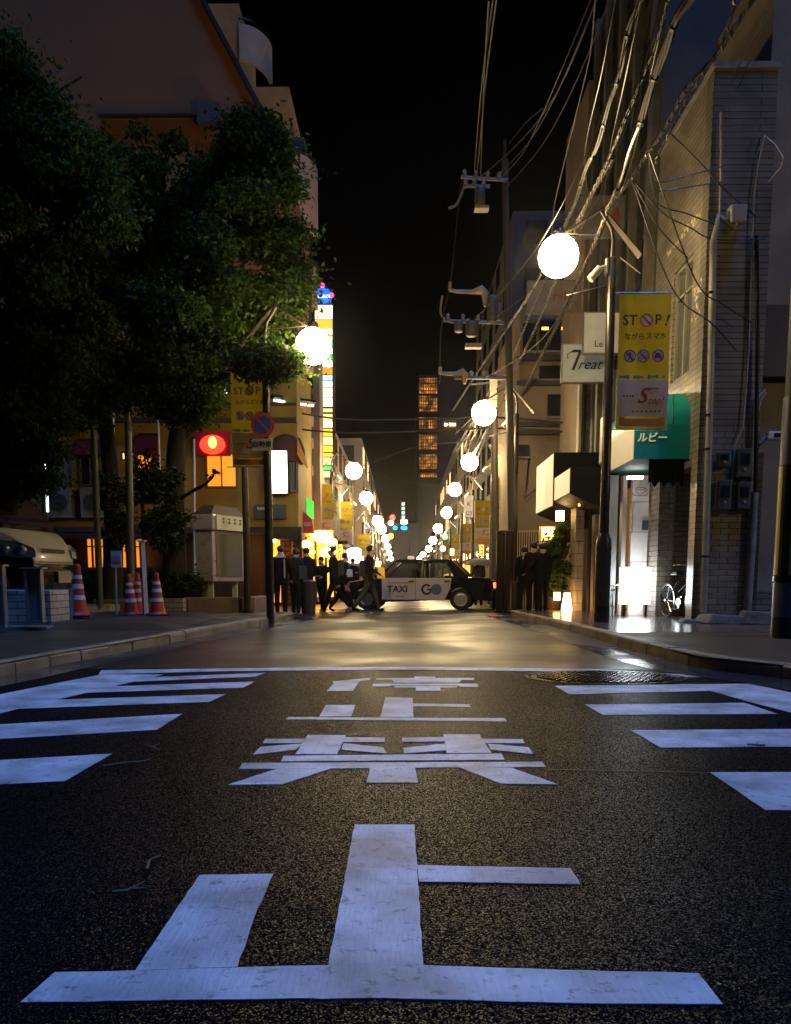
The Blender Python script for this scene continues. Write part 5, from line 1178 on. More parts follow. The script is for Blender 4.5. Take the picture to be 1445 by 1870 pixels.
t = thing('lit_shop_wall', tuple(at(590, 1100, 31.5)), 'yellow-lit shop wall behind the lanterns', 'shop front')
m = MB(); pxbox(m, 560, 608, 968, 1090, 31.5, .1); m.build('window', mat('yellow_wall', (1, .6, .1), .5, emit=2.4, ecol=(1, .42, .03)), t, world=True)
m = MB(); pxbox(m, 556, 560, 960, 1100, 31.3, .2); pxbox(m, 575, 578, 968, 1100, 31.3, .1); pxbox(m, 594, 597, 968, 1100, 31.3, .1); m.build('frame', M_WOOD, t, world=True)
t = thing('street_lantern', tuple(at(647, 1015, 40)), 'greenish white lantern hanging beside the far left posts', 'lantern')
m = MB(); m.lathe([(.2, -.35), (.36, -.25), (.36, .3), (.2, .38)], (0, 0, 0), 14); m.build('lamp_shade', mat('lantern_white', (1, 1, .9), .5, emit=7, ecol=(.9, 1, .8)), t, smooth=True); m = MB(); m.lathe([(.25, .39), (.1, .55)], n=12); m.build('cap', mat('cap_green', (.02, .12, .1), .5), t)
# building storeys between ochre building and lit column
t = thing('street_side_building', tuple(at(560, 640, 30)), 'narrow lit facade with window strips beside the sign column', 'building')
m = MB(); A, B = at(553, 1110, 31.9), at(553, 600, 31.9); m.bb(A.x - 3, A.x + .75, 32, 35.8, 0, B.z); m.build('wall', M_BEIGE, t, world=True)
for y in (620, 665, 690, 720, 760, 800, 850):
    m = MB(); pxbox(m, 545, 572, y, y + 18, 31.9, .09); m.build('window', mat('facade_warm', (.6, .4, .2), .5, emit=.25, ecol=(1, .6, .3)) if y % 3 else M_DWIN, t, world=True)
t = thing('fluorescent_light', tuple(at(500, 736, 26)), 'slanted fluorescent tube light under the eave left of the signs', 'light')
m = MB(); m.tube([at(501, 731, 26), at(572, 741, 29)], .04, 8); m.build('tube', mat('tube_white', (1, 1, 1), .4, emit=2.0, ecol=(.9, 1, .9)), t, world=True)
m = MB(); m.tube([at(497, 724, 26.1), at(574, 735, 29.1)], .09, 6); m.build('fixture', M_BLACK, t, world=True)
t = thing('flood_light', tuple(at(405, 714, 18.5)), 'white flood light glowing among the tree leaves', 'light')
m = MB(); m.ball((0, 0, 0), .12, 14, 10, 0, (1.3, .8, .5)); m.build('bulb', mat('flood_white', (1, 1, 1), .4, emit=7, ecol=(.75, 1, .95)), t, smooth=True)
m = MB(); m.lathe([(.17, .05), (.05, .18)], n=12); m.build('cap', M_DARKMETAL, t)

# tall column of lit signs
Yn = 33.5
t = thing('lit_sign_column', tuple(at(592, 872, Yn)), 'tall column of stacked lit shop signs with blue globe on top', 'sign column')
A, B = at(573.5, 873, Yn), at(609, 550, Yn); m = MB(); m.bb(A.x, B.x, Yn + .001, Yn + .5, A.z, B.z); m.build('frame', M_BLACK, t, world=True)
def lm(n, c, e): return mat('panel_' + n, c, .4, emit=e, ecol=c)
W_, CR_, YE_, OR_, GR_, BL_, RD_ = lm('white', (1, .95, .72), 1.5), lm('cream', (1, .80, .32), 1.15), lm('yellow', (1, .62, .05), 1.1), lm('orange', (.9, .38, .02), 1.0), lm('green', (.05, .8, .15), 1.0), lm('blue', (.05, .35, .95), 1.4), lm('red', (.9, .05, .02), 1.0)
rows = [(557, 582, W_), (584, 598, YE_), (600, 611, W_), (613, 621, CR_), (622, 632, lm('mint', (.3, .9, .5), 1.2)), (634, 646, W_), (648, 656, GR_), (658, 670, W_), (672, 683, OR_), (685, 694, lm('pale_blue', (.45, .75, 1), 1.3)), (696, 706, W_), (708, 724, W_), (726, 742, W_), (746, 752, CR_), (756, 766, CR_), (768, 780, W_), (783, 796, YE_), (798, 812, CR_), (814, 825, YE_), (828, 833, YE_), (836, 848, CR_), (861, 871, CR_)]
for y0, y1, mt in rows:
    m = MB(); pxbox(m, 575.5, 607, y0, y1, Yn - .05, .05); m.build('sign_panel', mt, t, world=True)
m = MB(); pxbox(m, 576, 590, 851, 858, Yn - .05, .05); m.build('sign_panel', RD_, t, world=True)
m = MB(); pxbox(m, 592, 606, 851, 858, Yn - .05, .05); m.build('sign_panel', GR_, t, world=True)
m = MB(); m.ball(at(579, 689, Yn - .08), .11, 12, 8, 0, (1, .3, 1)); m.build('logo_dot', BL_, t, world=True)
m = MB()
rr = random.Random(3)
for y0, y1, mt in rows:
    if mt in (W_, CR_) and y1 - y0 > 10:
        for i in range(5): pxbox(m, 580 + i * 5, 583 + i * 5, y0 + 3.5, y1 - 3.5, Yn - .056, .005)
m.build('small_print', mat('print_pale', (.5, .35, .15), .5, emit=1.3, ecol=(1, .75, .4)), t, world=True)
m = MB(); m.ball(at(591, 541, Yn + .1), .34, 18, 12); m.build('blue_globe', lm('blue_deep', (.01, .10, 1), 2.2), t, world=True, smooth=True)
m = MB(); m.box(at(591, 541, Yn - .3), (.5, .03, .10)); m.build('globe_mark', lm('globe_white', (.6, .8, 1), 3), t, world=True)
for x, y in ((589, 521), (573, 539), (606, 539)):
    m = MB(); m.ball(at(x, y, Yn), .09, 10, 8); m.build('red_lamp', lm('red_lamp', (1, .03, .12), 6), t, world=True, smooth=True)
# second glimpse sign right side far: white vertical sign
t, a, b_ = sign_box('vertical_sign', 849, 864, 906, 944, 38, .2, mat('sign_cream_far', (.7, .6, .5), .5, emit=.25, ecol=(1, .85, .7)), 'white vertical sign left of the bright yellow banner')
c = (a + b_) / 2; text_mesh('lettering', 'K', .3, M_INK, t, (c.x, 37.97, c.z + .1), world=True, rx=90, depth=.002)
m = MB(); m.box((c.x, 37.97, c.z - .25), (.24, .01, .03)); m.box((c.x, 37.97, c.z - .38), (.24, .01, .03)); m.box((c.x - .11, 37.97, c.z - .31), (.03, .01, .16)); m.box((c.x + .11, 37.97, c.z - .31), (.03, .01, .16)); m.build('glyph', M_PUR, t, world=True)

# ================================================================== LEFT FOREGROUND STREET FURNITURE
# no-parking sign
p = at(481, 1131, 15.6); Ys = 15.6
Ys = 15.5; t = thing('no_parking_sign', tuple(at(481, 777, Ys)), 'round blue and red no-parking sign clamped on the left lamp post', 'road sign')
zt_ = at(486, 700, Ys).z; cdisc = at(481, 777, Ys)
m = MB(); m.box((cdisc.x + .03, Ys - .03, cdisc.z), (.2, .07, .04)); m.box((cdisc.x + .03, Ys - .03, cdisc.z - .38), (.2, .07, .04)); m.build('bracket', M_STEEL, t, world=True)
k = Ys / 1450; rd = 21.5 * k
m = MB(); m.lathe([(rd, -.07), (rd, -.055)], (cdisc.x, Ys, cdisc.z), 32, axis='Y'); d = m.build('disc', mat('sign_red', (.90, .12, .10), .35), t, world=True)
m = MB(); m.lathe([(rd * .70, -.073), (rd * .70, -.071)], (cdisc.x, Ys, cdisc.z), 32, axis='Y'); m.build('blue_field', mat('sign_blue', (.03, .2, .85), .35), d, world=True)
m = MB(); m.box((cdisc.x, Ys - .076, cdisc.z), (rd * 1.5, .004, rd * .19), Matrix.Rotation(R(45), 3, 'Y')); m.build('slash', mat('sign_red', (.90, .12, .10), .35), d, world=True)
m = MB(); A, B = at(461, 823, Ys - .07), at(497, 801, Ys - .07); m.bb(A.x, B.x, Ys - .075, Ys - .06, A.z, B.z); pl = m.build('plate', mat('plate_white', (.85, .78, .70), .4), t, world=True, bevel=.004)
text_mesh('lettering', '自動車', .125, mat('plate_teal', (.03, .14, .18), .5), pl, ((A.x + B.x) / 2, Ys - .079, (A.z + B.z) / 2), world=True, bold=.002, depth=.001)
# dark post
p = at(452, 1100, 18.2); t = thing('dark_post', (p.x, 18.2, WALKZ), 'dark square-topped post behind the planter right of the kiosk', 'post'); m = MB(); m.lathe([(.075, 0), (.07, at(452, 852, 18.2).z - WALKZ), (.03, at(452, 851, 18.2).z - WALKZ)], n=12); m.build('post', mat('post_brown2', (.05, .035, .025), .35, .4), t, smooth=True)
m = MB(); m.lathe([(.12, 0), (.12, .05)], n=12); m.build('base_plate', M_DARKMETAL, t)
# poles among the trees
for x0, y0, x1, y1, Y, r, mt, lb in ((183, 1110, 152, 255, 16.5, .07, mat('pole_grey', (.15, .14, .13), .45, .3), 'grey pole rising through the left tree from behind the cones'), (240, 1100, 232, 655, 16.8, .085, mat('pole_grey', (.15, .14, .13), .45, .3), 'thick grey pole between the two tree trunks'), (212, 1100, 203, 650, 18.6, .05, mat('pole_pale', (.5, .46, .4), .4, .3), 'pale thin pole just right of the ivy-clad trunk'), (356, 1090, 354, 800, 24, .05, mat('pole_pale', (.5, .46, .4), .4, .3), 'pale thin pole left of the display kiosk'), (293, 900, 288, 740, 24.5, .04, mat('pole_pale', (.5, .46, .4), .4, .3), 'thin pale pole behind the thick tree trunk')):
    p = at(x0, y0, Y); q = at(x1, y1, Y); t = thing('metal_pole', tuple(p), lb, 'pole'); m = MB(); m.tube([p, q], [r, r * .8], 12); m.build('pole', mt, t, world=True, smooth=True); m = MB(); m.ball(q, r, 8, 6); m.build('cap', M_DARKMETAL, t, world=True)
t = thing('tube_light_post', tuple(at(80, 975, 19)), 'dark post with a white vertical fluorescent tube beside the van', 'light')
m = MB(); m.tube([at(83, 975, 19.1), at(79, 810, 19.1)], .07, 10); m.build('post', M_BLACK, t, world=True); m = MB(); m.tube([at(87, 935, 19), at(83, 822, 19)], .03, 8); m.build('tube', mat('tube_cool', (1, 1, 1), .4, emit=2.2, ecol=(.85, 1, 1)), t, world=True)
# planter walls
M_PLB = brick_mat('pale_block', (.30, .27, .25), (.25, .22, .2), (.06, .05, .05), .45, .115, .008, rough=.7)
t = thing('planter', tuple(at(400, 1117, 18.4)), 'long concrete planter kerb under the display kiosk', 'planter'); m = MB(); A, B = pxbox(m, 336, 465, 1091, 1122, 18.4, .3); m.bb(B.x - .3, B.x, 18.701, 20.6, WALKZ - .05, B.z); m.build('planter_wall', mat('planter_conc', (.22, .16, .14), .8, var=.3, bump=.3), t, world=True, bevel=.02)
m = MB(); m.bb(A.x - 5, B.x - .31, 18.72, 20.4, WALKZ, B.z - .08); m.build('soil', mat('soil', (.03, .022, .015), .95, bump=.5), t, world=True)
t = thing('planter', tuple(at(230, 1120, 17.6)), 'low pale block wall behind the traffic cones', 'planter')
m = MB(); pxbox(m, 172, 235, 1094, 1123, 17.7, .25); pxbox(m, 262, 334, 1093, 1122, 17.7, .25); m.build('block_wall', M_PLB, t, world=True)
m = MB(); A, B = at(100, 1123, 18), at(335, 1096, 18); m.bb(A.x, B.x, 18.0, 20.4, WALKZ, B.z); m.build('soil', mat('soil', (.03, .022, .015), .95), t, world=True)
t = thing('planter', tuple(at(45, 1125, 12.0)), 'white brick block between the gate posts before the van', 'planter')
m = MB(); A, B = at(-60, 1126, 12.2), at(91, 1078, 12.2); m.bb(A.x, B.x, 12.2, 12.9, LZ - .03, B.z); m.build('block_wall', brick_mat('white_block', (.50, .46, .42), (.44, .40, .37), (.08, .07, .06), .30, .105, .008, rough=.6), t, world=True, bevel=.01)
m = MB(); A, B = at(-80, 1140, 11.9), at(93, 1132, 11.9); m.bb(A.x, B.x, 11.75, 12.95, .13, LZ - .03); m.build('base_slab', M_CONC, t, world=True)
t = thing('blue_crate', tuple(at(108, 1120, 13.4)), 'dull blue box on the ground under the van nose', 'crate'); m = MB(); A, B = at(91, 1120, 13.3), at(127, 1079, 13.3); m.bb(A.x, B.x, 13.3, 13.8, LZ - .02, B.z); m.build('body', mat('crate_blue', (.05, .09, .16), .6, var=.3), t, world=True, bevel=.02); m = MB(); m.bb(A.x - .015, B.x + .015, 13.285, 13.815, B.z + .001, B.z + .03); m.build('lid', mat('crate_blue', (.05, .09, .16), .6), t, world=True)
# gate posts
def gate_post(x0, x1, y0, y1, Y, label):
    A, B = at(x0, y1, Y), at(x1, y0, Y); c = (A.x + B.x) / 2; w_ = B.x - A.x
    t = thing('gate_post', (c, Y, A.z), label, 'gate post', 'metal channel gate posts by the van'); H_ = B.z - A.z
    m = MB(); m.box((0, 0, H_ / 2), (w_, .03, H_)); m.box((-w_ / 2 - .015, -.03, H_ / 2), (.03, .1, H_)); m.box((w_ / 2 + .015, -.03, H_ / 2), (.03, .1, H_)); m.build('channel', mat('channel_steel', (.32, .31, .31), .45, .5, var=.3), t)
    m = MB(); m.box((0, -.03, H_ + .012), (w_ * 1.9, .16, .022)); m.build('top_plate', mat('channel_steel', (.32, .31, .31), .45, .5), t)
    m = MB(); m.box((0, -.03, .01), (w_ * 1.5, .16, .02)); m.build('base_plate', M_STEEL, t)
gate_post(-6, 5, 1034, 1146, 11.2, 'nearer gate post cut by the left picture edge'); gate_post(57, 74, 1039, 1136, 11.6, 'gate post standing before the white block and the van')
# small sign on stick, white post
t = thing('stake_sign', tuple(at(213, 1122, 15.0)), 'small white notice board on a thin stake between the cones', 'notice board')
m = MB(); m.tube([at(213, 1122, 15), at(211, 1036, 15)], .022, 8); m.build('stake', mat('stake_pale', (.5, .48, .44), .5), t, world=True); m = MB(); pxbox(m, 203.5, 221, 1006, 1036, 14.95, .02); m.build('board', mat('notice_white', (.62, .57, .55), .5), t, world=True)
m = MB(); pxbox(m, 206, 219, 1015, 1026, 14.94, .006); m.build('printed_text', mat('notice_text', (.35, .33, .33), .6), t, world=True)
t = thing('white_post', tuple(at(265, 1122, 15.2)), 'white square post leaning behind the paired cones', 'post'); m = MB(); P0, P1 = at(266, 1122, 15.2), at(259, 988, 15.2); d = (P1 - P0); m.tube([P0, P1], .06, 4); m.build('post', mat('post_white', (.50, .46, .42), .5, var=.2), t, world=True); m = MB(); m.box(P1, (.14, .14, .03)); m.build('cap', M_WHITE, t, world=True)
# traffic cones
M_CR = mat('cone_red', (.46, .03, .008), .5, var=.25, vscale=9); M_CW = mat('cone_white', (.62, .58, .56), .4, var=.25, vscale=12)
def cone_proto():
    t = thing('traffic_cone', (0, 0, 0), '', 'traffic cone')
    m = MB(); m.lathe([(.215, .03), (.165, .07), (.155, .1), (.055, .84), (.052, .90), (.03, .93)], n=20); m.build('cone_body', M_CR, t, smooth=True, smooth_angle=R(35))
    m = MB(); m.box((0, 0, .018), (.42, .42, .035)); m.build('base', mat('cone_base', (.03, .02, .02), .8), t, bevel=.01)
    for z0, z1 in ((.30, .38), (.50, .58), (.67, .735)):
        f = lambda z: .155 - .1 * (z - .1) / .74 + .004
        m = MB(); m.lathe([(f(z0), z0), (f(z1), z1)], n=20); m.build('reflective_band', M_CW, t, smooth=True)
    return t
CP = cone_proto()
for k, (x, yb, yt, Y, rz, tl, lb) in enumerate(((143, 1126, 1030, 13.6, .3, .02, 'leftmost traffic cone, with torn white bands and a tied top'), (240, 1124, 1048, 15.0, .8, -.03, 'left cone of the overlapping middle pair'), (252, 1123, 1046, 15.5, .1, .02, 'right cone of the overlapping middle pair'), (288, 1124, 1045, 14.8, .5, 0, 'rightmost traffic cone, standing alone with three clean bands'))):
    o = CP if k == 0 else copy_tree(CP); p0, p1 = at(x, yb, Y), at(x, yt, Y); s_ = (p1.z - p0.z) / .93; o.location = (p0.x, Y, p0.z); o.scale = (s_ * 1.02, s_ * 1.02, s_); o.rotation_euler = (0, tl, rz); o['label'] = lb; o['group'] = 'red and white traffic cones before the planter'
# display kiosk
def kiosk():
    Y = 18.9; A, B = at(355, 1062, Y), at(428, 925, Y)
    t = thing('display_kiosk', ((A.x + B.x) / 2, Y, at(390, 1092, Y).z), 'silver display kiosk with a small roof and sign board by the planter', 'kiosk')
    MK = mat('kiosk_silver', (.60, .54, .66), .3, .4, var=.15); xm = at(388, 1000, Y).x; zb = A.z; z1 = at(388, 968, Y).z; z2 = at(388, 938, Y).z; D2 = 1.3
    xl, xr = A.x, B.x
    # left broad face looks at camera; right face recedes: plan is a rotated box
    ang = R(24); c, s_ = math.cos(ang), math.sin(ang)
    O = Vector((xm, Y, 0)); u = Vector((-c, .25, 0)).normalized(); v = Vector((.42, .9, 0)).normalized()
    WL = (xm - xl) * 1.02; WR = (xr - xm) / .42 * .98
    def slab(z0, z1_, eu=0, ev=0, ex=0):
        o = O - u * eu - v * ev; P = [o, o + u * (WL + 2 * eu), o + u * (WL + 2 * eu) + v * (WR + 2 * ev), o + v * (WR + 2 * ev)]
        return [Vector((p.x, p.y, z0)) for p in P], (0, 0, z1_ - z0)
    m = MB(); m.prism(*slab(zb, z1)); m.build('body', MK, t, world=True, bevel=.02)
    m = MB(); m.prism(*slab(z1 + .001, z2, .06, .06)); m.build('head', MK, t, world=True, bevel=.05)
    m = MB(); P, _ = slab(z2 + .001, 0, .02, .02); ap = [p.copy() for p in P]; h = at(388, 921, Y).z - z2
    cen = sum(P, Vector()) / 4; top_ = [p.lerp(cen, .35) + Vector((0, 0, h)) for p in P]; m.add(P + top_, [(0, 1, 2, 3), (4, 5, 6, 7), (0, 1, 5, 4), (1, 2, 6, 5), (2, 3, 7, 6), (3, 0, 4, 7)]); m.build('roof', mat('kiosk_roof', (.12, .10, .10), .4, .4), t, world=True)
    n = Vector((v.y, -v.x, 0))
    q = O + v * .05 + n * .09; m = MB(); m.prism([q + Vector((0, 0, z1 + .02)), q + v * (WR - .0) + Vector((0, 0, z1 + .02)), q + v * (WR) + Vector((0, 0, z2 - .02)), q + Vector((0, 0, z2 - .02))], n * .03); m.build('sign_board', mat('kiosk_sign', (.62, .58, .42), .4, emit=.06, ecol=(1, .95, .6)), t, world=True)
    m = MB()
    for i in range(5):
        for (dz, hh, ww) in ((.09, .02, .09), (-.0, .02, .09), (.045, .12, .02)): cc = q + v * (.25 + i * WR * .17) + n * .035 + Vector((0, 0, (z1 + z2) / 2 + dz)); m.box(cc, (ww * .5, ww, hh))
    m.build('lettering', mat('kiosk_letter', (.12, .10, .07), .5), t, world=True)
    q = O + v * .12 + n * .012; m = MB(); m.prism([q + Vector((0, 0, zb + .12)), q + v * (WR - .25) + Vector((0, 0, zb + .12)), q + v * (WR - .25) + Vector((0, 0, z1 - .06)), q + Vector((0, 0, z1 - .06))], n * .01); m.build('glass_front', mat('kiosk_glass', (.16, .16, .13), .08, spec=1), t, world=True)
    for e, f in ((.15, .12), (WL * .5, .12), (WL - .15, .12), (.15, WR - .2)):
        m = MB(); p = O + u * e + v * f; m.box((p.x, p.y, (zb + at(390, 1094, Y).z) / 2), (.12, .12, zb - at(390, 1094, Y).z)); m.build('leg', mat('kiosk_leg', (.4, .37, .37), .6), t, world=True)
kiosk()

# ================================================================== FOLIAGE
def leaf_mat(name, c1, c2, tr):
    m = bpy.data.materials.new(name); m.use_nodes = True; nt = m.node_tree; b = nt.nodes['Principled BSDF']; L = nt.links
    g = nt.nodes.new('ShaderNodeNewGeometry'); cr = nt.nodes.new('ShaderNodeValToRGB'); cr.color_ramp.elements[0].color = (*c1, 1); cr.color_ramp.elements[1].color = (*c2, 1); L.new(g.outputs['Random Per Island'], cr.inputs[0]); L.new(cr.outputs[0], b.inputs['Base Color'])
    b.inputs['Roughness'].default_value = .5; b.inputs['Specular IOR Level'].default_value = .2
    t = nt.nodes.new('ShaderNodeBsdfTranslucent'); L.new(cr.outputs[0], t.inputs[0]); ms = nt.nodes.new('ShaderNodeMixShader'); ms.inputs[0].default_value = tr; L.new(b.outputs[0], ms.inputs[1]); L.new(t.outputs[0], ms.inputs[2]); L.new(ms.outputs[0], nt.nodes['Material Output'].inputs[0])
    return m
LEAF = leaf_mat('cherry_leaf', (.016, .040, .006), (.060, .105, .012), .6)
SHRUB = leaf_mat('shrub_leaf', (.015, .03, .01), (.05, .07, .02), .3); BAMBOO = leaf_mat('bamboo_leaf', (.04, .09, .015), (.12, .16, .03), .45)
def leaves(name, centers, radii, n, size, mt, parent, droop=.7, seed=0, shell=.55, flat=1.0):
    g = np.random.default_rng(seed); C = np.array(centers, float); Rr = np.array(radii, float)
    vol = (Rr[:, 0] * Rr[:, 1] * Rr[:, 2]) ** .75; idx = g.choice(len(C), n, p=vol / vol.sum())
    d = g.normal(size=(n, 3)); d /= np.linalg.norm(d, axis=1)[:, None]; rad = shell + (1 - shell) * g.random(n) ** .6
    rad *= 1 + .45 * np.abs(g.normal(size=n)) * (g.random(n) < .35)
    P = C[idx] + d * Rr[idx] * rad[:, None]
    off = Vector((0, 0, 0)); p = parent
    while p is not None: off += p.location; p = p.parent
    P -= np.array(off)
    L = size * (.5 + 1.0 * g.random(n)); W = L * .27
    ax = g.normal(size=(n, 3)); ax[:, 2] = ax[:, 2] * .5 - droop; ax /= np.linalg.norm(ax, axis=1)[:, None]
    sd_ = np.cross(ax, g.normal(size=(n, 3))); sd_ /= np.linalg.norm(sd_, axis=1)[:, None] + 1e-9; nr = np.cross(ax, sd_)
    V = np.empty((n, 6, 3)); a = ax * L[:, None]; s_ = sd_ * W[:, None]; u = nr * (W * .35)[:, None]; cv = nr * (L * .15)[:, None]
    V[:, 0] = P; V[:, 1] = P + a * .35 + s_ + u; V[:, 2] = P + a * .7 + s_ * .75 + u - cv * .5; V[:, 3] = P + a - cv; V[:, 4] = P + a * .7 - s_ * .75 + u - cv * .5; V[:, 5] = P + a * .35 - s_ + u
    me = bpy.data.meshes.new(name); me.vertices.add(n * 6); me.vertices.foreach_set('co', V.ravel())
    F = (np.arange(n)[:, None] * 6 + np.array([0, 1, 2, 3, 0, 3, 4, 5])[None, :]).ravel()
    me.loops.add(len(F)); me.loops.foreach_set('vertex_index', F); me.polygons.add(2 * n); me.polygons.foreach_set('loop_start', np.arange(2 * n) * 4)
    me.update(calc_edges=True); me.validate(); me.materials.append(mt)
    o = bpy.data.objects.new(name, me); COL.objects.link(o); o.parent = parent; return o
M_BARK = mat('bark', (.020, .015, .011), .9, var=.5, vscale=8, bump=1, bscale=25)
def tree(label, base, trunk, blobs, n, size, seed, limbs, group='street trees over the left pavement', r0=.25):
    t = thing('street_tree', tuple(base), label, 'tree', group)
    m = MB(); m.tube(dense(trunk, 5), [r0 * (1.25 if i == 0 else 1) * (1 - .5 * i / (len(trunk) * 5 - 5 + 1)) for i in range((len(trunk) - 1) * 5 + 1)], 12); tr = m.build('trunk', M_BARK, t, world=True, smooth=True)
    rr = random.Random(seed)
    cs = []; rs = []
    for (x, y, Y, rx_, rz_) in blobs:
        c = at(x, y, Y); k = Y / 1450; Rx, Rz = rx_ * k, rz_ * k
        nb = max(8, int(Rx * Rz * 9))
        m = MB(); st = trunk[-1] if (trunk[-1] - c).length < (trunk[-2] - c).length else trunk[-2]
        mid = (st + c) / 2 + Vector((rr.uniform(-.2, .2), 0, .15)); m.tube(dense([st, mid, c], 4), [r0 * .38 * (1 - .09 * i) for i in range(9)], 8)
        for i in range(nb):
            q = Vector((rr.gauss(0, 1), rr.gauss(0, 1), rr.gauss(0, 1))).normalized() * rr.uniform(.5, 1.0)
            pc = c + Vector((q.x * Rx, q.y * min(Rx, 1.8), q.z * Rz)); cs.append(tuple(pc)); s_ = rr.uniform(.18, .56); rs.append((s_ * 1.25, s_, s_ * .62))
            if i % 2 == 0: m.tube([c.lerp(pc, .0), c.lerp(pc, .55) + Vector((0, 0, .12)), pc], [r0 * .14, r0 * .08, r0 * .03], 5)
        m.build('limb', M_BARK, t, world=True, smooth=True)
    if r0 > .3:
        for q in ((390, 858), (398, 862), (384, 868)): cs.append(tuple(at(q[0], q[1], 18.0))); rs.append((.07, .07, .05))
    leaves('crown', cs, rs, int(n * .95), size * .85, LEAF, t, seed=seed, shell=.1)
    for P, r_ in limbs:
        m = MB(); m.tube([at(*q) for q in P], [r_, r_ * .85, r_ * .5][:len(P)] if len(P) <= 3 else [r_ * (1 - .15 * i) for i in range(len(P))], 8); m.build('limb', M_BARK, t, world=True, smooth=True)
    return t
tree('biggest tree with dense drooping crown behind the kiosk', at(318, 1100, 19), [at(322, 1102, 19), at(318, 960, 18.9), at(322, 820, 18.6), at(335, 720, 18)],
     [(290, 375, 16.5, 120, 120), (420, 345, 16.5, 90, 90), (490, 390, 16.6, 55, 90), (440, 480, 16.5, 100, 120), (290, 520, 16.5, 140, 140), (360, 625, 17, 130, 100), (480, 615, 16.8, 60, 55), (335, 740, 17.2, 48, 28), (488, 668, 15.3, 24, 14), (515, 480, 16.8, 38, 70), (380, 430, 17.5, 130, 130), (480, 250, 16.4, 28, 26)], 105000, .115, 5,
     [([(322, 915, 18.8), (350, 898, 18.5), (375, 884, 18.2), (388, 872, 18.1), (392, 862, 18.0)], .05), ([(330, 800, 18.6), (385, 750, 18.2), (405, 700, 18)], .13)], r0=.31)
tree('dark ivy-clad tree behind the cones, nearer the van', at(205, 1105, 18), [at(205, 1105, 18), at(207, 950, 18), at(198, 820, 17.6), at(185, 700, 17)],
     [(190, 400, 15.5, 120, 130), (90, 520, 15.3, 130, 120), (200, 600, 15.8, 140, 100), (130, 690, 16, 100, 70), (60, 640, 15.2, 110, 100), (240, 690, 16.4, 80, 50), (110, 745, 15.5, 60, 26)], 70000, .115, 9, [], r0=.24)
tree('leftmost tree with its high crown against the taupe wall', at(8, 1100, 15), [at(8, 1100, 15), at(10, 900, 15), at(20, 650, 14.6), at(40, 450, 14)],
     [(-5, 250, 13.5, 85, 90), (85, 285, 13.6, 70, 62), (40, 360, 13.6, 130, 110), (140, 330, 13.8, 50, 80), (-20, 130, 13.2, 60, 45), (20, 740, 14.4, 80, 80), (40, 840, 14.6, 60, 50), (30, 560, 14.2, 90, 100)], 72000, .105, 13, [([(60, 230, 13.5), (110, 165, 13.5), (150, 140, 13.5)], .03)], r0=.26)
# low ivy on trunks, thin sapling
t = thing('sapling', tuple(at(263, 1110, 18.4)), 'thin young tree between the thick grey pole and the big trunk', 'tree')
m = MB(); m.tube([at(265, 1110, 18.4), at(262, 960, 18.4), at(258, 860, 18.3)], [.06, .05, .03], 8); m.build('trunk', M_BARK, t, world=True, smooth=True); leaves('crown', [tuple(at(265, 850, 18.3)), tuple(at(278, 880, 18.3)), tuple(at(240, 900, 18.3)), tuple(at(282, 950, 18.5))], [(.3, .3, .3)] * 4, 1600, .1, LEAF, t, seed=31)
def shrub(label, x, y, Y, rx_, rz_, n, mt=SHRUB, size=.07, seed=0, stems=5, name='shrub'):
    c = at(x, y, Y); k = Y / 1450; base = (c.x, Y, c.z - rz_ * k * 1.0)
    t = thing(name, base, label, 'shrub'); rr = random.Random(seed); cs = []; rs = []
    m = MB()
    for i in range(int(8 + rx_ / 4)):
        q = (c.x + rr.uniform(-1, 1) * rx_ * k * .8, Y + rr.uniform(-.3, .3), c.z + rr.uniform(-1, .9) * rz_ * k * .8); cs.append(q); s_ = rr.uniform(.14, .28); rs.append((s_, s_, s_ * .8))
        if i < stems + 3: m.tube([Vector(base), Vector(q)], [.02, .008], 5)
    m.build('stem', M_BARK, t, world=True); leaves('foliage', cs, rs, n, size, mt, t, seed=seed, shell=.2, droop=.2); return t
shrub('round clipped shrub right of the paired cones', 312, 1070, 18.9, 42, 30, 7000, seed=41)
shrub('dark low shrub behind the middle cones', 225, 1075, 18.6, 45, 34, 6000, seed=42)
shrub('dark shrub between the van nose and the small notice', 170, 1078, 18.3, 42, 34, 5500, seed=43)
shrub('ivy clump climbing the dark trunk by the grey pole', 213, 930, 17.6, 22, 70, 3500, seed=44, size=.09)
shrub('ivy mass on the thick trunk left of the kiosk', 300, 920, 18.4, 30, 90, 6500, seed=45, size=.09)
shrub('small weeds at the foot of the kiosk', 352, 1068, 18.9, 16, 22, 1500, seed=46)
t = shrub('potted bamboo lit yellow-green beside the floor lanterns', 1010, 1030, 20.4, 22, 52, 5200, BAMBOO, .12, 47, name='potted_bamboo')
m = MB(); c = at(1008, 1118, 20.4); m.lathe([(.16, 0), (.22, .3), (.2, .3)], (c.x, 20.4, WALKZ), 14); m.build('pot', mat('pot_brown', (.10, .05, .03), .5), t, world=True)
shrub('green hanging plant beside the square lamp', 1027, 972, 20.7, 12, 16, 900, BAMBOO, .09, 48)

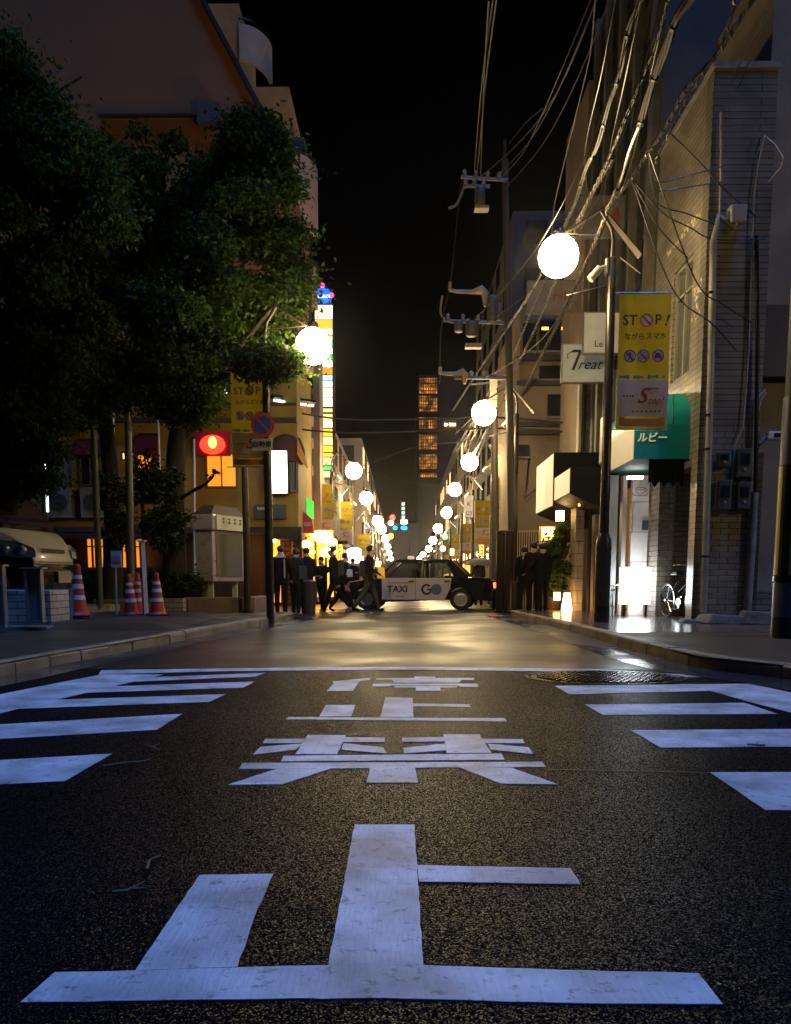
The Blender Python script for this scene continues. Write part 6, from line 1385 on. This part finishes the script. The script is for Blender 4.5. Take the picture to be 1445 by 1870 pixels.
# ================================================================== VAN
def loft(mb, stations, mi=0, cap=True):
    n = len(stations[0]); V = [p for s in stations for p in s]; F = []
    for i in range(len(stations) - 1):
        for k in range(n): F.append((i * n + k, i * n + (k + 1) % n, (i + 1) * n + (k + 1) % n, (i + 1) * n + k))
    if cap: F += [tuple(range(n)), tuple((len(stations) - 1) * n + k for k in range(n))[::-1]]
    mb.add(V, F, mi)
def wheel(parent, x, y, r, w_, name='wheel', rim=None):
    m = MB(); m.lathe([(r * .62, -w_ / 2), (r * .95, -w_ / 2), (r, -w_ * .35), (r, w_ * .35), (r * .95, w_ / 2), (r * .62, w_ / 2)], (x, y, r), 26, axis='Y'); w = m.build(name, M_RUBBER, parent, smooth=True, smooth_angle=R(40))
    sgn = -1 if y < 0 else 1
    m = MB(); m.lathe([(r * .63, 0), (r * .63, sgn * w_ * .54), (r * .56, sgn * w_ * .54), (r * .52, sgn * w_ * .505), (r * .42, sgn * w_ * .56), (r * .15, sgn * w_ * .51), (r * .12, sgn * w_ * .58)], (x, y, r), 26, axis='Y')
    m.build('rim', rim or M_STEEL, w, smooth=True, smooth_angle=R(30))
def van():
    c = at(118, 1085, 12.9)
    VZ = .33; sc_ = 1.24
    t = thing('white_van', (at(130, 1000, 15.0).x - .32 - 2.04 * sc_ * math.cos(R(9)), 15.0 + 2.04 * sc_ * math.sin(R(9)), VZ), 'white over black minivan parked nose-out at the left edge', 'van', None, R(-9)); t.scale = (sc_, sc_, 1.34)
    m = MB(); m.bb(-16, -6.3, 13.6, 18.2, LZ - .02, VZ - .002); struct(m, 'parking_slab', M_CONC)
    MW = mat('van_white', (.78, .78, .78), .3, coat=.5); MK = mat('van_black', (.012, .012, .013), .15, coat=.8)
    # x forward; profile top heights at stations
    st = [(-2.45, .35, 1.05, 1.90), (-1.0, .3, 1.1, 1.98), (.4, .3, 1.12, 1.97), (.95, .3, 1.12, 1.80), (1.35, .3, 1.10, 1.36), (1.60, .3, 1.05, 1.12), (1.80, .3, .98, 1.01), (1.96, .32, .80, .87), (2.04, .36, .62, .68)]
    def sec(x, zb, zm, zt, z0, z1, hw=.85):
        k = 1 if x < 1.3 else 1 - (x - 1.3) ** 1.4 * .62
        pts = []
        for z in (z0, z0 + (z1 - z0) * .5, z1 - .05, z1): 
            f = 1 - max(0, (z - zm)) * .16 if z > zm else 1
            pts.append((hw * k * f * (.93 if z == z1 else 1), z))
        return [(x, -w_, z) for w_, z in pts] + [(x, w_, z) for w_, z in pts[::-1]]
    m = MB(); loft(m, [sec(x, zb, zm, zt, min(.80, zt - .06), zt) for x, zb, zm, zt in st]); m.build('body', MW, t, smooth=True, smooth_angle=R(35))
    m = MB(); loft(m, [sec(x, zb, zm, zt, zb - .12, min(.799, zt - .061), .855) for x, zb, zm, zt in st]); m.build('lower_body', MK, t, smooth=True, smooth_angle=R(35))
    MG = mat('van_glass', (.03, .022, .018), .06, spec=.9)
    m = MB(); m.add([(.97, -.715, 1.77), (.97, .715, 1.77), (1.60, .70, 1.13), (1.60, -.70, 1.13)], [(0, 1, 2, 3)]); 
    for i in range(len(m.v)): m.v[i] = (m.v[i][0] + .03, m.v[i][1], m.v[i][2] + .03)
    m.build('windscreen', MG, t)
    m = MB(); m.box((1.64, 0, 1.115), (.09, 1.36, .05)); m.tube([(1.62, -.45, 1.15), (1.40, -.05, 1.38)], .012, 5); m.build('cowl', MK, t)
    for s_ in (-1, 1):
        m = MB(); m.prism([(.2, s_ * .852, 1.15), (1.12, s_ * .852, 1.15), (1.2, s_ * .845, 1.22), (.82, s_ * .80, 1.66), (.2, s_ * .79, 1.70)], (0, s_ * .012, 0)); m.build('side_window', MG, t)
        m = MB(); m.prism([(-1.6, s_ * .852, 1.15), (.1, s_ * .852, 1.15), (.1, s_ * .79, 1.70), (-1.6, s_ * .79, 1.70)], (0, s_ * .012, 0)); m.build('side_window', MG, t)
        m = MB(); m.prism([(1.58, s_ * .76, .72), (1.84, s_ * .63, .70), (2.04, s_ * .46, .70), (2.02, s_ * .46, .82), (1.84, s_ * .62, .91), (1.62, s_ * .74, .92)], (.05, s_ * .07, .0)); h = m.build('headlight', mat('headlight_lens', (.16, .22, .32), .08, .3, spec=1), t, bevel=.01)
        m = MB(); m.ball((1.93, s_ * .63, .79), .075, 12, 8); m.ball((1.76, s_ * .74, .80), .06, 12, 8); m.build('reflector', M_STEEL, h, smooth=True)
        m = MB(); m.tube([(1.1, s_ * .86, 1.14), (1.15, s_ * 1.0, 1.18)], .02, 6); m.box((1.16, s_ * 1.03, 1.22), (.08, .16, .2)); m.build('mirror', MK, t, bevel=.02)
        wheel(t, 1.45, s_ * .78, .31, .2); wheel(t, -1.4, s_ * .78, .31, .2)
    m = MB()
    for k in range(4): m.box((2.05 - k * .018, 0, .52 + k * .07), (.03, .7, .018))
    m.box((2.0, 0, .80), (.05, .6, .05)); m.build('grille', mat('chrome', (.7, .7, .7), .15, 1), t)
    m = MB(); m.box((2.075, .18, .44), (.015, .33, .165)); m.build('number_plate', mat('plate_grey', (.5, .5, .48), .4), t)
    for s_ in (-1, 1):
        m = MB(); m.lathe([(.055, 0), (.05, .02)], (2.03, s_ * .42, .45), 12, axis='X'); m.build('fog_lamp', M_STEEL, t)
van()
# ================================================================== TAXI
def taxi():
    Yc = 23.9
    rw = at(842, 1093, Yc - .85)     # rear wheel, near side
    yaw = R(180) - R(9)
    t = thing('taxi', (0, 0, 0), 'black and white saloon taxi crossing the street behind the walkers', 'taxi', None, yaw)
    # local: x forward, near side is +y (after yaw 180)
    c, s_ = math.cos(yaw), math.sin(yaw); lx, ly = -1.33, .80
    t.location = (rw.x - (lx * c - ly * s_), Yc - .85 - (lx * s_ + ly * c) + .05, -.005)
    MK = mat('taxi_black', (.010, .010, .012), .12, coat=1); MWt = mat('taxi_white', (.62, .54, .52), .25, coat=.5)
    def arch(cx, r, n=9): return [(cx + r * math.cos(math.pi * k / (n - 1)), .30 + r * math.sin(math.pi * k / (n - 1))) for k in range(n)]
    prof = [(2.20, .24), (2.32, .36), (2.34, .52), (2.30, .70), (2.20, .78), (1.6, .88), (1.08, .93), (-1.40, .96), (-1.52, .95), (-2.15, .93), (-2.30, .86), (-2.34, .6), (-2.30, .36), (-2.2, .27)]
    lower = [(-1.70, .24)] + [] 
    outline = prof + [(x, z) for x, z in arch(-1.33, .36)[::-1] if z > .25] + [(1.08, .22)] + [(x, z) for x, z in arch(1.45, .36)[::-1] if z > .25]
    m = MB()
    L = []
    for y, k in ((-.84, .965), (-.80, 1), (.80, 1), (.84, .965)):
        L.append([((x) * (k if abs(x) > 2 else 1), y, (z - .5) * k + .5 if z > .5 else z) for x, z in outline])
    n = len(outline); V = [p for l in L for p in l]; F = [tuple(range(n)), tuple(3 * n + k for k in range(n))[::-1]]
    for i in range(3):
        for k in range(n): F.append((i * n + k, i * n + (k + 1) % n, (i + 1) * n + (k + 1) % n, (i + 1) * n + k))
    m.add(V, F); m.build('body', MK, t, smooth=True, smooth_angle=R(28))
    # greenhouse
    zb, zt = .955, 1.47
    def gl(xf, xr, xtf, xtr, w0, w1, z0, z1, mi=0): return [(xf, -w0, z0), (xr, -w0, z0), (xr, w0, z0), (xf, w0, z0)], [(xtf, -w1, z1), (xtr, -w1, z1), (xtr, w1, z1), (xtf, w1, z1)]
    m = MB(); a, b_ = gl(.62, -1.0, .56, -.94, .66, .64, 1.40, 1.44); 
    rf = [[(x, y, z) for x, y in ((.62, -.62), (-.98, -.62), (-.98, .62), (.62, .62))] for z in (1.40,)]
    m.box((-.18, 0, 1.435), (1.62, 1.26, .05)); m.box((-.18, 0, 1.468), (1.45, 1.1, .02)); m.build('roof', MK, t, bevel=.02, smooth=True)
    for sy in (-1, 1):
        pil = MB()
        A = lambda x, z: Vector((x, sy * (.80 - (z - .95) / .47 * .17), z))
        for (x0, x1, w_) in ((1.12, .60, .035), (-1.48, -.98, .09), (-.16, -.18, .045), (-1.02, -.9, .02)): pil.tube([A(x0, .95), A(x1, 1.42)], w_, 6)
        pil.prism([A(-1.55, .95), A(-1.12, .95), A(-.88, 1.42), A(-1.0, 1.42)], (0, -sy * .03, 0))
        pil.tube([A(.62, 1.41), A(-1.0, 1.41)], .03, 6); pil.build('window_frame', MK, t)
    MG = bpy.data.materials.new('clear_glass'); MG.use_nodes = True; g = MG.node_tree; tr = g.nodes.new('ShaderNodeBsdfTransparent'); tr.inputs[0].default_value = (.9, .92, .88, 1); gg = g.nodes.new('ShaderNodeBsdfGlossy'); gg.inputs['Roughness'].default_value = .03
    mx = g.nodes.new('ShaderNodeMixShader'); mx.inputs[0].default_value = .12; g.links.new(tr.outputs[0], mx.inputs[1]); g.links.new(gg.outputs[0], mx.inputs[2]); g.links.new(mx.outputs[0], g.nodes['Material Output'].inputs[0])
    for sy in (-1, 1):
        A = lambda x, z: (x, sy * (.79 - (z - .95) / .47 * .17), z)
        for q in ([A(1.05, .97), A(-.12, .97), A(-.14, 1.40), A(.58, 1.40)], [A(-.2, .97), A(-1.10, .97), A(-.92, 1.40), A(-.22, 1.40)]):
            m = MB(); m.add(q, [(0, 1, 2, 3)]); m.build('side_window', MG, t)
    m = MB(); m.add([(1.14, -.74, .97), (1.14, .74, .97), (.62, .6, 1.41), (.62, -.6, 1.41)], [(0, 1, 2, 3)]); m.build('windscreen', MG, t)
    m = MB(); m.add([(-1.46, -.7, .97), (-1.46, .7, .97), (-.99, .6, 1.41), (-.99, -.6, 1.41)], [(0, 1, 2, 3)]); m.build('rear_window', MG, t)
    # white doors both sides with lettering on near side
    for sy in (-1, 1):
        for x0, x1 in ((.98, .0), (-.012, -.92)):
            xr = x1 if x1 == 0 else x1; q = [(x0, .30), (x1 if x1 > -.5 else -.86, .30), (x1 if x1 > -.5 else -1.02, .62), (x1 if x1 > -.5 else -1.06, .93), (x0 if x0 < .5 else .99, .93)]
            m = MB(); m.prism([(x, sy * .8405, z) for x, z in q], (0, sy * .012, 0)); d = m.build('door', MWt, t, bevel=.004)
            hx = x1 + .1 if x1 == 0 else x1 - .02
            m = MB(); m.box((hx + (.0 if x1 == 0 else 0), sy * .862, .84), (.17, .03, .035)); m.build('handle', mat('chrome', (.7, .7, .7), .15, 1), d)
    yt = .857
    text_mesh('lettering', 'TAXI', .27, M_INK, t, (.52, yt, .60), rx=90, rz=180, depth=.001, bold=.007)
    m = MB()   # G ring and blue disc
    def ring(cx, cz, r0, r1, a0, a1, mi, y):
        n = 22; V = []; F = []
        for k in range(n + 1):
            q = R(a0 + (a1 - a0) * k / n)
            for r_ in (r0, r1): V.append((cx - r_ * math.cos(q), y, cz + r_ * math.sin(q)))
        for k in range(n): F.append((2 * k, 2 * k + 1, 2 * k + 3, 2 * k + 2))
        m.add(V, F, mi)
    ring(-.34, .60, .10, .16, 40, 350, 0, yt); m.box((-.42, yt, .60), (.14, .002, .05)); ring(-.62, .60, 0.0, .16, 0, 360, 1, yt + .001)
    m.build('logo', [M_INK, mat('logo_blue', (.10, .14, .28), .4)], t)
    m = MB(); m.box((.45, yt, .40), (.25, .002, .022)); m.box((.45, yt, .79), (.7, .002, .02)); m.build('small_print', mat('print_red', (.22, .06, .05), .6), t)
    wheel(t, -1.33, .72, .315, .2, rim=mat('hubcap', (.5, .45, .42), .35, .5)); wheel(t, -1.33, -.72, .315, .2); wheel(t, 1.45, .72, .315, .2); wheel(t, 1.45, -.72, .315, .2)
    for sy in (-1, 1):
        m = MB(); m.box((-2.30, sy * .68, .72), (.10, .30, .16)); m.build('tail_light', mat('tail_red', (1, .05, .02), .3, emit=9, ecol=(1, .06, .02)), t, bevel=.02)
        m = MB(); m.box((2.28, sy * .62, .62), (.08, .3, .15)); m.build('headlight', mat('head_warm', (1, .9, .7), .3, emit=7, ecol=(1, .9, .65)), t, bevel=.02)
        m = MB(); m.box((1.5, sy * .87, .98), (.1, .1, .1)); m.tube([(1.5, sy * .78, .88), (1.5, sy * .87, .95)], .01, 5); m.build('fender_mirror', MK, t, bevel=.01)
    m = MB(); m.box((2.34, 0, .42), (.10, 1.6, .14)); m.box((-2.34, 0, .44), (.10, 1.6, .14)); m.build('bumper', mat('bumper', (.03, .03, .03), .4), t, bevel=.02)
    m = MB(); m.box((.25, 0, 1.53), (.16, .38, .11)); m.build('roof_lamp', mat('roof_lamp', (.8, .6, .4), .4, emit=.4, ecol=(1, .7, .4)), t, bevel=.03)
    for sx, sy in ((.25, .36), (.25, -.36)):
        m = MB(); m.box((sx - .12, sy, .75), (.14, .48, .55)); m.box((sx - .14, sy, 1.12), (.09, .22, .2)); m.build('seat', mat('seat_dark', (.03, .03, .03), .8), t, bevel=.03)
    m = MB(); m.box((-.9, 0, .75), (.16, 1.3, .5)); m.build('seat', mat('seat_dark', (.03, .03, .03), .8), t, bevel=.03)
    return t
taxi()
# ================================================================== PEOPLE
HAIR = mat('hair_black', (.012, .010, .009), .6); SKIN = mat('skin', (.42, .25, .17), .5)
def person(label, px, py, Y, Hh, face, pose, cols, zf=0.0, extra=None, children=True):
    p = at(px, py, Y); z0 = zf
    t = thing('person', (p.x, Y, z0), label, 'person', None, face)   # faces local +y
    s = Hh / 1.72
    Vv = []; Ed = []; Rd = []; Tg = []
    def v(co, r, tag, par=None):
        Vv.append(Vector(co)); Rd.append(r if isinstance(r, tuple) else (r, r)); Tg.append(tag)
        if par is not None: Ed.append((par, len(Vv) - 1))
        return len(Vv) - 1
    lean = pose.get('lean', 0.0); tw = pose.get('bob', 0.0); hz = .90 + tw
    pel = v((0, 0, hz), (.175, .13), 'leg'); 
    wa = v((0, lean * .3, hz + .16), (.175, .135), 'top', pel); ch = v((0, lean * .7, hz + .36), (.20, .145), 'top', wa); sh = v((0, lean, hz + .50), (.15, .105), 'top', ch)
    ne = v((0, lean * 1.1 + .01, hz + .575), .068, 'skin', sh); hn = pose.get('nod', .02)
    hc = v((0, lean * 1.1 + .03 + hn, hz + .645), (.084, .094), 'skin', ne); ht = v((0, lean * 1.1 + .02 + hn, hz + .735), (.08, .092), 'skin', hc)
    v((0, lean * 1.1 + .125 + hn, hz + .655), .014, 'skin', hc)
    legs = pose.get('legs', ((.0, .0), (.0, .0)))
    for i, sx in enumerate((-1, 1)):
        sw, kb = legs[i]; hip = v((sx * .095, 0, hz - .06), .108, 'leg', pel)
        kx = Vector((sx * .10, math.sin(sw) * .42, hz - .06 - math.cos(sw) * .42)); kn = v(kx, .076, 'leg', hip)
        a2 = sw - kb; ax = kx + Vector((0, math.sin(a2) * .40, -math.cos(a2) * .40)); an = v(ax, .058, 'leg', kn)
        fd = Vector((sx * .02, math.cos(max(-.7, a2 * .8)) , math.sin(max(-.7, a2 * .8)))); v(ax + Vector((0, -.03, -.045)), .04, 'shoe', an)
        v(ax + Vector((0, 0, -.045)) + fd * .15, (.042, .03), 'shoe', len(Vv) - 1)
    arms = pose.get('arms', ((.05, .1, .1), (.05, .1, .1)))
    for i, sx in enumerate((-1, 1)):
        sw, bend, out = arms[i]; s0 = v((sx * .175, lean, hz + .49), .075, 'top', sh)
        e = Vector((sx * (.175 + math.sin(out) * .28), lean + math.sin(sw) * .28, hz + .49 - math.cos(sw) * math.cos(out) * .28)); el = v(e, .06, 'top', s0)
        a2 = sw + bend; inn = pose.get('in', .0) * bend
        w = e + Vector((-sx * inn * .2, math.sin(a2) * .25, -math.cos(a2) * .25)); wr = v(w, .030, 'top', el)
        d = (w - e).normalized(); pm = v(w + d * .06, (.036, .018), 'skin', wr)
        side = Vector((1, 0, 0)) if abs(d.x) < .8 else Vector((0, 1, 0)); b1 = w + d * .09
        for k, (of, ln) in enumerate(((-.03, .065), (-.01, .075), (.01, .07), (.03, .055))):
            f1 = v(b1 + side * of, .010, 'skin', pm); cu = d * ln * .6 + Vector((0, ln * .35, 0)); v(b1 + side * of + cu, .008, 'skin', f1)
        th = v(w + d * .04 + Vector((-sx * .04, .015, 0)), .010, 'skin', pm); v(w + d * .075 + Vector((-sx * .05, .035, 0)), .008, 'skin', th)
    me = bpy.data.meshes.new('body'); me.from_pydata([q * s for q in Vv], Ed, [])
    o = bpy.data.objects.new('tmp_person', me); COL.objects.link(o)
    md = o.modifiers.new('k', 'SKIN'); sk = me.skin_vertices[0].data
    for i, r_ in enumerate(Rd): sk[i].radius = (r_[0] * s, r_[1] * s); sk[i].use_root = (i == 0)
    sb = o.modifiers.new('s', 'SUBSURF'); sb.levels = 1; sb.render_levels = 1
    dg = bpy.context.evaluated_depsgraph_get(); em = bpy.data.meshes.new_from_object(o.evaluated_get(dg)); bpy.data.objects.remove(o)
    names = ['top', 'leg', 'skin', 'shoe']; em.materials.clear()
    cloth = lambda n_, c: mat(n_ + '_%03d_%03d_%03d' % tuple(int(q * 1000) for q in c), tuple(q * .6 for q in c), .95, var=.3, vscale=14, bump=.3, bscale=30, spec=.08)
    for m_ in (cloth('cloth', cols['top']), cloth('cloth', cols['leg']), SKIN, cloth('shoe', cols.get('shoe', (.02, .02, .02)))): em.materials.append(m_)
    P = np.array([q * s for q in Vv]); T = [names.index(q) for q in Tg]
    for f in em.polygons:
        d = np.linalg.norm(P - np.array(f.center), axis=1); f.material_index = T[int(d.argmin())]; f.use_smooth = True
    em.name = 'body'; bo = bpy.data.objects.new('body', em); COL.objects.link(bo); bo.parent = t
    m = MB(); hcq = Vv[ht] * s; m.ball(hcq + Vector((0, -.018, .012)) , .098 * s, 14, 9, 0, (.92, 1.05, .95)); m.v = [q for q in m.v]
    # cut face opening: push front-lower vertices inward
    m.v = [(x, y if not (y > hcq.y + .03 and z < hcq.z + .03) else hcq.y + .0, z if z > hcq.z - .09 * s else hcq.z - .09 * s) for x, y, z in m.v]
    m.build('hair', cloth('hat', cols['hat']) if 'hat' in cols else HAIR, t, smooth=True)
    if 'coat' in pose:   # jacket hem
        c_ = pose['coat']; m = MB(); m.lathe([(.185 * s, (hz - .12) * s), (.175 * s, (hz + .1) * s), (.17 * s, (hz + .3) * s), (.19 * s, (hz + .43) * s), (.12 * s, (hz + .52) * s)], (0, lean * .5 * s, 0), 14); m.v = [(x * 1.05, (y - lean * .5 * s) * .72 + lean * s * (.2 + (z / s - hz) * .9), z + .012 * math.sin(x * 40)) for x, y, z in m.v]; m.build('jacket', cloth('cloth', c_), t, smooth=True)
    if extra: extra(t, s, hz, lean)
    return t
def bag(dx, dy, dz, sx, sy, sz, c, nm='bag', emit=0):
    def f(t, s, hz, lean):
        m = MB(); m.box((dx, dy, dz), (sx, sy, sz), None, 0, .85); b_ = m.build(nm, mat('bag_%d_%d' % (int(c[0] * 1000), int(c[2] * 1000)), c, .6, emit=emit, ecol=c), t, bevel=.03)
        m = MB(); m.tube([(dx - sx * .3, dy, dz + sz / 2), (dx, dy, dz + sz / 2 + .1), (dx + sx * .3, dy, dz + sz / 2)], .008, 5); m.build('strap', M_BLACK, b_)
    return f
DK = (.012, .010, .012); NV = (.012, .014, .022); BR = (.03, .015, .012)
back = 0.0   # facing +Y (away from camera)
WL = ((.35, .05), (-.40, .25)); WR = ((-.35, .3), (.38, .05))
person('leftmost person of the corner group, in dark jacket with a pale shoulder strap', 514, 1119, 20.4, 1.72, R(8), dict(arms=((.1, .5, .35), (.05, .3, .35)), coat=DK), dict(top=DK, leg=(.02, .016, .016), shoe=(.1, .1, .1)), extra=bag(.1, -.17, 1.15, .04, .02, .5, (.4, .36, .38), 'shoulder_strap'))
person('stocky person in dark clothes right beside the leftmost one of the corner group', 541, 1116, 20.9, 1.66, R(-20), dict(arms=((.2, 1.0, .25), (.1, .3, .2)), nod=.05, legs=((.12, .1), (-.05, .05)), coat=(.03, .028, .03)), dict(top=(.03, .028, .03), leg=(.02, .022, .03)))
person('person in a navy top leaning close to the litter bin', 561, 1115, 21.0, 1.70, R(25), dict(arms=((.3, .9, .2), (.3, 1.0, .2)), lean=-.03, coat=NV), dict(top=NV, leg=DK), extra=bag(-.16, -.12, 1.05, .26, .16, .36, NV, 'backpack'))
person('smaller person holding a phone beside the litter bin', 588, 1112, 22.3, 1.50, R(150), dict(arms=((.4, 1.1, .15), (.4, 1.1, .15)), legs=((.2, .1), (-.2, .1)), coat=DK), dict(top=DK, leg=DK, shoe=(.6, .6, .55)))
person('tall person in grey jacket striding left at the crossing', 611, 1111, 22.0, 1.78, R(95), dict(arms=((.3, .5, .1), (-.3, .4, .1)), legs=WL, lean=.03, coat=(.02, .018, .012)), dict(top=(.02, .018, .012), leg=NV, shoe=(.5, .45, .35)), extra=bag(0, -.19, 1.2, .3, .18, .42, (.02, .018, .014), 'backpack'))
person('person in dark top striding beside the taxi bonnet', 628, 1111, 22.2, 1.60, R(-70), dict(arms=((.4, 1.2, .1), (-.2, .6, .1)), legs=WR, lean=.03, coat=DK), dict(top=DK, leg=(.015, .02, .035), shoe=(.05, .05, .06)), extra=bag(.17, .12, 1.05, .06, .2, .22, (.55, .6, .58), 'white_bag'))
person('person in olive trousers carrying a glowing yellow bag before the taxi', 675, 1110, 22.2, 1.80, R(-80), dict(arms=((.2, 1.1, .12), (.1, .9, .12)), legs=((.36, .08), (-.42, .22)), lean=.0, coat=BR), dict(top=BR, leg=(.13, .12, .07), shoe=(.02, .02, .02), hat=(.04, .03, .02)), extra=lambda t, s, hz, lean: (bag(-.0, .33, 1.06, .16, .2, .3, (.9, .42, .02), 'yellow_bag', .5)(t, s, hz, lean), bag(0, -.2, 1.18, .3, .16, .44, DK, 'backpack')(t, s, hz, lean)))
person('figure standing far back between the walkers', 645, 1100, 27.5, 1.62, R(10), dict(coat=DK), dict(top=DK, leg=DK), zf=-.02)
for k, (x, Y, h, rz, c, lb) in enumerate(((958, 20.2, 1.70, 5, DK, 'left person of the dark trio on the right kerb'), (973, 19.7, 1.66, -8, BR, 'middle person of the dark trio on the right kerb'), (991, 19.4, 1.62, 12, NV, 'right person of the dark trio, close to the bamboo'))):
    person(lb, x, 1124, Y, h, R(rz), dict(arms=((.1, .3 + k * .5, .15 + .1 * k), (.1, 1.0 - k * .4, .15)), nod=(.06, .0, .03)[k], lean=(.02, -.02, .03)[k], legs=((.1 - .1 * k, .05), (-.06 + .08 * k, .08)), coat=c), dict(top=c, leg=(.018, .015, .018)), zf=.12 if k else 0.0)
person('distant person under a grey umbrella behind the taxi boot', 874, 1100, 28.5, 1.65, R(0), dict(arms=((.5, 1.4, .1), (.1, .3, .1)), coat=(.2, .14, .1)), dict(top=(.2, .14, .1), leg=DK), zf=-.03)
p = at(877, 1045, 28.4); t = thing('umbrella', (p.x, 28.4, 0.9), 'grey umbrella held open behind the taxi boot', 'umbrella')
m = MB(); zt_ = at(877, 1019, 28.4).z - .9; m.lathe([(.55, zt_ - .25), (.45, zt_ - .12), (.25, zt_ - .03), (.02, zt_)], n=12); m.build('canopy', mat('umbrella_grey', (.18, .16, .14), .6), t, smooth=True); m = MB(); m.tube([(0, 0, 0), (0, 0, zt_ + .05)], .012, 6); m.build('shaft', M_BLACK, t)
person('taxi driver sitting behind the side window', 768, 1062, 24.0, 1.60, R(90), dict(arms=((.6, .8, .1), (.6, .8, .1)), legs=((1.55, .3), (1.55, .3))), dict(top=(.05, .05, .06), leg=DK), zf=-.22)
# litter bin by the group
p = at(566, 1117, 20.4); t = thing('litter_bin', (at(566, 1117, 20.4).x, 20.35, 0), 'dark grey cylindrical litter bin beside the corner group', 'litter bin')
m = MB(); m.lathe([(.15, 0), (.16, .8), (.165, .82)], n=18); m.build('body', mat('bin_grey', (.045, .04, .045), .5, .3), t, smooth=True, smooth_angle=R(40)); m = MB(); m.lathe([(.17, .821), (.17, .85), (.13, .87)], n=18); m.build('lid', M_STEEL, t)
# ================================================================== LAMP BLOOM VOLUME
m = MB(); m.bb(-92, 92, -22, 212, gz(212) - 1.2, 34)
hz_ = m.build('bloom_haze', None or [bpy.data.materials.new('bloom_haze_air')]); settag(hz_, kind='stuff')  # made-up thin air volume, imitating bloom around the lamps
hm = hz_.data.materials[0]; hm.use_nodes = True; ht_ = hm.node_tree
ht_.nodes.remove(ht_.nodes['Principled BSDF']); pv = ht_.nodes.new('ShaderNodeVolumePrincipled'); pv.inputs['Color'].default_value = (.95, .93, .9, 1); pv.inputs['Density'].default_value = .00035; pv.inputs['Anisotropy'].default_value = .955
ht_.links.new(pv.outputs[0], ht_.nodes['Material Output'].inputs['Volume'])
scene.cycles.volume_bounces = 0
